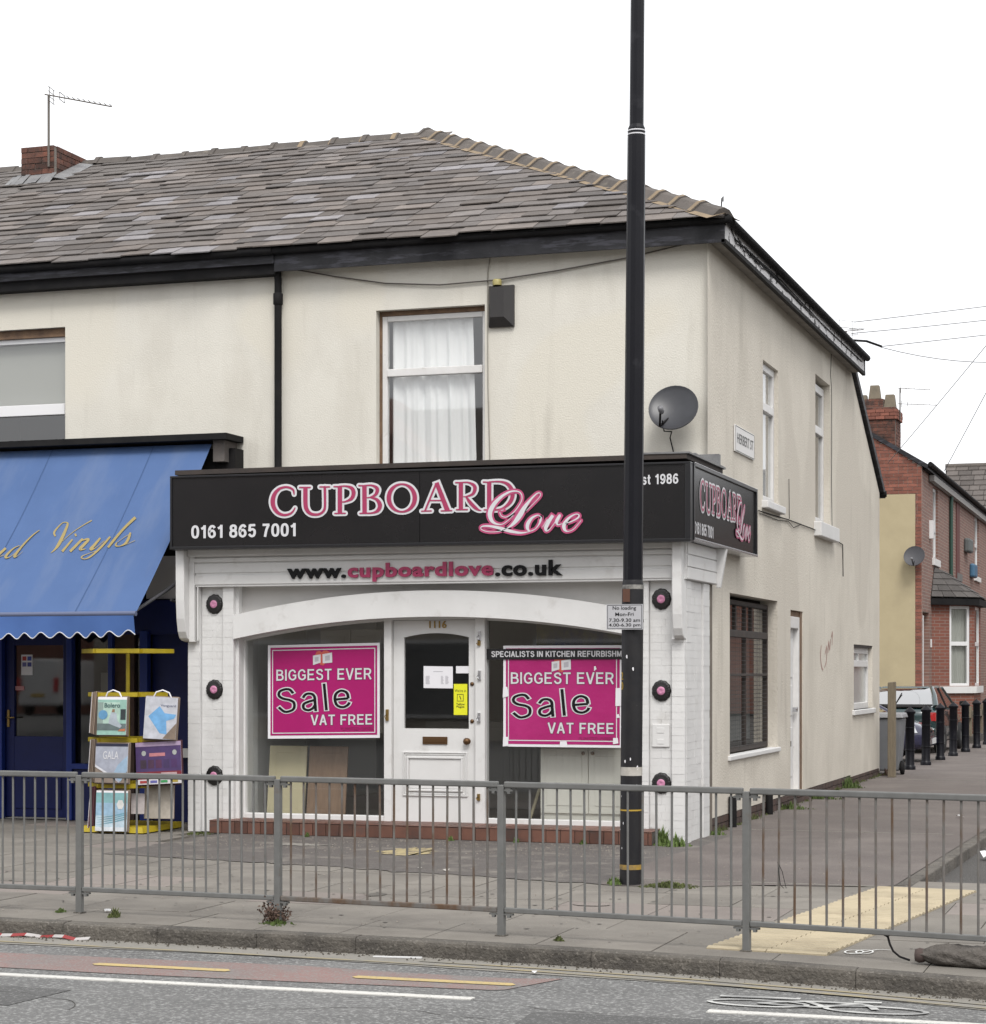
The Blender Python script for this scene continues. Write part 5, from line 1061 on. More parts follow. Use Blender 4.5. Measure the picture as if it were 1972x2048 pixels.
MB().lathe([(.05, 5.985), (.052, 6.03), (.044, 6.05), (0, 6.055)], (-2.375, -.055, 0), 14).build('lamp', mat('amber_lens', (.36, .31, .12), rough=.4), al)
tag(MB().tube([(-2.473, -.012, 6.3), (-2.499, -.012, 6.14), (-2.50, -.012, 5.5), (-2.496, -.012, 4.9), (-2.47, -.012, 3.95)], .006, 6).build('alarm_cable', mat('cable_grey', (.3, .28, .24), rough=.8)), 'thin cable running down beside the upstairs window', 'cable')
wp = [(-4.8, 6.31), (-4.3, 6.2), (-3.7, 6.09), (-3.057, 6.035), (-2.4, 6.05), (-1.7, 6.11), (-.913, 6.2), (-.2, 6.32)]
tag(MB().tube([(x, -.03, z) for x, z in wp], .008, 6).build('slack_wire', mat('wire_dark', (.1, .09, .08), rough=.8)), 'slack wire drooping across the upper front wall', 'wire')
def dish(name, label, c, r, az, el, roll=0, m=dish_m):
    t = thing(name, label, 'satellite dish', (0, 0, 0)); rr = lambda x, y, z: (x * math.cos(R(roll)) + z * math.sin(R(roll)), y, -x * math.sin(R(roll)) + z * math.cos(R(roll))); prof = [(r * k / 6, -.10 * r / .26 * (1 - (k / 6) ** 2) * .55) for k in range(7)] + [(r * 1.02, .004), (r * 1.02, -.012)]
    MB().lathe([(a, -b) for a, b in prof], (0, 0, 0), 32, 'y').build('reflector', m, t)
    MB().tube([rr(0, .06, -r * .4), rr(0, -.02, -r * 1.0), rr(0, -r * .75, -r * .72)], .012, 8).build('arm', black_d, t)
    MB().lathe([(0, -.05), (.03, -.045), (.032, .03), (.02, .06), (0, .06)], rr(0, -r * .8, -r * .66), 12, 'y').build('receiver', mat('lnb', (.16, .16, .17), rough=.4), t)
    MB().tube([(0, .08, 0), (0, .16, -.02), (.02, .30, -.05)], .02, 8).box(-.08, .08, .085, .11, -.08, .08).build('mount', black_d, t)
    t.location = c; t.rotation_euler = (R(-el), 0, R(az)); return t
dish('satellite_dish', 'dark grey satellite dish on the upper front wall beside the lamp post', (-.33, -.30, 4.53), .262, 2, 24, 28)
tag(MB().tube([(-.42, -.42, 4.38), (-.43, -.3, 4.28), (-.40, -.08, 4.3), (-.43, -.03, 4.24), (-.40, -.012, 4.1), (-.38, -.012, 3.93)], .007, 6).build('dish_cable', black_d), 'black cable hanging below the satellite dish on the front wall', 'cable')
stn = thing('street_sign', 'white HERBERT ST name plate on the side wall', 'sign', (.01, 1.8, 4.2))
MB().box(.004, .022, 1.225, 2.337, 4.212, 4.512).build('plate', mat('plate_white', (.66, .65, .64), rough=.5), stn, bevel=.004)
sb = MB()
for q in ((1.235, 2.327, 4.222, 4.228), (1.235, 2.327, 4.496, 4.502), (1.235, 1.245, 4.228, 4.496), (2.317, 2.327, 4.228, 4.496)): sb.quad((.0235, q[0], q[2]), (.0235, q[1], q[2]), (.0235, q[1], q[3]), (.0235, q[0], q[3]))
sb.build('plate_border', black_l, stn)
fit_text('HERBERT ST', frameS(.022), 1.33, 2.26, 4.315, 4.43, mat('worn_ink', (.06, .06, .06), (.2, .2, .2), scale=30, rough=.7), 'street_name', stn, bold=.01, d=.002)

# ================================================================ LAMP POST AND ITS PLATE
lpst = thing('lamp_post', 'tall black tapering lamp column standing at the pavement edge of the forecourt', 'lamp post', (.529, -5.44, 0))
px = lambda z: .529 + .0083 * z
def post_ring(mb, zs, n, smooth):
    vs = []
    for r, z in zs:
        for k in range(n): a = 2 * math.pi * (k + .5) / n; vs.append((px(z) + r * math.cos(a), -5.44 + r * math.sin(a), z))
    mb.add(vs, [(i * n + k, i * n + (k + 1) % n, (i + 1) * n + (k + 1) % n, (i + 1) * n + k) for i in range(len(zs) - 1) for k in range(n)], smooth); return mb
post_ring(MB(), [(.088, -.01), (.088, 2.40), (.086, 2.44), (.08, 2.47)], 28, True).build('base_section', pole_w, lpst)
post_ring(MB(), [(.080, 2.46), (.0775, 4.4), (.073, 6.05), (.071, 6.13), (.058, 6.16), (.055, 8.5), (.05, 9.6)], 12, False).build('shaft', pole_m, lpst)
pw = mat('band_white', (.5, .48, .44), (.3, .28, .25), scale=12, rough=.7)
for a, b, m in ((.885, .955, pw), (6.075, 6.085, white_l), (6.105, 6.115, white_l)): post_ring(MB(), [((.0895 if a < 2 else .0735), a), ((.0895 if a < 2 else .0732), b)], 28, True).build('painted_band', m, lpst)
post_ring(MB(), [(.0893, .125), (.0893, .165)], 28, True).build('yellow_band', mat('band_yellow', (.36, .22, .03), (.12, .1, .07), scale=14, rough=.7), lpst)
post_ring(MB(), [(.0885, 2.395), (.0893, 2.40), (.0893, 2.425), (.0885, 2.43)], 28, True).build('chipped_collar', mat('collar', (.3, .29, .27), (.03, .03, .03), scale=16, rough=.7), lpst)
MB().box(px(2.3) - .06, px(2.3) + .0, -5.5335, -5.51, 2.29, 2.395).build('rust_patch', mat('rust_brown', (.09, .04, .025), rough=.8), lpst)
yn = mat('yellow_num', (.4, .26, .03), rough=.7)
for s, z in (('2', 1.66), ('0', 1.58)):
    fit_text(s, lambda u, z, d: (px(z) - .0895 * math.cos(u) , -5.44 - .0895 * math.sin(u) , z), .45, .9, z, z + .065, yn, 'number', lpst, bold=.015)
fit_text('WATFORD', lambda u, z, d: (px(z) - .0895 * math.cos(u), -5.44 - .0895 * math.sin(u), z), .5, 2.3, .595, .62, yn, 'stencil', lpst, bold=.01) if False else None
post_ring(MB(), [(.0893, .60), (.0893, .612)], 28, True).build('gilt_line', yn, lpst)
mb = MB()
for q in ((1.05, .5, .02), (1.72, 1.02, .025), (.75, .72, .018), (1.45, .78, .02), (1.2, 1.0, .03), (.5, .45, .02), (.35, .52, .03), (1.9, 1.75, .03), (1.3, 1.85, .035), (2.4, .95, .04), (2.35, .8, .03), (.9, .3, .02), (.45, 1.28, .02)):
    a, z, s = q
    s *= .5
    mb.poly([(px(z) - .0892 * math.cos(a + s * 6 * math.cos(t) * random.uniform(.5, 1)), -5.44 - .0892 * math.sin(a + s * 6 * math.cos(t) * random.uniform(.5, 1)), z + s * 1.4 * math.sin(t) * random.uniform(.5, 1)) for t in [i * .785 for i in range(8)]])
mb.build('paint_chips', paper_m, lpst)
MB().tube([(px(9.5), -5.44, 9.5), (px(9.6), -5.8, 10.0), (px(9.6), -6.8, 10.2)], [.045, .04, .035], 10).build('bracket_arm', pole_m, lpst)
MB().hexa([(.52, -7.4, 10.1), (.72, -7.4, 10.1), (.72, -6.7, 10.12), (.52, -6.7, 10.12), (.56, -7.3, 10.24), (.68, -7.3, 10.24), (.68, -6.8, 10.26), (.56, -6.8, 10.26)]).build('lantern', galv, lpst, bevel=.02)
ps = thing('parking_plate', 'small grey No loading time plate clamped to the lamp post', 'sign', (.51, -5.55, 2.07))
MB().box(.358, .661, -5.552, -5.549, 2.067, 2.271).build('plate', mat('plate_grey', (.42, .42, .44), rough=.45), ps)
bm_ = MB()
for q in ((.366, .653, 2.262, 2.2655), (.366, .653, 2.0725, 2.076), (.366, .3695, 2.076, 2.262), (.6495, .653, 2.076, 2.262)): bm_.quad((q[0], -5.5535, q[2]), (q[1], -5.5535, q[2]), (q[1], -5.5535, q[3]), (q[0], -5.5535, q[3]))
bm_.build('plate_border', black_l, ps)
NF = frameF(-5.552)
for s, a, b, c, d in (('No loading', .41, .605, 2.218, 2.256), ('Mon-Fri', .432, .585, 2.176, 2.205), ('7.30-9.30 am', .380, .638, 2.128, 2.157), ('4.00-6.30 pm', .378, .641, 2.084, 2.117)): fit_text(s, NF, a, b, c, d, black_l, 'plate_words', ps, bold=.008, d=.002)
MB().lathe([(.0905, 2.13), (.092, 2.13), (.092, 2.15), (.0905, 2.15)], (px(2.1), -5.44, 0), 20).build('clamp', galv, ps)

# ================================================================ GUARD RAILING
posts = [(-4.27, -8.57), (-2.72, -8.6), (-1.13, -8.69), (.55, -8.885), (2.22, -9.12), (3.95, -9.46)]
names = ['beyond the left edge', 'leftmost in view, in front of the carpet rack', 'with a dead weed round its foot', 'in front of the shop door', 'standing in the tactile paving', 'by the sandbag at the right edge']
for i, (x, y) in enumerate(posts):
    if i == 0: continue
    t = thing('railing_post', 'square galvanised guard rail post ' + names[i], 'post', (x, y, 0), 'guard rail posts')
    a = math.atan2(posts[min(i + 1, 5)][1] - posts[i - 1][1], posts[min(i + 1, 5)][0] - posts[i - 1][0]); s = .0225
    def rb(mb, u0, u1, v0, v1, z0, z1):
        c, q = math.cos(a), math.sin(a); f = lambda u, v: (x + u * c - v * q, y + u * q + v * c)
        return mb.hexa([(*f(u0, v0), z0), (*f(u1, v0), z0), (*f(u1, v1), z0), (*f(u0, v1), z0), (*f(u0, v0), z1), (*f(u1, v0), z1), (*f(u1, v1), z1), (*f(u0, v1), z1)])
    rb(MB(), -s, s, -s, s, -.02, .985).build('upright', galv, t, bevel=.004)
    for z in (.945, .135):
        for sg in (-1, 1): lug = rb(MB(), min(sg * s, sg * .085), max(sg * s, sg * .085), -.012, .012, z, z + .012); rb(lug, min(sg * .045, sg * .065), max(sg * .045, sg * .065), -.014, .014, z - .016, z).build('lug', galv, t)
    rb(MB(), -s * 1.5, s * 1.5, -s * 1.5, s * 1.5, -.01, .006).build('foot', kerb_m, t)
bar_me = {}
for i in range(5):
    (x0, y0), (x1, y1) = posts[i], posts[i + 1]; L_ = math.hypot(x1 - x0, y1 - y0); ux, uy = (x1 - x0) / L_, (y1 - y0) / L_; ang = math.atan2(uy, ux); m = rust if i in (2, 4) else galv
    lab = ['grey guard rail panel in front of the blue shop door', 'grey guard rail panel in front of the carpet sample rack', 'rust stained guard rail panel in front of the left shop window', 'grey guard rail panel in front of the lamp post', 'rust stained guard rail panel over the tactile paving'][i]
    t = thing('guard_rail_panel', lab, 'railing', ((x0 + x1) / 2, (y0 + y1) / 2, 0), 'guard rail panels')
    f = lambda s, v, z: (x0 + ux * s - uy * v, y0 + uy * s + ux * v, z)
    def hb(mb, s0, s1, v, z0, z1, sag=0): return mb.hexa([f(s0, -v, z0), f(s1, -v, z0), f(s1, v, z0), f(s0, v, z0), f(s0, -v, z1), f(s1, -v, z1), f(s1, v, z1), f(s0, v, z1)])
    hb(MB(), .024, L_ - .024, .02, .968, 1.008).build('top_rail', galv, t, bevel=.008); hb(MB(), .026, L_ - .026, .018, .152, .186).build('bottom_rail', m if i == 2 else galv, t, bevel=.006)
    nb_ = 16; bar = MB().tube([(0, 0, .18), (0, 0, .972)], .0078, 8).mesh('bar'); bar.materials.append(m)
    for k in range(nb_):
        o = place('bar', bar, m, t); s = .024 + (L_ - .048) * (k + .78) / (nb_ + .56); o.location = f(s, 0, 0); o.rotation_euler = (random.gauss(0, .003), random.gauss(0, .003), random.random() * 3)
    for z in (.955, .135):
        for s in (.05, L_ - .05): hb(MB(), s - .02, s + .02, .012, z, z + .012).build('end_lug', galv, t)

# ================================================================ CARPET RACK AND SAMPLE BOOKS
rk = thing('display_rack', 'yellow metal carpet sample rack standing under the blue awning', 'rack', (-6.12, -1.55, 0))
MB().tube([(-6.12, -1.55, .02), (-6.12, -1.55, 1.96)], .022, 10).build('column', rack_y, rk)
for z, r in ((1.93, .47), (1.46, .40), (.97, .40), (.48, .40)):
    mb = MB(); n = 6
    for k in range(n):
        a0, a1 = 2 * math.pi * k / n + .25, 2 * math.pi * (k + 1) / n + .25; p, q = Vector((-6.12 + r * math.cos(a0), -1.55 + r * math.sin(a0), z)), Vector((-6.12 + r * math.cos(a1), -1.55 + r * math.sin(a1), z)); d = (q - p).normalized(); nn = Vector((-d.y, d.x, 0)) * .042
        mb.hexa([p - nn, q - nn, q + nn, p + nn, *(v + Vector((0, 0, .045)) for v in (p - nn, q - nn, q + nn, p + nn))])
    for k in range(3):
        a = 2 * math.pi * k / 3 + .25; d = Vector((math.cos(a), math.sin(a), 0)); nn = Vector((-d.y, d.x, 0)) * .02; c = Vector((-6.12, -1.55, z + .004)); mb.hexa([c - nn, c + d * r - nn, c + d * r + nn, c + nn, *(v + Vector((0, 0, .025)) for v in (c - nn, c + d * r - nn, c + d * r + nn, c + nn))])
    mb.build('tier', rack_y, rk)
MB().hexa([(-6.5, -2.0, .01), (-5.7, -2.0, .01), (-5.72, -1.0, .01), (-6.5, -1.0, .01), (-6.48, -1.98, .07), (-5.72, -1.98, .07), (-5.74, -1.02, .07), (-6.48, -1.02, .07)]).build('foot_plate', rack_y, rk)
def book(label, loc, w, h, yaw, layers, art, cm=carpet1, lean=4, handle=True, rollx=0):
    t = thing('sample_book', label, 'sample book', (0, 0, 0), 'carpet sample books on the rack'); F = lambda x, z, d: (x, -d, z)
    for k in range(layers):
        o = MB().box(-w / 2 - .006 * (k % 2), w / 2 + .006 * ((k + 1) % 2), .006 + k * .017, .02 + k * .017, -.005 * k, h + .006 * (k % 3)).build('carpet_swatch', cm, t, bevel=.004)
    MB().box(-w / 2, w / 2, .001, .005, 0, h).build('cover', paper_m, t)
    art(t, F, w, h)
    if handle: MB().tube([(-w * .28, .03, h - .01), (-w * .2, .02, h + .05), (0, .015, h + .075), (w * .2, .02, h + .05), (w * .28, .03, h - .01)], .009, 6).build('handle', paper_m, t)
    t.location = loc; t.rotation_euler = (R(-lean), R(rollx), R(yaw)); return t
def rc(t, F, a, b, c, d, dd, col, nm, r=.4):
    m = mat('p_%02d%02d%02d' % tuple(int(q * 99) for q in col), col, tuple(q * .72 for q in col), scale=14, rough=r); return MB().quad(F(a, c, dd), F(b, c, dd), F(b, d, dd), F(a, d, dd)).build(nm, m, t)
def pg(t, F, pts, dd, col, nm, r=.4): return MB().poly([F(x, z, dd) for x, z in pts]).build(nm, mat('p_%02d%02d%02d' % tuple(int(q * 99) for q in col), col, tuple(q * .72 for q in col), scale=14, rough=r), t)
def art_bolero(t, F, w, h):
    rc(t, F, -w / 2, w / 2, 0, h * .93, .001, (.3, .5, .43), 'print_field'); rc(t, F, -w * .3, w * .27, h * .3, h * .86, .002, (.42, .58, .5), 'print_wall'); rc(t, F, -w * .5, -w * .3, h * .15, h * .86, .002, (.25, .33, .3), 'print_curtain')
    rc(t, F, w * .3, w * .48, h * .4, h * .68, .003, (.03, .04, .045), 'print_door'); rc(t, F, -w * .5, w * .5, h * .12, h * .3, .003, (.12, .16, .16), 'print_floor')
    pg(t, F, [(-w * .1, h * .3), (w * .3, h * .18), (w * .36, h * .24), (w * .2, h * .38), (w * .16, h * .58), (-w * .02, h * .6), (-w * .08, h * .45)], .004, (.4, .45, .5), 'print_figure'); pg(t, F, [(w * .0, h * .6), (w * .1, h * .6), (w * .1, h * .68), (w * .02, h * .68)], .005, (.28, .17, .1), 'print_head')
    pg(t, F, [(-w * .3 + .055 * math.cos(a), h * .53 + .05 * math.sin(a)) for a in [i * .4 for i in range(16)]], .005, (.12, .3, .5), 'print_badge'); pg(t, F, [(w * .22, h * .1), (w * .48, h * .1), (w * .48, h * .17), (w * .3, h * .15)], .005, (.5, .17, .08), 'print_tag')
    fit_text('Bolero', F, -w * .26, w * .28, h * .72, h * .84, mat('dkteal', (.05, .11, .11), rough=.5), 'title', t, bold=.02, d=.006)
def art_gala(t, F, w, h):
    rc(t, F, -w / 2, w / 2, h * .92, h, .002, (.02, .022, .05), 'print_top'); rc(t, F, -w / 2, w / 2, 0, h * .4, .001, (.24, .19, .155), 'print_swatch', .9)
    pg(t, F, [(-w / 2, h * .92), (-w / 2, h * .42), (-w * .1, h * .22), (w * .25, 0), (w / 2, h * .3), (w / 2, h * .92)], .003, (.36, .38, .45), 'print_field'); pg(t, F, [(w * .05, h * .2), (w * .3, h * .03), (w / 2, h * .32), (w / 2, h * .7), (w * .2, h * .45)], .004, (.3, .42, .55), 'print_shine'); pg(t, F, [(-w / 2, h * .46), (-w / 2, h * .4), (w * .1, h * .1), (w * .12, h * .14)], .005, (.7, .7, .74), 'print_edge')
    fit_text('GALA', F, -w * .26, w * .22, h * .6, h * .8, white_l, 'title', t, bold=0, d=.006)
def art_teal(t, F, w, h):
    rc(t, F, -w / 2, w / 2, h * .7, h * .95, .001, (.22, .42, .44), 'print_sky'); rc(t, F, -w / 2, w / 2, h * .38, h * .7, .001, (.3, .46, .6), 'print_sea'); rc(t, F, -w / 2, w / 2, 0, h * .38, .001, (.5, .62, .7), 'print_surf')
    for k in range(4): pg(t, F, [(-w / 2, h * (.14 + .06 * k)), (0, h * (.2 + .05 * k)), (w / 2, h * (.3 + .05 * k)), (w / 2, h * (.33 + .05 * k)), (0, h * (.23 + .05 * k))], .003, (.16, .34, .42), 'print_wave')
    pg(t, F, [(w * .28 + .045 * math.cos(a), h * .66 + .055 * math.sin(a)) for a in [i * 1.047 for i in range(6)]], .004, (.66, .66, .64), 'print_badge'); rc(t, F, -w / 2, w / 2, 0, h * .1, .004, (.66, .7, .74), 'print_foot')
def art_vang(t, F, w, h):
    rc(t, F, -w / 2, w / 2, 0, h, .001, (.52, .53, .58), 'print_field'); pg(t, F, [(-w * .38, h * .53), (-w * .05, h * .78), (w * .12, h * .62), (w * .48, h * .6), (w * .42, h * .5), (w * .18, h * .44), (w * .22, h * .12), (w * .0, h * .14)], .003, (.16, .38, .66), 'print_shape'); pg(t, F, [(w * .1, h * .02), (w * .5, h * .4), (w * .5, 0)], .004, (.22, .17, .13), 'print_corner')
    fit_text('Vanguard', F, -w * .02, w * .45, h * .76, h * .83, mat('navy', (.04, .05, .12), rough=.5), 'title', t, bold=0, d=.005)
def art_purple(t, F, w, h):
    rc(t, F, -w / 2, w / 2, 0, h, .001, (.07, .04, .13), 'print_field'); rc(t, F, -w / 2, w / 2, h * .9, h, .003, (.4, .3, .44), 'print_top'); rc(t, F, -w / 2, w / 2, h * .12, h * .3, .002, (.2, .02, .03), 'print_red'); rc(t, F, -w / 2, w / 2, 0, h * .12, .003, (.62, .6, .62), 'print_foot')
    for k in range(5): rc(t, F, -w * .4 + k * w * .17, -w * .27 + k * w * .17, h * .38, h * .58, .003, (.05 + .02 * (k % 3), .03, .05 + .015 * k), 'print_sample')
    for k, c in enumerate(((.35, .05, .05), (.12, .12, .35), (.05, .3, .1), (.4, .3, .05))): rc(t, F, -w * .42 + k * w * .23, -w * .27 + k * w * .23, h * .03, h * .09, .005, c, 'print_logo')
    rc(t, F, -w * .2, w * .15, h * .66, h * .74, .003, (.5, .2, .22), 'print_words'); rc(t, F, w * .05, w * .4, h * .2, h * .27, .004, (.5, .35, .36), 'print_words')
    for x in (-.32, .36): pg(t, F, [(w * x + .025 * math.cos(a), h * .74 + .028 * math.sin(a)) for a in [i * .52 for i in range(12)]], .004, (.4, .42, .4), 'print_badge')
def art_plain(c): 
    def f(t, F, w, h): rc(t, F, -w / 2, w / 2, 0, h, .001, c, 'print_field', .9)
    return f
book('pale green Bolero carpet sample book on the upper tier', (-6.045, -2.06, 1.055), .345, .405, 0, 4, art_bolero)
book('silver blue GALA carpet sample book on the middle tier', (-6.05, -2.06, .545), .385, .42, 0, 4, art_gala, handle=False)
book('turquoise seaside carpet sample book on the bottom tier', (-6.05, -2.06, .03), .375, .43, 0, 3, art_teal, handle=False)
book('white and blue Vanguard carpet sample book on the right of the rack', (-5.57, -1.88, 1.01), .35, .45, 14, 5, art_vang, rollx=3)
book('dark purple carpet sample board with white foot on the right of the rack', (-5.58, -1.86, .53), .50, .45, 10, 4, art_purple, carpet2, rollx=-3, handle=False)
book('taupe sample book hanging edge on at the upper left of the rack', (-6.42, -1.82, 1.07), .36, .44, -68, 5, art_plain((.27, .21, .16)), handle=False)
book('brown sample book hanging edge on at the middle left of the rack', (-6.44, -1.82, .56), .36, .44, -68, 5, art_plain((.2, .15, .12)), handle=False)
book('maroon sample book hanging edge on at the lower left of the rack', (-6.44, -1.82, .05), .36, .44, -68, 4, art_plain((.1, .02, .025)), carpet2, handle=False)
book('plain cream sample board low on the right of the rack', (-5.66, -1.72, .15), .33, .36, 8, 2, art_plain((.42, .38, .33)), handle=False)
book('small white and pink price card low on the rack', (-5.87, -1.80, .2), .15, .22, 6, 1, art_plain((.55, .5, .5)), handle=False)

# ================================================================ BOLLARDS, POST, BIN
def bollard():
    t = thing('bollard', '', 'bollard', (0, 0, 0), 'black bollards along the side pavement')
    MB().lathe([(.1, 0), (.1, .06), (.088, .075), (.08, .09), (.08, .985), (.098, 1.0), (.1, 1.03)], (0, 0, 0), 14).build('shaft', pole_m, t)
    MB().lathe([(.1, 1.03), (.075, 1.06), (.045, 1.085), (.02, 1.1), (.018, 1.115), (0, 1.12)], (0, 0, 0), 14).build('cap', pole_m, t)
    for z in (.34, .735): MB().lathe([(.08, z), (.094, z + .004), (.094, z + .012), (.08, z + .016)], (0, 0, 0), 14).build('ring', pole_m, t)
    return t
bp = bollard(); spots = [(.242, 15.394), (.302, 17.31), (.31, 19.7), (.35, 21.74), (.38, 24.06), (.397, 26.5), (.42, 28.9)]
bl_ = ['nearest black bollard, beside the wheelie bin', 'second black bollard from the wheelie bin', 'third black bollard from the wheelie bin, before the tail light', 'fourth black bollard from the wheelie bin', 'fifth black bollard from the wheelie bin', 'sixth black bollard from the wheelie bin', 'farthest black bollard, cut by the right edge of the picture']
for i, (x, y) in enumerate(spots):
    o = bp if i == 0 else copy_tree(bp); o.location = (x, y, 0); o['label'] = bl_[i]; o.rotation_euler = (0, random.gauss(0, .008), random.random())
wp_ = tag(MB().hexa([(.225, 12.54, 0), (.353, 12.54, 0), (.353, 12.66, 0), (.225, 12.66, 0), (.228, 12.54, 1.555), (.353, 12.54, 1.57), (.353, 12.66, 1.57), (.228, 12.66, 1.56)]).build('timber_post', timber_g, bevel=.01), 'weathered square timber post at the end of the side wall', 'post')
bn = thing('wheelie_bin', 'grey wheelie bin behind the timber post at the wall end', 'bin', (.06, 13.7, 0)); gm_ = mat('bin_grey', (.16, .165, .175), (.13, .135, .145), scale=4, rough=.6)
MB().hexa([(-.16, 13.5, .06), (.30, 13.5, .06), (.28, 13.98, .06), (-.14, 13.98, .06), (-.22, 13.42, .95), (.345, 13.42, .95), (.345, 14.06, .95), (-.22, 14.06, .95)]).build('body', gm_, bn, bevel=.03)
MB().hexa([(-.25, 13.38, .955), (.375, 13.38, .955), (.375, 14.12, .955), (-.25, 14.12, .955), (-.22, 13.42, 1.03), (.345, 13.42, 1.03), (.345, 14.08, 1.04), (-.22, 14.08, 1.04)]).build('lid', mat('bin_lid', (.2, .2, .21), rough=.5), bn, bevel=.02)
for x in (.34, -.24): MB().lathe([(.0, -.03), (.11, -.03), (.12, -.015), (.12, .015), (.11, .03), (0, .03)], (x, 13.56, .12), 18, 'x').build('wheel', black_d, bn)

# ================================================================ CARS
def car(name, label, paint, L, loc, yaw, hatch):
    t = thing(name, label, 'car', (0, 0, 0)); W = .84
    body = MB(); S = [(-L / 2, .34, .80, .70), (-L / 2 + .04, .26, .93, .76), (-L / 2 + .3, .22, 1.0, .81), (-L / 2 + .9, .2, .99, .84), (-.3, .2, .95, .845), (.8, .2, .93, .845), (L / 2 - 1.1, .2, .93, .84), (L / 2 - .45, .22, .80, .81), (L / 2 - .1, .26, .68, .74), (L / 2, .34, .56, .64)]
    vs = []; K = 12
    for x, zb, zt, w in S:
        h = zt - zb; half = [(w * .8, zb), (w * .97, zb + .1 * h), (w, zb + .35 * h), (w * .99, zb + .62 * h), (w * .95, zb + .86 * h), (w * .86, zt)]
        for y, z in half: vs.append((x, -y, z))
        for y, z in half[::-1]: vs.append((x, y, z))
    n = len(S); fs = [(i * K + k, i * K + (k + 1) % K, (i + 1) * K + (k + 1) % K, (i + 1) * K + k) for i in range(n - 1) for k in range(K)] + [tuple(range(K)), tuple(range((n - 1) * K, n * K))]
    body.add(vs, fs, True); o = body.build('body', paint, t)
    rb, rt, ft, fb = (-L / 2 + .28, -L / 2 + .95, .35, 1.15) if hatch else (-L / 2 + .55, -L / 2 + 1.15, .35, 1.15)
    wb, wt, zb, zt = .74, .56, .95, 1.385
    G = {'rb': (rb, wb, zb + .03), 'rt': (rt, wt, zt), 'ft': (ft, wt, zt), 'fb': (fb, wb, zb)}
    q = lambda k, s: (G[k][0], s * G[k][1], G[k][2])
    rw = MB(); nc = 12
    for i in range(nc + 1):
        y = -1 + 2 * i / nc; bu = (1 - abs(y) ** 2.5)
        for j in range(7):
            f = j / 6; rw.v.append((rb + (rt - rb) * f ** .9 - .13 * bu * (1 - .4 * f), y * (wb + (wt - wb) * f), zb + .03 + (zt - zb - .03) * (1 - (1 - f) ** 1.35)))
    for i in range(nc):
        for j in range(6): rw.f.append((i * 7 + j, (i + 1) * 7 + j, (i + 1) * 7 + j + 1, i * 7 + j + 1)); rw.sm.append(True)
    rw.build('rear_window', g_car, t, recalc=False); MB().quad(q('fb', -1), q('fb', 1), q('ft', 1), q('ft', -1)).build('windscreen', g_car, t)
    for s in (-1, 1): MB().quad(q('rb', s), q('fb', s), q('ft', s), q('rt', s)).build('side_window', g_car, t)
    MB().hexa([(rb + .35, -.66, .9), (fb - .3, -.66, .9), (fb - .3, .66, .9), (rb + .35, .66, .9), (rt + .1, -.5, 1.33), (ft - .1, -.5, 1.33), (ft - .1, .5, 1.33), (rt + .1, .5, 1.33)]).build('cabin', dark_in, t)
    MB().hexa([(rt - .03, -wt - .02, zt - .01), (ft + .04, -wt - .02, zt - .01), (ft + .04, wt + .02, zt - .01), (rt - .03, wt + .02, zt - .01), (rt + .06, -wt + .08, zt + .035), (ft - .04, -wt + .08, zt + .04), (ft - .04, wt - .08, zt + .04), (rt + .06, wt - .08, zt + .035)]).build('roof', paint, t, bevel=.03)
    for s in (-1, 1):
        MB().tube([q('rb', s), (rb + (rt - rb) * .45, s * (wb * .5 + wt * .5 + .02), zb + .62 * (zt - zb)), q('rt', s)], [.07, .055, .045], 10).build('pillar', paint, t); MB().tube([q('fb', s), q('ft', s)], .028, 8).build('pillar', paint, t)
        MB().tube([(-.25, s * (wb + .005), zb), (-.3, s * (wt + .005), zt)], .022, 8).build('pillar', black_d, t)
        MB().hexa([(.95, s * .86, .98), (1.05, s * .86, .98), (1.05, s * 1.0, .98), (.95, s * 1.0, .98), (.95, s * .86, 1.08), (1.03, s * .86, 1.09), (1.03, s * .99, 1.09), (.95, s * .99, 1.08)]).build('mirror', black_d, t, bevel=.02)
        for x in (-L / 2 + .8, L / 2 - .8):
            w_ = MB().lathe([(.12, -.1), (.29, -.1), (.305, -.06), (.305, .06), (.29, .1), (.12, .1)], (x, s * .76, .305), 24, 'y').build('wheel', mat('tyre', (.016, .016, .017), rough=.85), t)
            MB().lathe([(0, s * .09), (.06, s * .095), (.19, s * .085), (.2, s * .1)], (x, s * .76, .305), 20, 'y').build('rim', galv, w_)
            MB().lathe([(.0, 0), (.34, 0), (.35, .02)], (x, s * .835, .31), 24, 'y').build('wheel_arch', black_d, t) if False else None
        MB().hexa([(-L / 2 - .02, s * .5, .70), (-L / 2 + .02, s * .78, .70), (-L / 2 + .2, s * .80, .70), (-L / 2 + .1, s * .5, .70), (-L / 2 + .0, s * .5, .88), (-L / 2 + .03, s * .77, .88), (-L / 2 + .2, s * .79, .88), (-L / 2 + .1, s * .5, .88)]).build('tail_light', mat('tail_red', (.35, .012, .012), rough=.15, coat=.5), t)
        MB().hexa([(L / 2 - .25, s * .4, .56), (L / 2 - .05, s * .4, .56), (L / 2 - .18, s * .76, .57), (L / 2 - .36, s * .78, .57), (L / 2 - .3, s * .4, .70), (L / 2 - .12, s * .4, .68), (L / 2 - .24, s * .74, .69), (L / 2 - .4, s * .76, .71)]).build('headlight', mat('lamp_glass', (.6, .62, .65), rough=.08, coat=1), t)
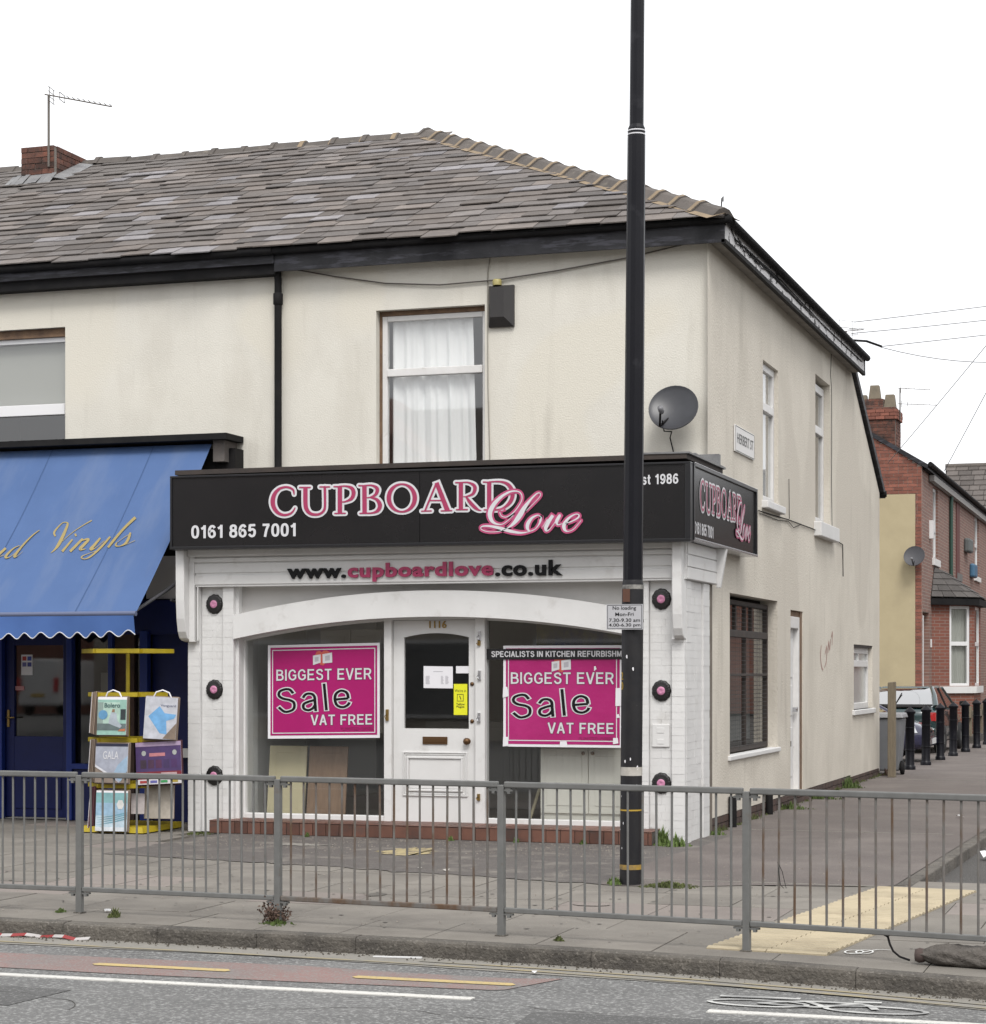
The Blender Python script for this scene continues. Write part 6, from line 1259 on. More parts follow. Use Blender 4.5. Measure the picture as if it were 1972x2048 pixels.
    MB().box(-L / 2 - .07, -L / 2 + .2, -.78, .78, .36, .56).build('bumper', black_d if not hatch else paint, t, bevel=.05); MB().box(L / 2 - .2, L / 2 + .06, -.74, .74, .3, .48).build('bumper', paint, t, bevel=.05)
    MB().box(-L / 2 - .03, -L / 2 + .0, -.26, .26, .74, .85).build('number_plate', mat('plate_y', (.55, .36, .03), rough=.5), t); MB().box(L / 2 + .06, L / 2 + .07, -.26, .26, .35, .46).build('number_plate', mat('plate_w', (.6, .6, .6), rough=.5), t)
    MB().box(L / 2 - .06, L / 2 - .01, -.36, .36, .5, .6).build('grille', black_d, t)
    if hatch:
        MB().hexa([(rb - .2, -.66, zb + .03), (rb - .02, -.68, zb + .07), (rb - .02, .68, zb + .07), (rb - .2, .66, zb + .03), (rb - .2, -.66, zb + .05), (rb - .02, -.68, zb + .1), (rb - .02, .68, zb + .1), (rb - .2, .66, zb + .05)]).build('spoiler', black_d, t, bevel=.01)
        MB().tube([(rb - .02, .1, zb + .1), (rb + .3, .02, zb + .33)], .012, 6).build('wiper', black_d, t)
    t.location = loc; t.rotation_euler = (0, 0, R(yaw)); return t
car('green_car', 'dark green hatchback parked facing away behind the bollards', mat('paint_green', (.008, .028, .03), rough=.22, coat=1.0), 4.2, (-.80, 24.7, 0), 88, True)
car('blue_car', 'dark navy car nosing towards the bollards behind the wheelie bin', mat('paint_navy', (.022, .022, .055), rough=.2, coat=1.0), 4.1, (-1.84, 19.0, 0), 0, False)

# ================================================================ BRICK TERRACE IN THE SIDE STREET
def brick_mat(name, c1, c2, mc, sc, axis):
    m = bpy.data.materials.new(name); m.use_nodes = True; t = m.node_tree; b = t.nodes['Principled BSDF']; L = t.links.new; b.inputs['Roughness'].default_value = .9
    g = N(t, 'ShaderNodeNewGeometry'); sx = N(t, 'ShaderNodeSeparateXYZ'); cb = N(t, 'ShaderNodeCombineXYZ'); L(g.outputs['Position'], sx.inputs[0]); L(sx.outputs[axis], cb.inputs[0]); L(sx.outputs['Z'], cb.inputs[1])
    br = N(t, 'ShaderNodeTexBrick'); br.inputs['Scale'].default_value = 1.0; br.inputs['Brick Width'].default_value = .235; br.inputs['Row Height'].default_value = .082; br.inputs['Mortar Size'].default_value = .008
    br.inputs['Color1'].default_value = (*c1, 1); br.inputs['Color2'].default_value = (*c2, 1); br.inputs['Mortar'].default_value = (*mc, 1); L(cb.outputs[0], br.inputs['Vector'])
    n = N(t, 'ShaderNodeTexNoise'); n.inputs['Scale'].default_value = 2.5; L(g.outputs['Position'], n.inputs['Vector']); mx_ = N(t, 'ShaderNodeMix', data_type='RGBA', blend_type='MULTIPLY'); mx_.inputs[0].default_value = .5; L(br.outputs[0], mx_.inputs[6])
    L(n.outputs[1], mx_.inputs[7]); L(br.outputs[0], b.inputs['Base Color']); bp = N(t, 'ShaderNodeBump'); bp.inputs['Strength'].default_value = .5; bp.inputs['Distance'].default_value = .01; L(br.outputs['Fac'], bp.inputs['Height']); bp.invert = True; L(bp.outputs[0], b.inputs['Normal'])
    return m
bm_front = brick_mat('terrace_brick', (.235, .125, .098), (.165, .092, .075), (.27, .23, .2), 1, 'Y')
bm_red = brick_mat('bay_brick', (.215, .078, .053), (.165, .064, .046), (.22, .16, .135), 1, 'X')
XH, YH = -1.121, 29.0; ZE = 6.72; PIH = .615; RID = XH - 4.2
HS = PS(XH); HF = PF(YH)
def gable_z(x): return ZE - .03 + (XH - x) * PIH
hs = thing('brick_house', 'red brick end terrace house with yellow painted gable and slate bay', 'house', (-4, 32, 0))
holesH = [(31.35, 32.5, 4.6, 6.42), (29.15, 30.45, 0, 3.2)]
MB().wallgrid(HS, YH, 37.1, 0, ZE, holesH, .16).build('front_wall', bm_front, hs)
gb = MB().poly([(XH, YH, 0), (RID * 2 - XH, YH, 0), (RID * 2 - XH, YH, ZE), (RID, YH, gable_z(RID)), (XH, YH, ZE - .03)]).build('gable_wall', mat('gable_mortar', (.34, .28, .24), (.28, .23, .2), scale=5, rough=.95), hs)
# gable bricks, laid one by one where the gable shows above and beside the painted panel
chh = .082; bl = .225; c = 0; z = 5.3; cnt = 0
while z < 8.0 and cnt < 290:
    x = XH - .001; x -= 0; k = 0; head = (c % 4 == 0); w = .11 if head else bl; first = True
    while x > -3.3:
        ww = (.11 if (first and c % 2) else w); x0 = x - ww
        if z + chh < gable_z(x0 + ww * .2) + .02 and (z > 5.99 or x > -1.27) and x > -2.75 + (z - 5.3) * .0:
            MB().box(max(x0, -1.275 if z <= 5.99 else -9) + .006, x - .006, YH - .012 - random.uniform(0, .004), YH + .02, z + .006, z + chh - .006).build('brick', brick_h, gb); cnt += 1
        x = x0; first = False
    z += chh; c += 1
z = 1.2
while z < 5.25 and cnt < 299:
    MB().box(-1.275, XH - .006, YH - .012, YH + .02, z + .006, z + chh - .006).build('brick', brick_h, gb); z += chh; cnt += 1
MB().box(-9, -1.28, YH - .02, YH + .02, 0, 6.03).build('painted_panel', mat('panel_yellow', (.43, .365, .235), (.39, .33, .21), scale=2, rough=.85, spec=.2, dirt=(.36, .305, .2), dscale=1.2, dlo=.55, dhi=.8), hs)
rfh = MB().hexa([(XH + .14, YH - .06, ZE - .10), (XH + .14, 37.1, ZE - .10), (RID, 37.1, gable_z(RID) + .01), (RID, YH - .06, gable_z(RID) + .01), (XH + .14, YH - .06, ZE + .02), (XH + .14, 37.1, ZE + .02), (RID, 37.1, gable_z(RID) + .12), (RID, YH - .06, gable_z(RID) + .12)]).build('roof', black_f, hs)
MB().tube([(XH + .2, YH, ZE + .02), (XH + .2, 37.1, ZE + .02)], .06, 8).build('gutter', black_d, rfh)
MB().box(XH + .02, XH + .14, YH + 1.4, 37.1, ZE - .26, ZE - .11).build('eaves_board', mat('eaves_pale', (.3, .29, .28), rough=.8), hs)
MB().box(XH, XH + .1, YH + .1, 37.1, ZE - .09, ZE - .02).build('soffit', black_d, hs)
cs = MB().box(-2.9, -1.80, 29.35, 30.3, 6.6, 8.20).build('chimney', mortar_g, hs)
brick_stack(cs, -2.9, -1.80, 29.35, 30.3, 7.2, 8.20, brick_m, mortar_g, .082, .225)
brick_stack(cs, -2.95, -1.755, 29.30, 30.34, 7.90, 8.146, brick_h, mortar_g, .082, .225)
MB().box(-2.55, -2.1, 29.4, 30.2, 8.16, 8.41).build('upper_core', mortar_g, cs); brick_stack(cs, -2.55, -2.1, 29.4, 30.2, 8.2, 8.42, brick_m, mortar_g, .075, .225)
for x, z0, z1 in ((-2.32, 8.42, 8.76), (-2.62, 8.2, 8.53), (-1.95, 8.18, 8.52)):
    a, b = .145, .105
    MB().hexa([(x - a, 29.42, z0), (x + a, 29.42, z0), (x + a, 29.7, z0), (x - a, 29.7, z0), (x - b, 29.45, z1), (x + b, 29.45, z1), (x + b, 29.67, z1), (x - b, 29.67, z1)]).build('chimney_pot', mat('pot_buff', (.2, .165, .12), (.14, .12, .09), scale=5, rough=.9), cs, bevel=.01)
uw = mat('upvc_white', (.7, .7, .7), rough=.35)
window(hs, HS, 31.35, 32.5, 4.6, 6.42, .06, .09, [], [(5.35, .1)], uw, g_house, sill=(31.2, 32.65, 4.42, 4.6, -.06, .1))
room(hs, HS, 31.2, 32.7, 4.5, 6.5, .165, 1.5, int_w)
d2 = MB().boxP(HS, 29.25, 30.35, 0, 2.9, .15, .2).build('front_door', uw, hs); MB().boxP(HS, 29.15, 29.3, 0, 3.1, -.01, .16).build('door_frame', uw, d2)
MB().boxP(HS, 30.8, 30.9, 2.35, 2.55, -.03, 0).build('door_bell', uw, hs); MB().boxP(HS, 30.55, 30.75, 5.05, 5.5, -.1, 0).build('wall_lamp', uw, hs)
MB().tube([(XH + .08, 35.2, 6.6), (XH + .06, 35.2, 6.3), (XH + .06, 35.2, 4.0)], .05, 8).build('downpipe', mat('pipe_green', (.02, .06, .045), rough=.4), hs)
MB().box(XH, XH + .025, 37.0, 37.9, 2, ZE - .02).build('party_pilaster', mat('dark_red', (.1, .025, .022), rough=.7), hs)
# canted bay
bay = [(XH, 31.1), (-.17, 32.0), (-.17, 33.9), (XH, 34.8)]
mb = MB()
def fac(p, q, holes): # wall panel between two plan points with holes given in fractions
    (x0, y0), (x1, y1) = p, q; Lw = math.hypot(x1 - x0, y1 - y0); Pm = lambda u, z, d: (x0 + (x1 - x0) * u / Lw - (y1 - y0) / Lw * d, y0 + (y1 - y0) * u / Lw + (x1 - x0) / Lw * d, z)
    return Pm, Lw
Pc, Lc = fac(bay[0], bay[1], 0); Pfr, Lf = fac(bay[1], bay[2], 0); P3, L3 = fac(bay[2], bay[3], 0)
hc = (.42 * Lc, .90 * Lc, 1.38, 3.40); hf2 = (.3, 1.6, 1.38, 3.40)
byo = MB().wallgrid(Pc, 0, Lc, 0, 3.55, [hc], .12).wallgrid(Pfr, 0, Lf, 0, 3.55, [hf2], .12).wallgrid(P3, 0, L3, 0, 3.55, [], .1).build('bay', bm_red, hs)
def gen_window(P, h, parent):
    mb = MB(); u0, u1, z0, z1 = h; f = .07; rec = .02
    def bx(a, b, c, d, e0=rec, e1=rec + .06): mb.hexa([P(a, c, e0), P(b, c, e0), P(b, c, e1), P(a, c, e1), P(a, d, e0), P(b, d, e0), P(b, d, e1), P(a, d, e1)])
    bx(u0, u0 + f, z0, z1); bx(u1 - f, u1, z0, z1); bx(u0 + f, u1 - f, z0, z0 + f); bx(u0 + f, u1 - f, z1 - f, z1); zt = z0 + .53 * (z1 - z0); bx(u0 + f, u1 - f, zt - .05, zt + .05)
    w = mb.build('bay_window', uw, parent)
    for a, b in ((z0 + f, zt - .05), (zt + .05, z1 - f)): MB().quad(P(u0 + f, a, rec + .03), P(u1 - f, a, rec + .03), P(u1 - f, b, rec + .03), P(u0 + f, b, rec + .03)).build('pane', g_house, w)
    curtain(w, P, u0 + .02, u1 - .02, z0, z1, rec + .12, mat('net_bay', (.4, .41, .38), rough=.95), .02, 40, name='net_curtain')
gen_window(Pc, hc, byo); gen_window(Pfr, hf2, byo)
sl_ = MB()
for P, L_ in ((Pc, Lc), (Pfr, Lf)): sl_.hexa([P(.2 if P is Pc else -.04, 1.2, -.07), P(L_ + .04, 1.2, -.07), P(L_, 1.2, .05), P(.2 if P is Pc else 0, 1.2, .05), P(.2 if P is Pc else -.04, 1.37, -.07), P(L_ + .04, 1.37, -.07), P(L_, 1.37, .05), P(.2 if P is Pc else 0, 1.37, .05)])
sl_.build('bay_sill', white_p, byo)
eav = [(XH, 30.85), (-.02, 31.85), (-.02, 34.05), (XH, 35.05)]; top = [(XH, 31.6, 4.38), (XH, 34.3, 4.38)]
br = MB().poly([(*eav[0], 3.6), (*eav[1], 3.6), top[0]]).poly([(*eav[1], 3.6), (*eav[2], 3.6), top[1], top[0]]).poly([(*eav[2], 3.6), (*eav[3], 3.6), top[1]]).build('bay_roof', deck_m, hs)
MB().prism([(*p, 3.42) for p in eav], (0, 0, .16)).build('bay_eaves', black_d, br)
for (p0, p1, tp) in ((eav[0], eav[1], (top[0], top[0])), (eav[1], eav[2], (top[0], top[1]))):
    a, b = Vector((*p0, 3.6)), Vector((*p1, 3.6)); ta, tb = Vector(tp[0]), Vector(tp[1]); nR = 5
    nrm = (b - a).cross(ta - a).normalized(); nrm = nrm if nrm.z > 0 else -nrm
    for r_ in range(nR):
        f0, f1 = r_ / nR, (r_ + 1.12) / nR; l0, r0 = a.lerp(ta, f0), b.lerp(tb, f0); l1, r1 = a.lerp(ta, min(f1, 1)), b.lerp(tb, min(f1, 1)); m_ = max(1, int((r0 - l0).length / .3)); off = .5 if r_ % 2 else 0
        us = [0] + [(k + off) / m_ for k in range(m_ + 1) if 0 < (k + off) / m_ < 1] + [1]
        for u0, u1 in zip(us, us[1:]):
            q = [l0.lerp(r0, u0 + .006) + nrm * .03, l0.lerp(r0, u1 - .006) + nrm * .03, l1.lerp(r1, u1 - .006) + nrm * .008, l1.lerp(r1, u0 + .006) + nrm * .008]
            o = MB().prism(q, tuple(nrm * .012)).build('slate', slate_m, br); k = random.uniform(.28, .4); o.color = (k, k, k, 1)
# houses further along
h2 = thing('brick_house', 'second brick terrace house with blue alarm box farther up the side street', 'house', (-4, 44, 0))
MB().wallgrid(HS, 37.9, 52, 0, ZE, [(42.6, 44.0, 4.65, 6.5)], .14).build('front_wall', bm_front, h2)
window(h2, HS, 42.6, 44.0, 4.65, 6.5, .05, .1, [], [(5.6, .1)], uw, g_house, sill=(42.4, 44.2, 4.5, 4.65, -.06, .1)); room(h2, HS, 42.5, 44.1, 4.5, 6.6, .145, 1.5, mat('white_room', (.7, .7, .7), rough=.9))
MB().hexa([(XH + .14, 37.1, ZE - .10), (XH + .14, 52, ZE - .10), (RID, 52, gable_z(RID)), (RID, 37.1, gable_z(RID)), (XH + .14, 37.1, ZE + .02), (XH + .14, 52, ZE + .02), (RID, 52, gable_z(RID) + .1), (RID, 37.1, gable_z(RID) + .1)]).build('roof', black_f, h2)
MB().tube([(XH + .2, 37.1, ZE + .02), (XH + .2, 52, ZE + .02)], .06, 8).build('gutter', black_d, h2); MB().box(XH + .02, XH + .14, 37.1, 52, ZE - .26, ZE - .11).build('eaves_board', mat('eaves_pale', (.3, .29, .28)), h2)
MB().boxP(HS, 39.3, 40.3, 5.2, 5.6, -.18, 0).build('grey_box', mat('boxgrey', (.1, .11, .11), rough=.6), h2, bevel=.05); MB().boxP(HS, 41.0, 42.0, 4.55, 4.95, -.15, 0).build('blue_alarm', mat('boxblue', (.05, .13, .22), rough=.5), h2, bevel=.05)
MB().boxP(HS, 37.1, 38.4, 4.3, 4.5, -.05, 0).build('sill_stone', galv, h2)
fh = thing('slate_roofed_house', 'distant house with broad slate roof beyond the terrace', 'house', (2, 70, 0))
MB().box(-4.6, 30, 64, 74, 0, 7.2).build('wall', bm_red, fh)
frf = MB().hexa([(-4.0, 63.6, 6.5), (31, 63.6, 6.5), (31, 69, 10.42), (-4.75, 69, 10.42), (-4.0, 63.6, 6.62), (31, 63.6, 6.62), (31, 69, 10.52), (-4.75, 69, 10.52)]).build('roof', deck_m, fh)
sme = MB(); rws = 16
for r_ in range(rws):
    f0, f1 = r_ / rws, (r_ + 1.1) / rws; y0, z0 = 63.6 + 5.4 * f0, 6.66 + 3.9 * f0; y1, z1 = 63.6 + 5.4 * f1, 6.64 + 3.9 * f1; x = -4.0 - .75 * f0
    while x < 4: 
        w = random.uniform(.4, .6)
        if r_ > 3: o = MB().hexa([(x + .01, y0, z0 + .03), (x + w - .01, y0, z0 + .03), (x + w - .01, y1, z1), (x + .01, y1, z1), (x + .01, y0, z0 + .06), (x + w - .01, y0, z0 + .06), (x + w - .01, y1, z1 + .03), (x + .01, y1, z1 + .03)]).build('slate', slate_m, frf); k = random.uniform(.3, .5); o.color = (k * 1.05, k, k * .97, 1)
        x += w
MB().tube([(-4.75, 69, 10.56), (31, 69, 10.56)], .12, 8).build('ridge', ridge_m, fh)
dish('satellite_dish', 'grey satellite dish at the corner of the yellow gable', (-1.27, 28.7, 4.52), .25, -6, 20, m=mat('dish2', (.05, .05, .056), rough=.6))
# low garden wall / rail beyond the bollards
gw = thing('garden_rail', 'low timber rail between the far bollards and the bay', 'fence', (.1, 31, 0))
MB().box(-.1, .0, 29.5, 36, .62, .78).build('rail', timber_g, gw); MB().box(-.15, .05, 29.5, 36, 0, .18).build('base_kerb', kerb_m, gw)
for y in (29.6, 32.5, 35.5): MB().box(-.12, .0, y, y + .12, .1, .9).build('rail_post', timber_g, gw)

# ================================================================ AERIALS AND WIRES
met = mat('aerial_metal', (.13, .115, .1), rough=.5, metal=.4)
def yagi(name, label, base, top, tip, els, refl, r=.012):
    t = thing(name, label, 'aerial', base); MB().tube([base, top], r * 1.5, 8).build('mast', met, t); a, b = Vector(top), Vector(tip); d = (b - a).normalized(); sd = Vector((-d.y, d.x, 0)).normalized(); up = Vector((0, 0, 1)); a = a - d * .06
    MB().tube([a, b], r * .8, 6).build('boom', met, t); e = MB()
    for k in range(els):
        p = a.lerp(b, .35 + .63 * k / max(els - 1, 1)); s = refl * .55 * (1 - .35 * k / els); e.tube([p - sd * s + up * .02, p + sd * s + up * .02], r * .45, 5)
    e.build('director', met, t); g = MB()
    for z in (-1, -.35, .35, 1):
        p = a.lerp(b, .1) + up * z * refl * .75; g.tube([p - sd * refl, p + sd * refl], r * .4, 5)
    for s in (-1, 1): p = a.lerp(b, .1) + sd * s * refl * .6; g.tube([p - up * refl * .8, p + up * refl * .8], r * .4, 5)
    p = a.lerp(b, .26); g.tube([p - sd * refl * .8 + up * .05, p + sd * refl * .8 + up * .05, p + sd * refl * .8 - up * .05, p - sd * refl * .8 - up * .05, p - sd * refl * .8 + up * .05], r * .5, 5)
    g.build('reflector', met, t); return t
yagi('tv_aerial', 'television aerial on a mast fixed to the brick chimney', (-10.37, 4.04, 8.85), (-10.37, 4.04, 9.86), (-9.46, 4.2, 9.66), 9, .13)
yagi('tv_aerial', 'upper aerial of the pair on the distant brick chimney', (-1.72, 29.6, 7.9), (-1.72, 29.6, 8.68), (-1.0, 29.7, 8.62), 5, .13, .01)
yagi('tv_aerial', 'lower aerial of the pair on the distant brick chimney', (-1.72, 29.62, 7.9), (-1.72, 29.62, 8.30), (-.85, 29.7, 8.24), 5, .1, .01)
yagi('tv_aerial', 'aerial showing over the side eaves among the overhead wires', (-.70, 14.2, 6.6), (-.70, 14.2, 7.62), (-.36, 13.9, 7.58), 4, .24, .008)
wm = mat('phone_wire', (.22, .22, .23), rough=.8)
def wire(label, a, b, sag, r=.007):
    a, b = Vector(a), Vector(b); return tag(MB().tube([a.lerp(b, i / 24) - Vector((0, 0, sag * 4 * (i / 24) * (1 - i / 24))) for i in range(25)], r, 5).build('overhead_wire', wm), label, 'wire', 'overhead telephone wires')
wire('highest overhead wire running right from the side eaves', (.09, 9.8, 7.03), (9, 20, 9.6), .05); wire('second overhead wire below the highest at the side eaves', (.05, 9.8, 6.86), (9, 19.7, 9.35), .12)
wire('third overhead wire leaving the bracket at the eaves end', (.485, 9.8, 6.64), (9, 20, 8.9), .02); wire('drooping overhead wire sagging low from the eaves bracket', (.485, 9.8, 6.63), (6.5, 17, 9.3), .95)
wire('wire rising from the gable of the brick house', (-1.93, 28.95, 6.79), (3.6, 14.5, 9.7), .05, .008); wire('steep wire rising from behind the brick terrace roof', (-1.86, 41, 7.7), (2.6, 24, 11.2), .05, .01)
MB_b = thing('wire_bracket', 'black bracket carrying wires at the end of the side fascia', 'bracket', (.2, 9.6, 6.6)); MB().tube([(.1, 9.3, 6.68), (.3, 9.6, 6.70), (.5, 9.8, 6.64)], .018, 6).build('bar', black_d, MB_b)

# ================================================================ WEEDS, LITTER, SMALL THINGS
def tuft(name, label, x, y, n, h, sp, m, z=0, grp=None, cat='weed', lean=.5):
    mb = MB()
    for _ in range(n):
        a = random.random() * 6.283; r = sp * random.random() ** .8 * (1 + .5 * math.sin(a * 2 + x * 9)); bx, by = x + r * math.cos(a), y + r * math.sin(a); hh = h * random.uniform(.25, 1) * (1.15 - .85 * r / sp); b = random.random() * 6.283; ln = hh * lean * random.random(); w = .004 + .006 * random.random()
        dx, dy = math.cos(b) * ln, math.sin(b) * ln; px_, py_ = -math.sin(b) * w, math.cos(b) * w
        mb.add([(bx - px_, by - py_, z), (bx + px_, by + py_, z), (bx + dx * .5 + px_, by + dy * .5 + py_, z + hh * .65), (bx + dx * .5 - px_, by + dy * .5 - py_, z + hh * .65), (bx + dx, by + dy, z + hh)], [(0, 1, 2, 3), (3, 2, 4)])
    return tag(mb.build(name, m, recalc=False), label, cat, grp)
G = 'weeds in the paving'
tuft('grass_tuft', 'mossy grass strip spreading right of the lamp post foot', .87, -5.52, 600, .05, .2, moss_m, grp=G)
tuft('grass_tuft', 'grass tuft at the left side of the lamp post foot', .41, -5.5, 160, .08, .07, weed_g, grp=G)
tuft('weed', 'tall green weed at the corner between step and right pilaster', -.12, -1.66, 260, .19, .09, weed_g, grp=G)
tuft('weed', 'low weed spilling forward from the right pilaster', .04, -1.75, 200, .14, .13, weed_g, grp=G)
tuft('weed', 'weed against the side wall plinth near the corner', .12, -.2, 90, .1, .1, weed_g, grp=G)
tuft('weed', 'weed patch along the side wall below the big window', .12, 4.2, 160, .1, .25, weed_g, grp=G)
tuft('weed', 'weed patch along the side wall beyond the side door', .12, 6.4, 180, .12, .3, weed_g, grp=G)
tuft('weed', 'green weeds along the plinth near the rear of the wall', .10, 9.2, 220, .2, .2, weed_g, grp=G)
tuft('weed', 'dry weeds at the far end of the side wall', .12, 13.1, 90, .14, .07, weed_d, grp=G)
tuft('grass_tuft', 'small grass tuft left of the leftmost railing post', -2.86, -8.62, 60, .04, .04, weed_g, grp=G)
tuft('grass_tuft', 'dry grass tuft right of the leftmost railing post', -2.36, -8.75, 90, .07, .06, moss_m, grp=G)
tuft('grass_tuft', 'small grass tuft between two railing posts near the kerb', .98, -9.02, 60, .04, .035, moss_m, grp=G)
stuff(tuft('moss_line', 'mossy line where the forecourt meets the left pilaster', -5.15, -1.78, 200, .03, .22, moss_m))
for k, x in enumerate((-3.9, -2.3, -1.6, -.9)): tuft('weed', 'small green sprig at the foot of the tiled step, number %d from the left' % (k + 1) if False else ['small sprig below the step under the left window', 'small sprig below the step under the shop door', 'small sprig below the step left of the white cabinet', 'small sprig below the step beside the lamp post'][k], x, -1.80, 40, .07, .05, weed_g, grp=G)
# dead shrub round a post
ds = thing('dead_weed', 'dead brown weed bush round the second railing post', 'weed', (-1.13, -8.7, 0)); st_ = MB(); lf = MB()
for _ in range(40):
    a = random.random() * 6.283; b = random.uniform(.15, .8); p = Vector((-1.15 + random.uniform(-.05, .05), -8.7 + random.uniform(-.04, .04), 0)); pts = [p]; L_ = random.uniform(.05, .22)
    for k in range(3): p = p + Vector((math.cos(a) * b * L_ / 3, math.sin(a) * b * L_ / 3, L_ / 3 * random.uniform(.5, 1.1))); pts.append(p)
    st_.tube(pts, [.004, .003, .002, .001], 4)
    for k in range(9):
        q = pts[1].lerp(pts[-1], random.random()) + Vector((random.gauss(0, .012), random.gauss(0, .012), random.gauss(0, .012))); u = Vector((random.gauss(0, 1), random.gauss(0, 1), random.gauss(0, 1))).normalized() * .012; v = u.orthogonal().normalized() * .008; lf.quad(q - u, q + v, q + u, q - v)
st_.build('stem', weed_d, ds); lf.build('leaf', weed_d, ds, recalc=False)
for _ in range(1): tuft('grass_tuft', 'green grass round the foot of the second railing post', -1.1, -8.78, 140, .04, .12, weed_g, grp=G)
# sandbag
sb_ = MB(); n = 28; rings = 30; vs = []
for i in range(rings + 1):
    t = i / rings; x = 3.30 + .62 * t; r = .075 * (math.sin(math.pi * min(max(t, .04), .97)) ** .45) * (1 + .12 * math.sin(t * 11)); yc = -9.36 - .06 * t
    for k in range(n): a = 2 * math.pi * k / n; vs.append((x, yc + r * 1.25 * math.cos(a) * (1 + .08 * math.sin(3 * a + 5 * t) + .07 * math.sin(7 * a - 19 * t) + random.uniform(-.04, .04)), max(.002, .055 + r * .95 * math.sin(a) * (1 + .13 * math.sin(4 * a + 9 * t) + .08 * math.sin(9 * a + 23 * t) + random.uniform(-.04, .04)))))
sb_.add(vs, [(i * n + k, i * n + (k + 1) % n, (i + 1) * n + (k + 1) % n, (i + 1) * n + k) for i in range(rings) for k in range(n)], True)
bg_ = thing('sandbag', 'lumpy grey brown sandbag lying on the pavement at the right edge', 'sandbag', (3.6, -9.38, 0)); sb_.build('sack', bag_m, bg_); MB().lathe([(0, -.03), (.035, -.025), (.045, 0), (.04, .03), (0, .05)], (3.30, -9.36, .05), 10, 'x').build('tied_neck', mat('bag_neck', (.07, .05, .045), rough=.9), bg_)
tag(MB().lathe([(.11, 0), (.1, .03), (.05, .05), (0, .052)], (3.93, -9.30, 0), 12).build('post_mortar', kerb_m), 'mound of mortar round the foot of the last railing post', 'mortar')
# barrier tape in the gutter
tape = MB(); tm = [mat('tape_red', (.24, .03, .03), rough=.6), mat('tape_white', (.4, .38, .37), rough=.6)]
tp = thing('barrier_tape', 'torn red and white barrier tape lying along the kerb at the left', 'tape', (-2.6, -9.25, ZR))
pts = [(-3.5 + .1 * i, ky(-3.5 + .1 * i) - .05 - .03 * math.sin(i * 1.3), ZR + .012 + .008 * math.sin(i * 2.1)) for i in range(13)]
for i in range(12): MB().hexa([(*pts[i][:2], pts[i][2] - .004), (*pts[i + 1][:2], pts[i + 1][2] - .004), (pts[i + 1][0], pts[i + 1][1] + .03, pts[i + 1][2] + .01), (pts[i][0], pts[i][1] + .03, pts[i][2] + .01), (*pts[i][:2], pts[i][2]), (*pts[i + 1][:2], pts[i + 1][2]), (pts[i + 1][0], pts[i + 1][1] + .03, pts[i + 1][2] + .014), (pts[i][0], pts[i][1] + .03, pts[i][2] + .014)]).build('tape_band', tm[i % 2], tp)
paper_d = mat('dirty_paper', (.4, .38, .35), rough=.9)
def scrap(label, x, y, s, z=0.004, m=litter_m):
    pts = [(x + s * random.uniform(.5, 1) * math.cos(a), y + s * random.uniform(.5, 1) * math.sin(a), z + random.uniform(.0, s * .7)) for a in [i * 1.05 for i in range(6)]]
    return tag(MB().add(pts + [(x, y, z + s * .6)], [(i, (i + 1) % 6, 6) for i in range(6)]).build('litter', m, recalc=False), label, 'litter', 'scraps of litter')
scrap('crumpled white tissue right of the leftmost railing post', -2.55, -8.5, .035); scrap('white paper scrap on the side pavement behind the railing', 2.3, 3.2, .06); scrap('white scrap in the channel below the tactile paving', 1.05, -9.78, .025, ZR + .01); scrap('flat paper scrap in the side street gutter', 3.0, -1.2, .12, -.09); scrap('second paper scrap farther up the side street gutter', 3.02, .6, .1, -.09)
scrap('pale scrap on the forecourt under the shop door', -1.55, -4.75, .03, m=paper_d); scrap('pale scrap on the forecourt beside another under the door', -1.25, -4.9, .035, m=paper_d)
tag(MB().hexa([(-.15, -9.4, ZR + .006), (.17, -9.37, ZR + .006), (.17, -9.35, ZR + .006), (-.15, -9.375, ZR + .006), (-.15, -9.4, ZR + .012), (.17, -9.37, ZR + .016), (.17, -9.35, ZR + .016), (-.15, -9.375, ZR + .012)]).build('litter', litter_m), 'thin white plastic strip lying against the kerb', 'litter', 'scraps of litter')
tag(MB().tube([(3.1, -9.28, .16), (3.12, -9.3, .1), (3.14, -9.3, .06), (3.18, -9.31, .03), (3.24, -9.33, .015)], .007, 5).lathe([(.0, 0), (.02, .01), (.02, .03), (0, .04)], (3.1, -9.29, .14), 8).build('cable_tie', black_d), 'loose black cable tie hanging from the lower rail at the right', 'cable tie')
tag(MB().tube([(2.42, -9.16, .56), (2.43, -9.17, .48), (2.44, -9.175, .42), (2.46, -9.175, .40)], .002, 4).tube([(2.42, -9.16, .56), (2.45, -9.17, .5), (2.475, -9.175, .4)], .002, 4).build('string', black_d), 'dark string caught on a railing bar over the tactile paving', 'string')
gr_ = MB()
for _ in range(1500):
    x = random.uniform(-4.8, 2.3); y = random.uniform(-8.9, -1.9)
    if random.random() < .6: x = random.uniform(-4.8, -.2); y = random.uniform(-3.2, -1.85)
    s = random.uniform(.003, .011); z = .004; a = random.random() * 3
    gr_.add([(x - s * math.cos(a), y - s * math.sin(a), z), (x + s * math.sin(a), y - s * math.cos(a) * .7, z), (x + s * math.cos(a), y + s * math.sin(a), z), (x - s * math.sin(a) * .6, y + s * math.cos(a), z), (x, y, z + s * .7)], [(0, 1, 4), (1, 2, 4), (2, 3, 4), (3, 0, 4)])
ww = MB()
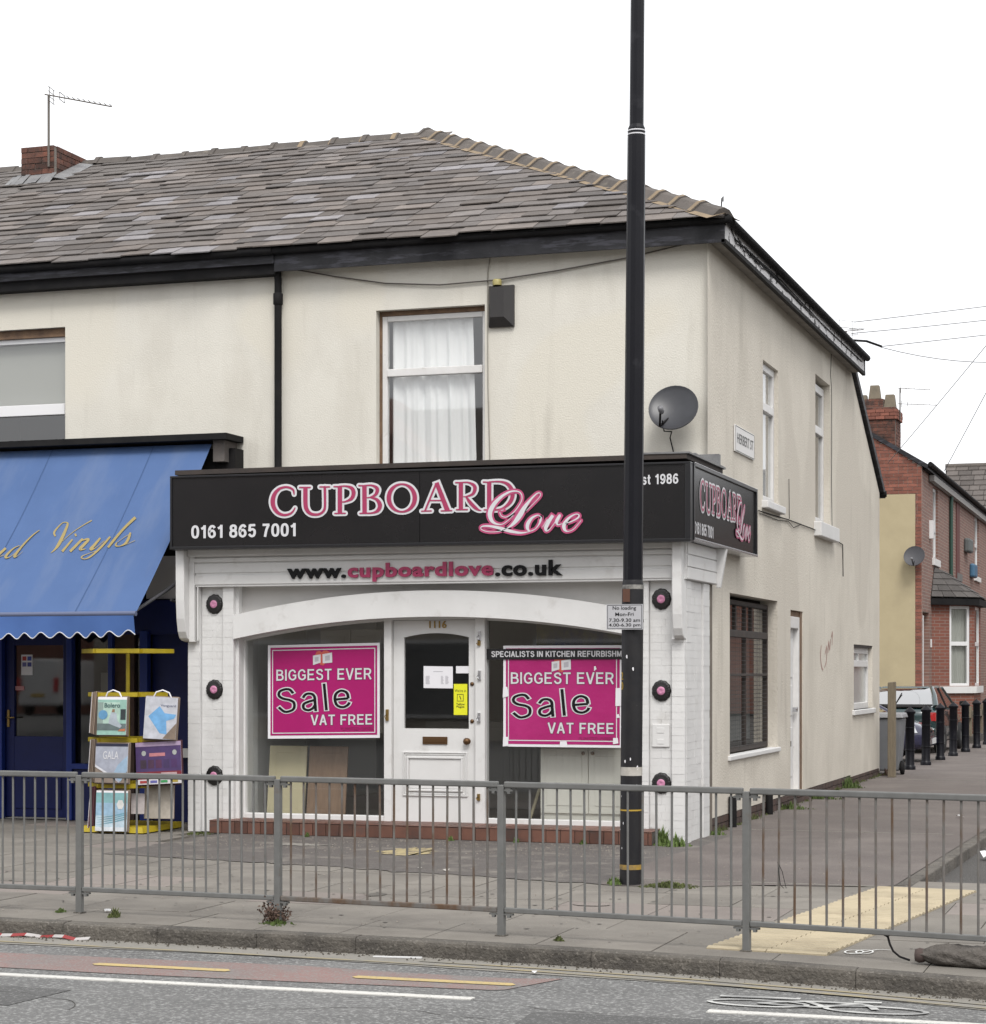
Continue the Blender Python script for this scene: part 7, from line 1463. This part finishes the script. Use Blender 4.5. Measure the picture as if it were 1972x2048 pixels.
for _ in range(900):
    y = random.uniform(-.1, 13.2); y += .25 * math.sin(y * 7); x = .02 + abs(random.gauss(0, .03)); h = random.uniform(.01, .05) * (1.6 if math.sin(y * 3.1) > .3 else .7); a = random.random() * 6; s = .006
    ww.add([(x - s * math.cos(a), y - s * math.sin(a), .003), (x + s * math.cos(a), y + s * math.sin(a), .003), (x + random.gauss(0, .02), y + random.gauss(0, .02), h)], [(0, 1, 2)])
tag(stuff(ww.build('wall_foot_weeds', moss_m, recalc=False)), 'ragged moss and weeds along the foot of the side wall', 'weeds')
g0 = stuff(gr_.build('grit', mat('grit', (.3, .27, .23), (.12, .1, .085), scale=40, rough=.95), recalc=False)); tag(g0, 'scattered grit and crumbs on the forecourt and paving', 'grit')

# ================================================================ STREET BEHIND THE VIEWER (mirrored in glass and gloss)
opp_pane = mat('opposite_pane', (.12, .125, .13), (.2, .2, .2), scale=.6, rough=.2)
opp = thing('opposite_terrace', 'brick terrace across the main road, mirrored in the shop windows', 'building', (-6, -36, 0))
MB().box(-25.5, 34, -44, -33, -.1, 6.6).build('wall', mat('opposite_render', (.42, .38, .32), (.34, .3, .26), scale=.4, rough=.9), opp)
MB().hexa([(-25.5, -32.7, 6.6), (34, -32.7, 6.6), (34, -44, 6.6), (-25.5, -44, 6.6), (-25.5, -38, 9.8), (34, -38, 9.8), (34, -38.2, 9.8), (-25.5, -38.2, 9.8)]).build('roof', ridge_m, opp)
gx = -19.5
MB().prism([(gx - 6, -32.8, 6.5), (gx + 6, -32.8, 6.5), (gx, -32.8, 10.6)], (0, -9, 0)).build('gable', bm_red, opp)
for k in range(13):
    x = -24 + k * 4.4; o = MB().box(x, x + 1.1, -32.98, -32.9, 3.9, 5.6).build('window', uw, opp); MB().quad((x + .1, -32.89, 4.0), (x + 1.0, -32.89, 4.0), (x + 1.0, -32.89, 5.5), (x + .1, -32.89, 5.5)).build('pane', opp_pane, o)
    o = MB().box(x - .6, x + 2.4, -32.98, -32.9, .5, 2.6).build('shop_window', white_p, opp); MB().quad((x - .5, -32.89, .6), (x + 2.3, -32.89, .6), (x + 2.3, -32.89, 2.5), (x - .5, -32.89, 2.5)).build('pane', opp_pane, o)
op2 = thing('corner_terrace', 'brick terrace on the other side of the side street, mirrored in the side windows', 'building', (18, 20, 0))
MB().box(14, 22, -3, 60, -.1, 5.4).build('wall', mat('corner_render', (.5, .47, .42), (.42, .39, .35), scale=.4, rough=.9), op2)
MB().hexa([(13.7, -3, 5.4), (22, -3, 5.4), (22, 60, 5.4), (13.7, 60, 5.4), (17.9, -3, 7.4), (18.1, -3, 7.4), (18.1, 60, 7.4), (17.9, 60, 7.4)]).build('roof', ridge_m, op2)
for k in range(10):
    y = 0 + k * 5.0
    for z0, z1, w in ((.9, 2.6, 1.7), (3.4, 5.0, 1.2)):
        o = MB().box(13.92, 14.0, y, y + w, z0, z1).build('window', uw, op2); MB().quad((13.91, y + .1, z0 + .1), (13.91, y + w - .1, z0 + .1), (13.91, y + w - .1, z1 - .1), (13.91, y + .1, z1 - .1)).build('pane', opp_pane, o)
bk = thing('dark_backdrop', 'brick block added as dark backdrop behind the white van, mirrored in the blue door', 'building', (-45, -66, 0)); MB().box(-75, -27, -72, -64, -.2, 8).build('wall', bm_red, bk); MB().hexa([(-75, -63.8, 8), (-27, -63.8, 8), (-27, -72, 8), (-75, -72, 8), (-75, -67, 10), (-27, -67, 10), (-27, -68, 10), (-75, -68, 10)]).build('roof', ridge_m, bk)  # unseen block added to keep the door reflection dark above the van
vn = thing('white_van', 'white van with red tail lights across the road, mirrored in the blue shop door', 'van', (-41, -58, 0)); vw = mat('van_white', (.6, .6, .6), rough=.3, coat=.5)
MB().hexa([(-42.0, -60.6, .3), (-40.0, -60.6, .3), (-40.0, -56, .3), (-42.0, -56, .3), (-41.85, -60.0, 2.2), (-40.15, -60.0, 2.2), (-40.15, -56.1, 2.3), (-41.85, -56.1, 2.3)]).build('body', vw, vn, bevel=.15)
for x in (-41.9, -40.1): MB().box(x - .1, x + .1, -56.02, -55.93, .9, 1.5).build('tail_light', mat('van_red', (.5, .02, .02), rough=.2), vn)
MB().box(-41.3, -40.7, -56.02, -55.95, .7, .83).build('number_plate', mat('plate_y', (.55, .36, .03)), vn)
for y in (-59.6, -56.9):
    for x in (-41.95, -40.05): MB().lathe([(0, -.1), (.33, -.1), (.34, .1), (0, .1)], (x, y, .23), 20, 'x').build('wheel', black_d, vn)
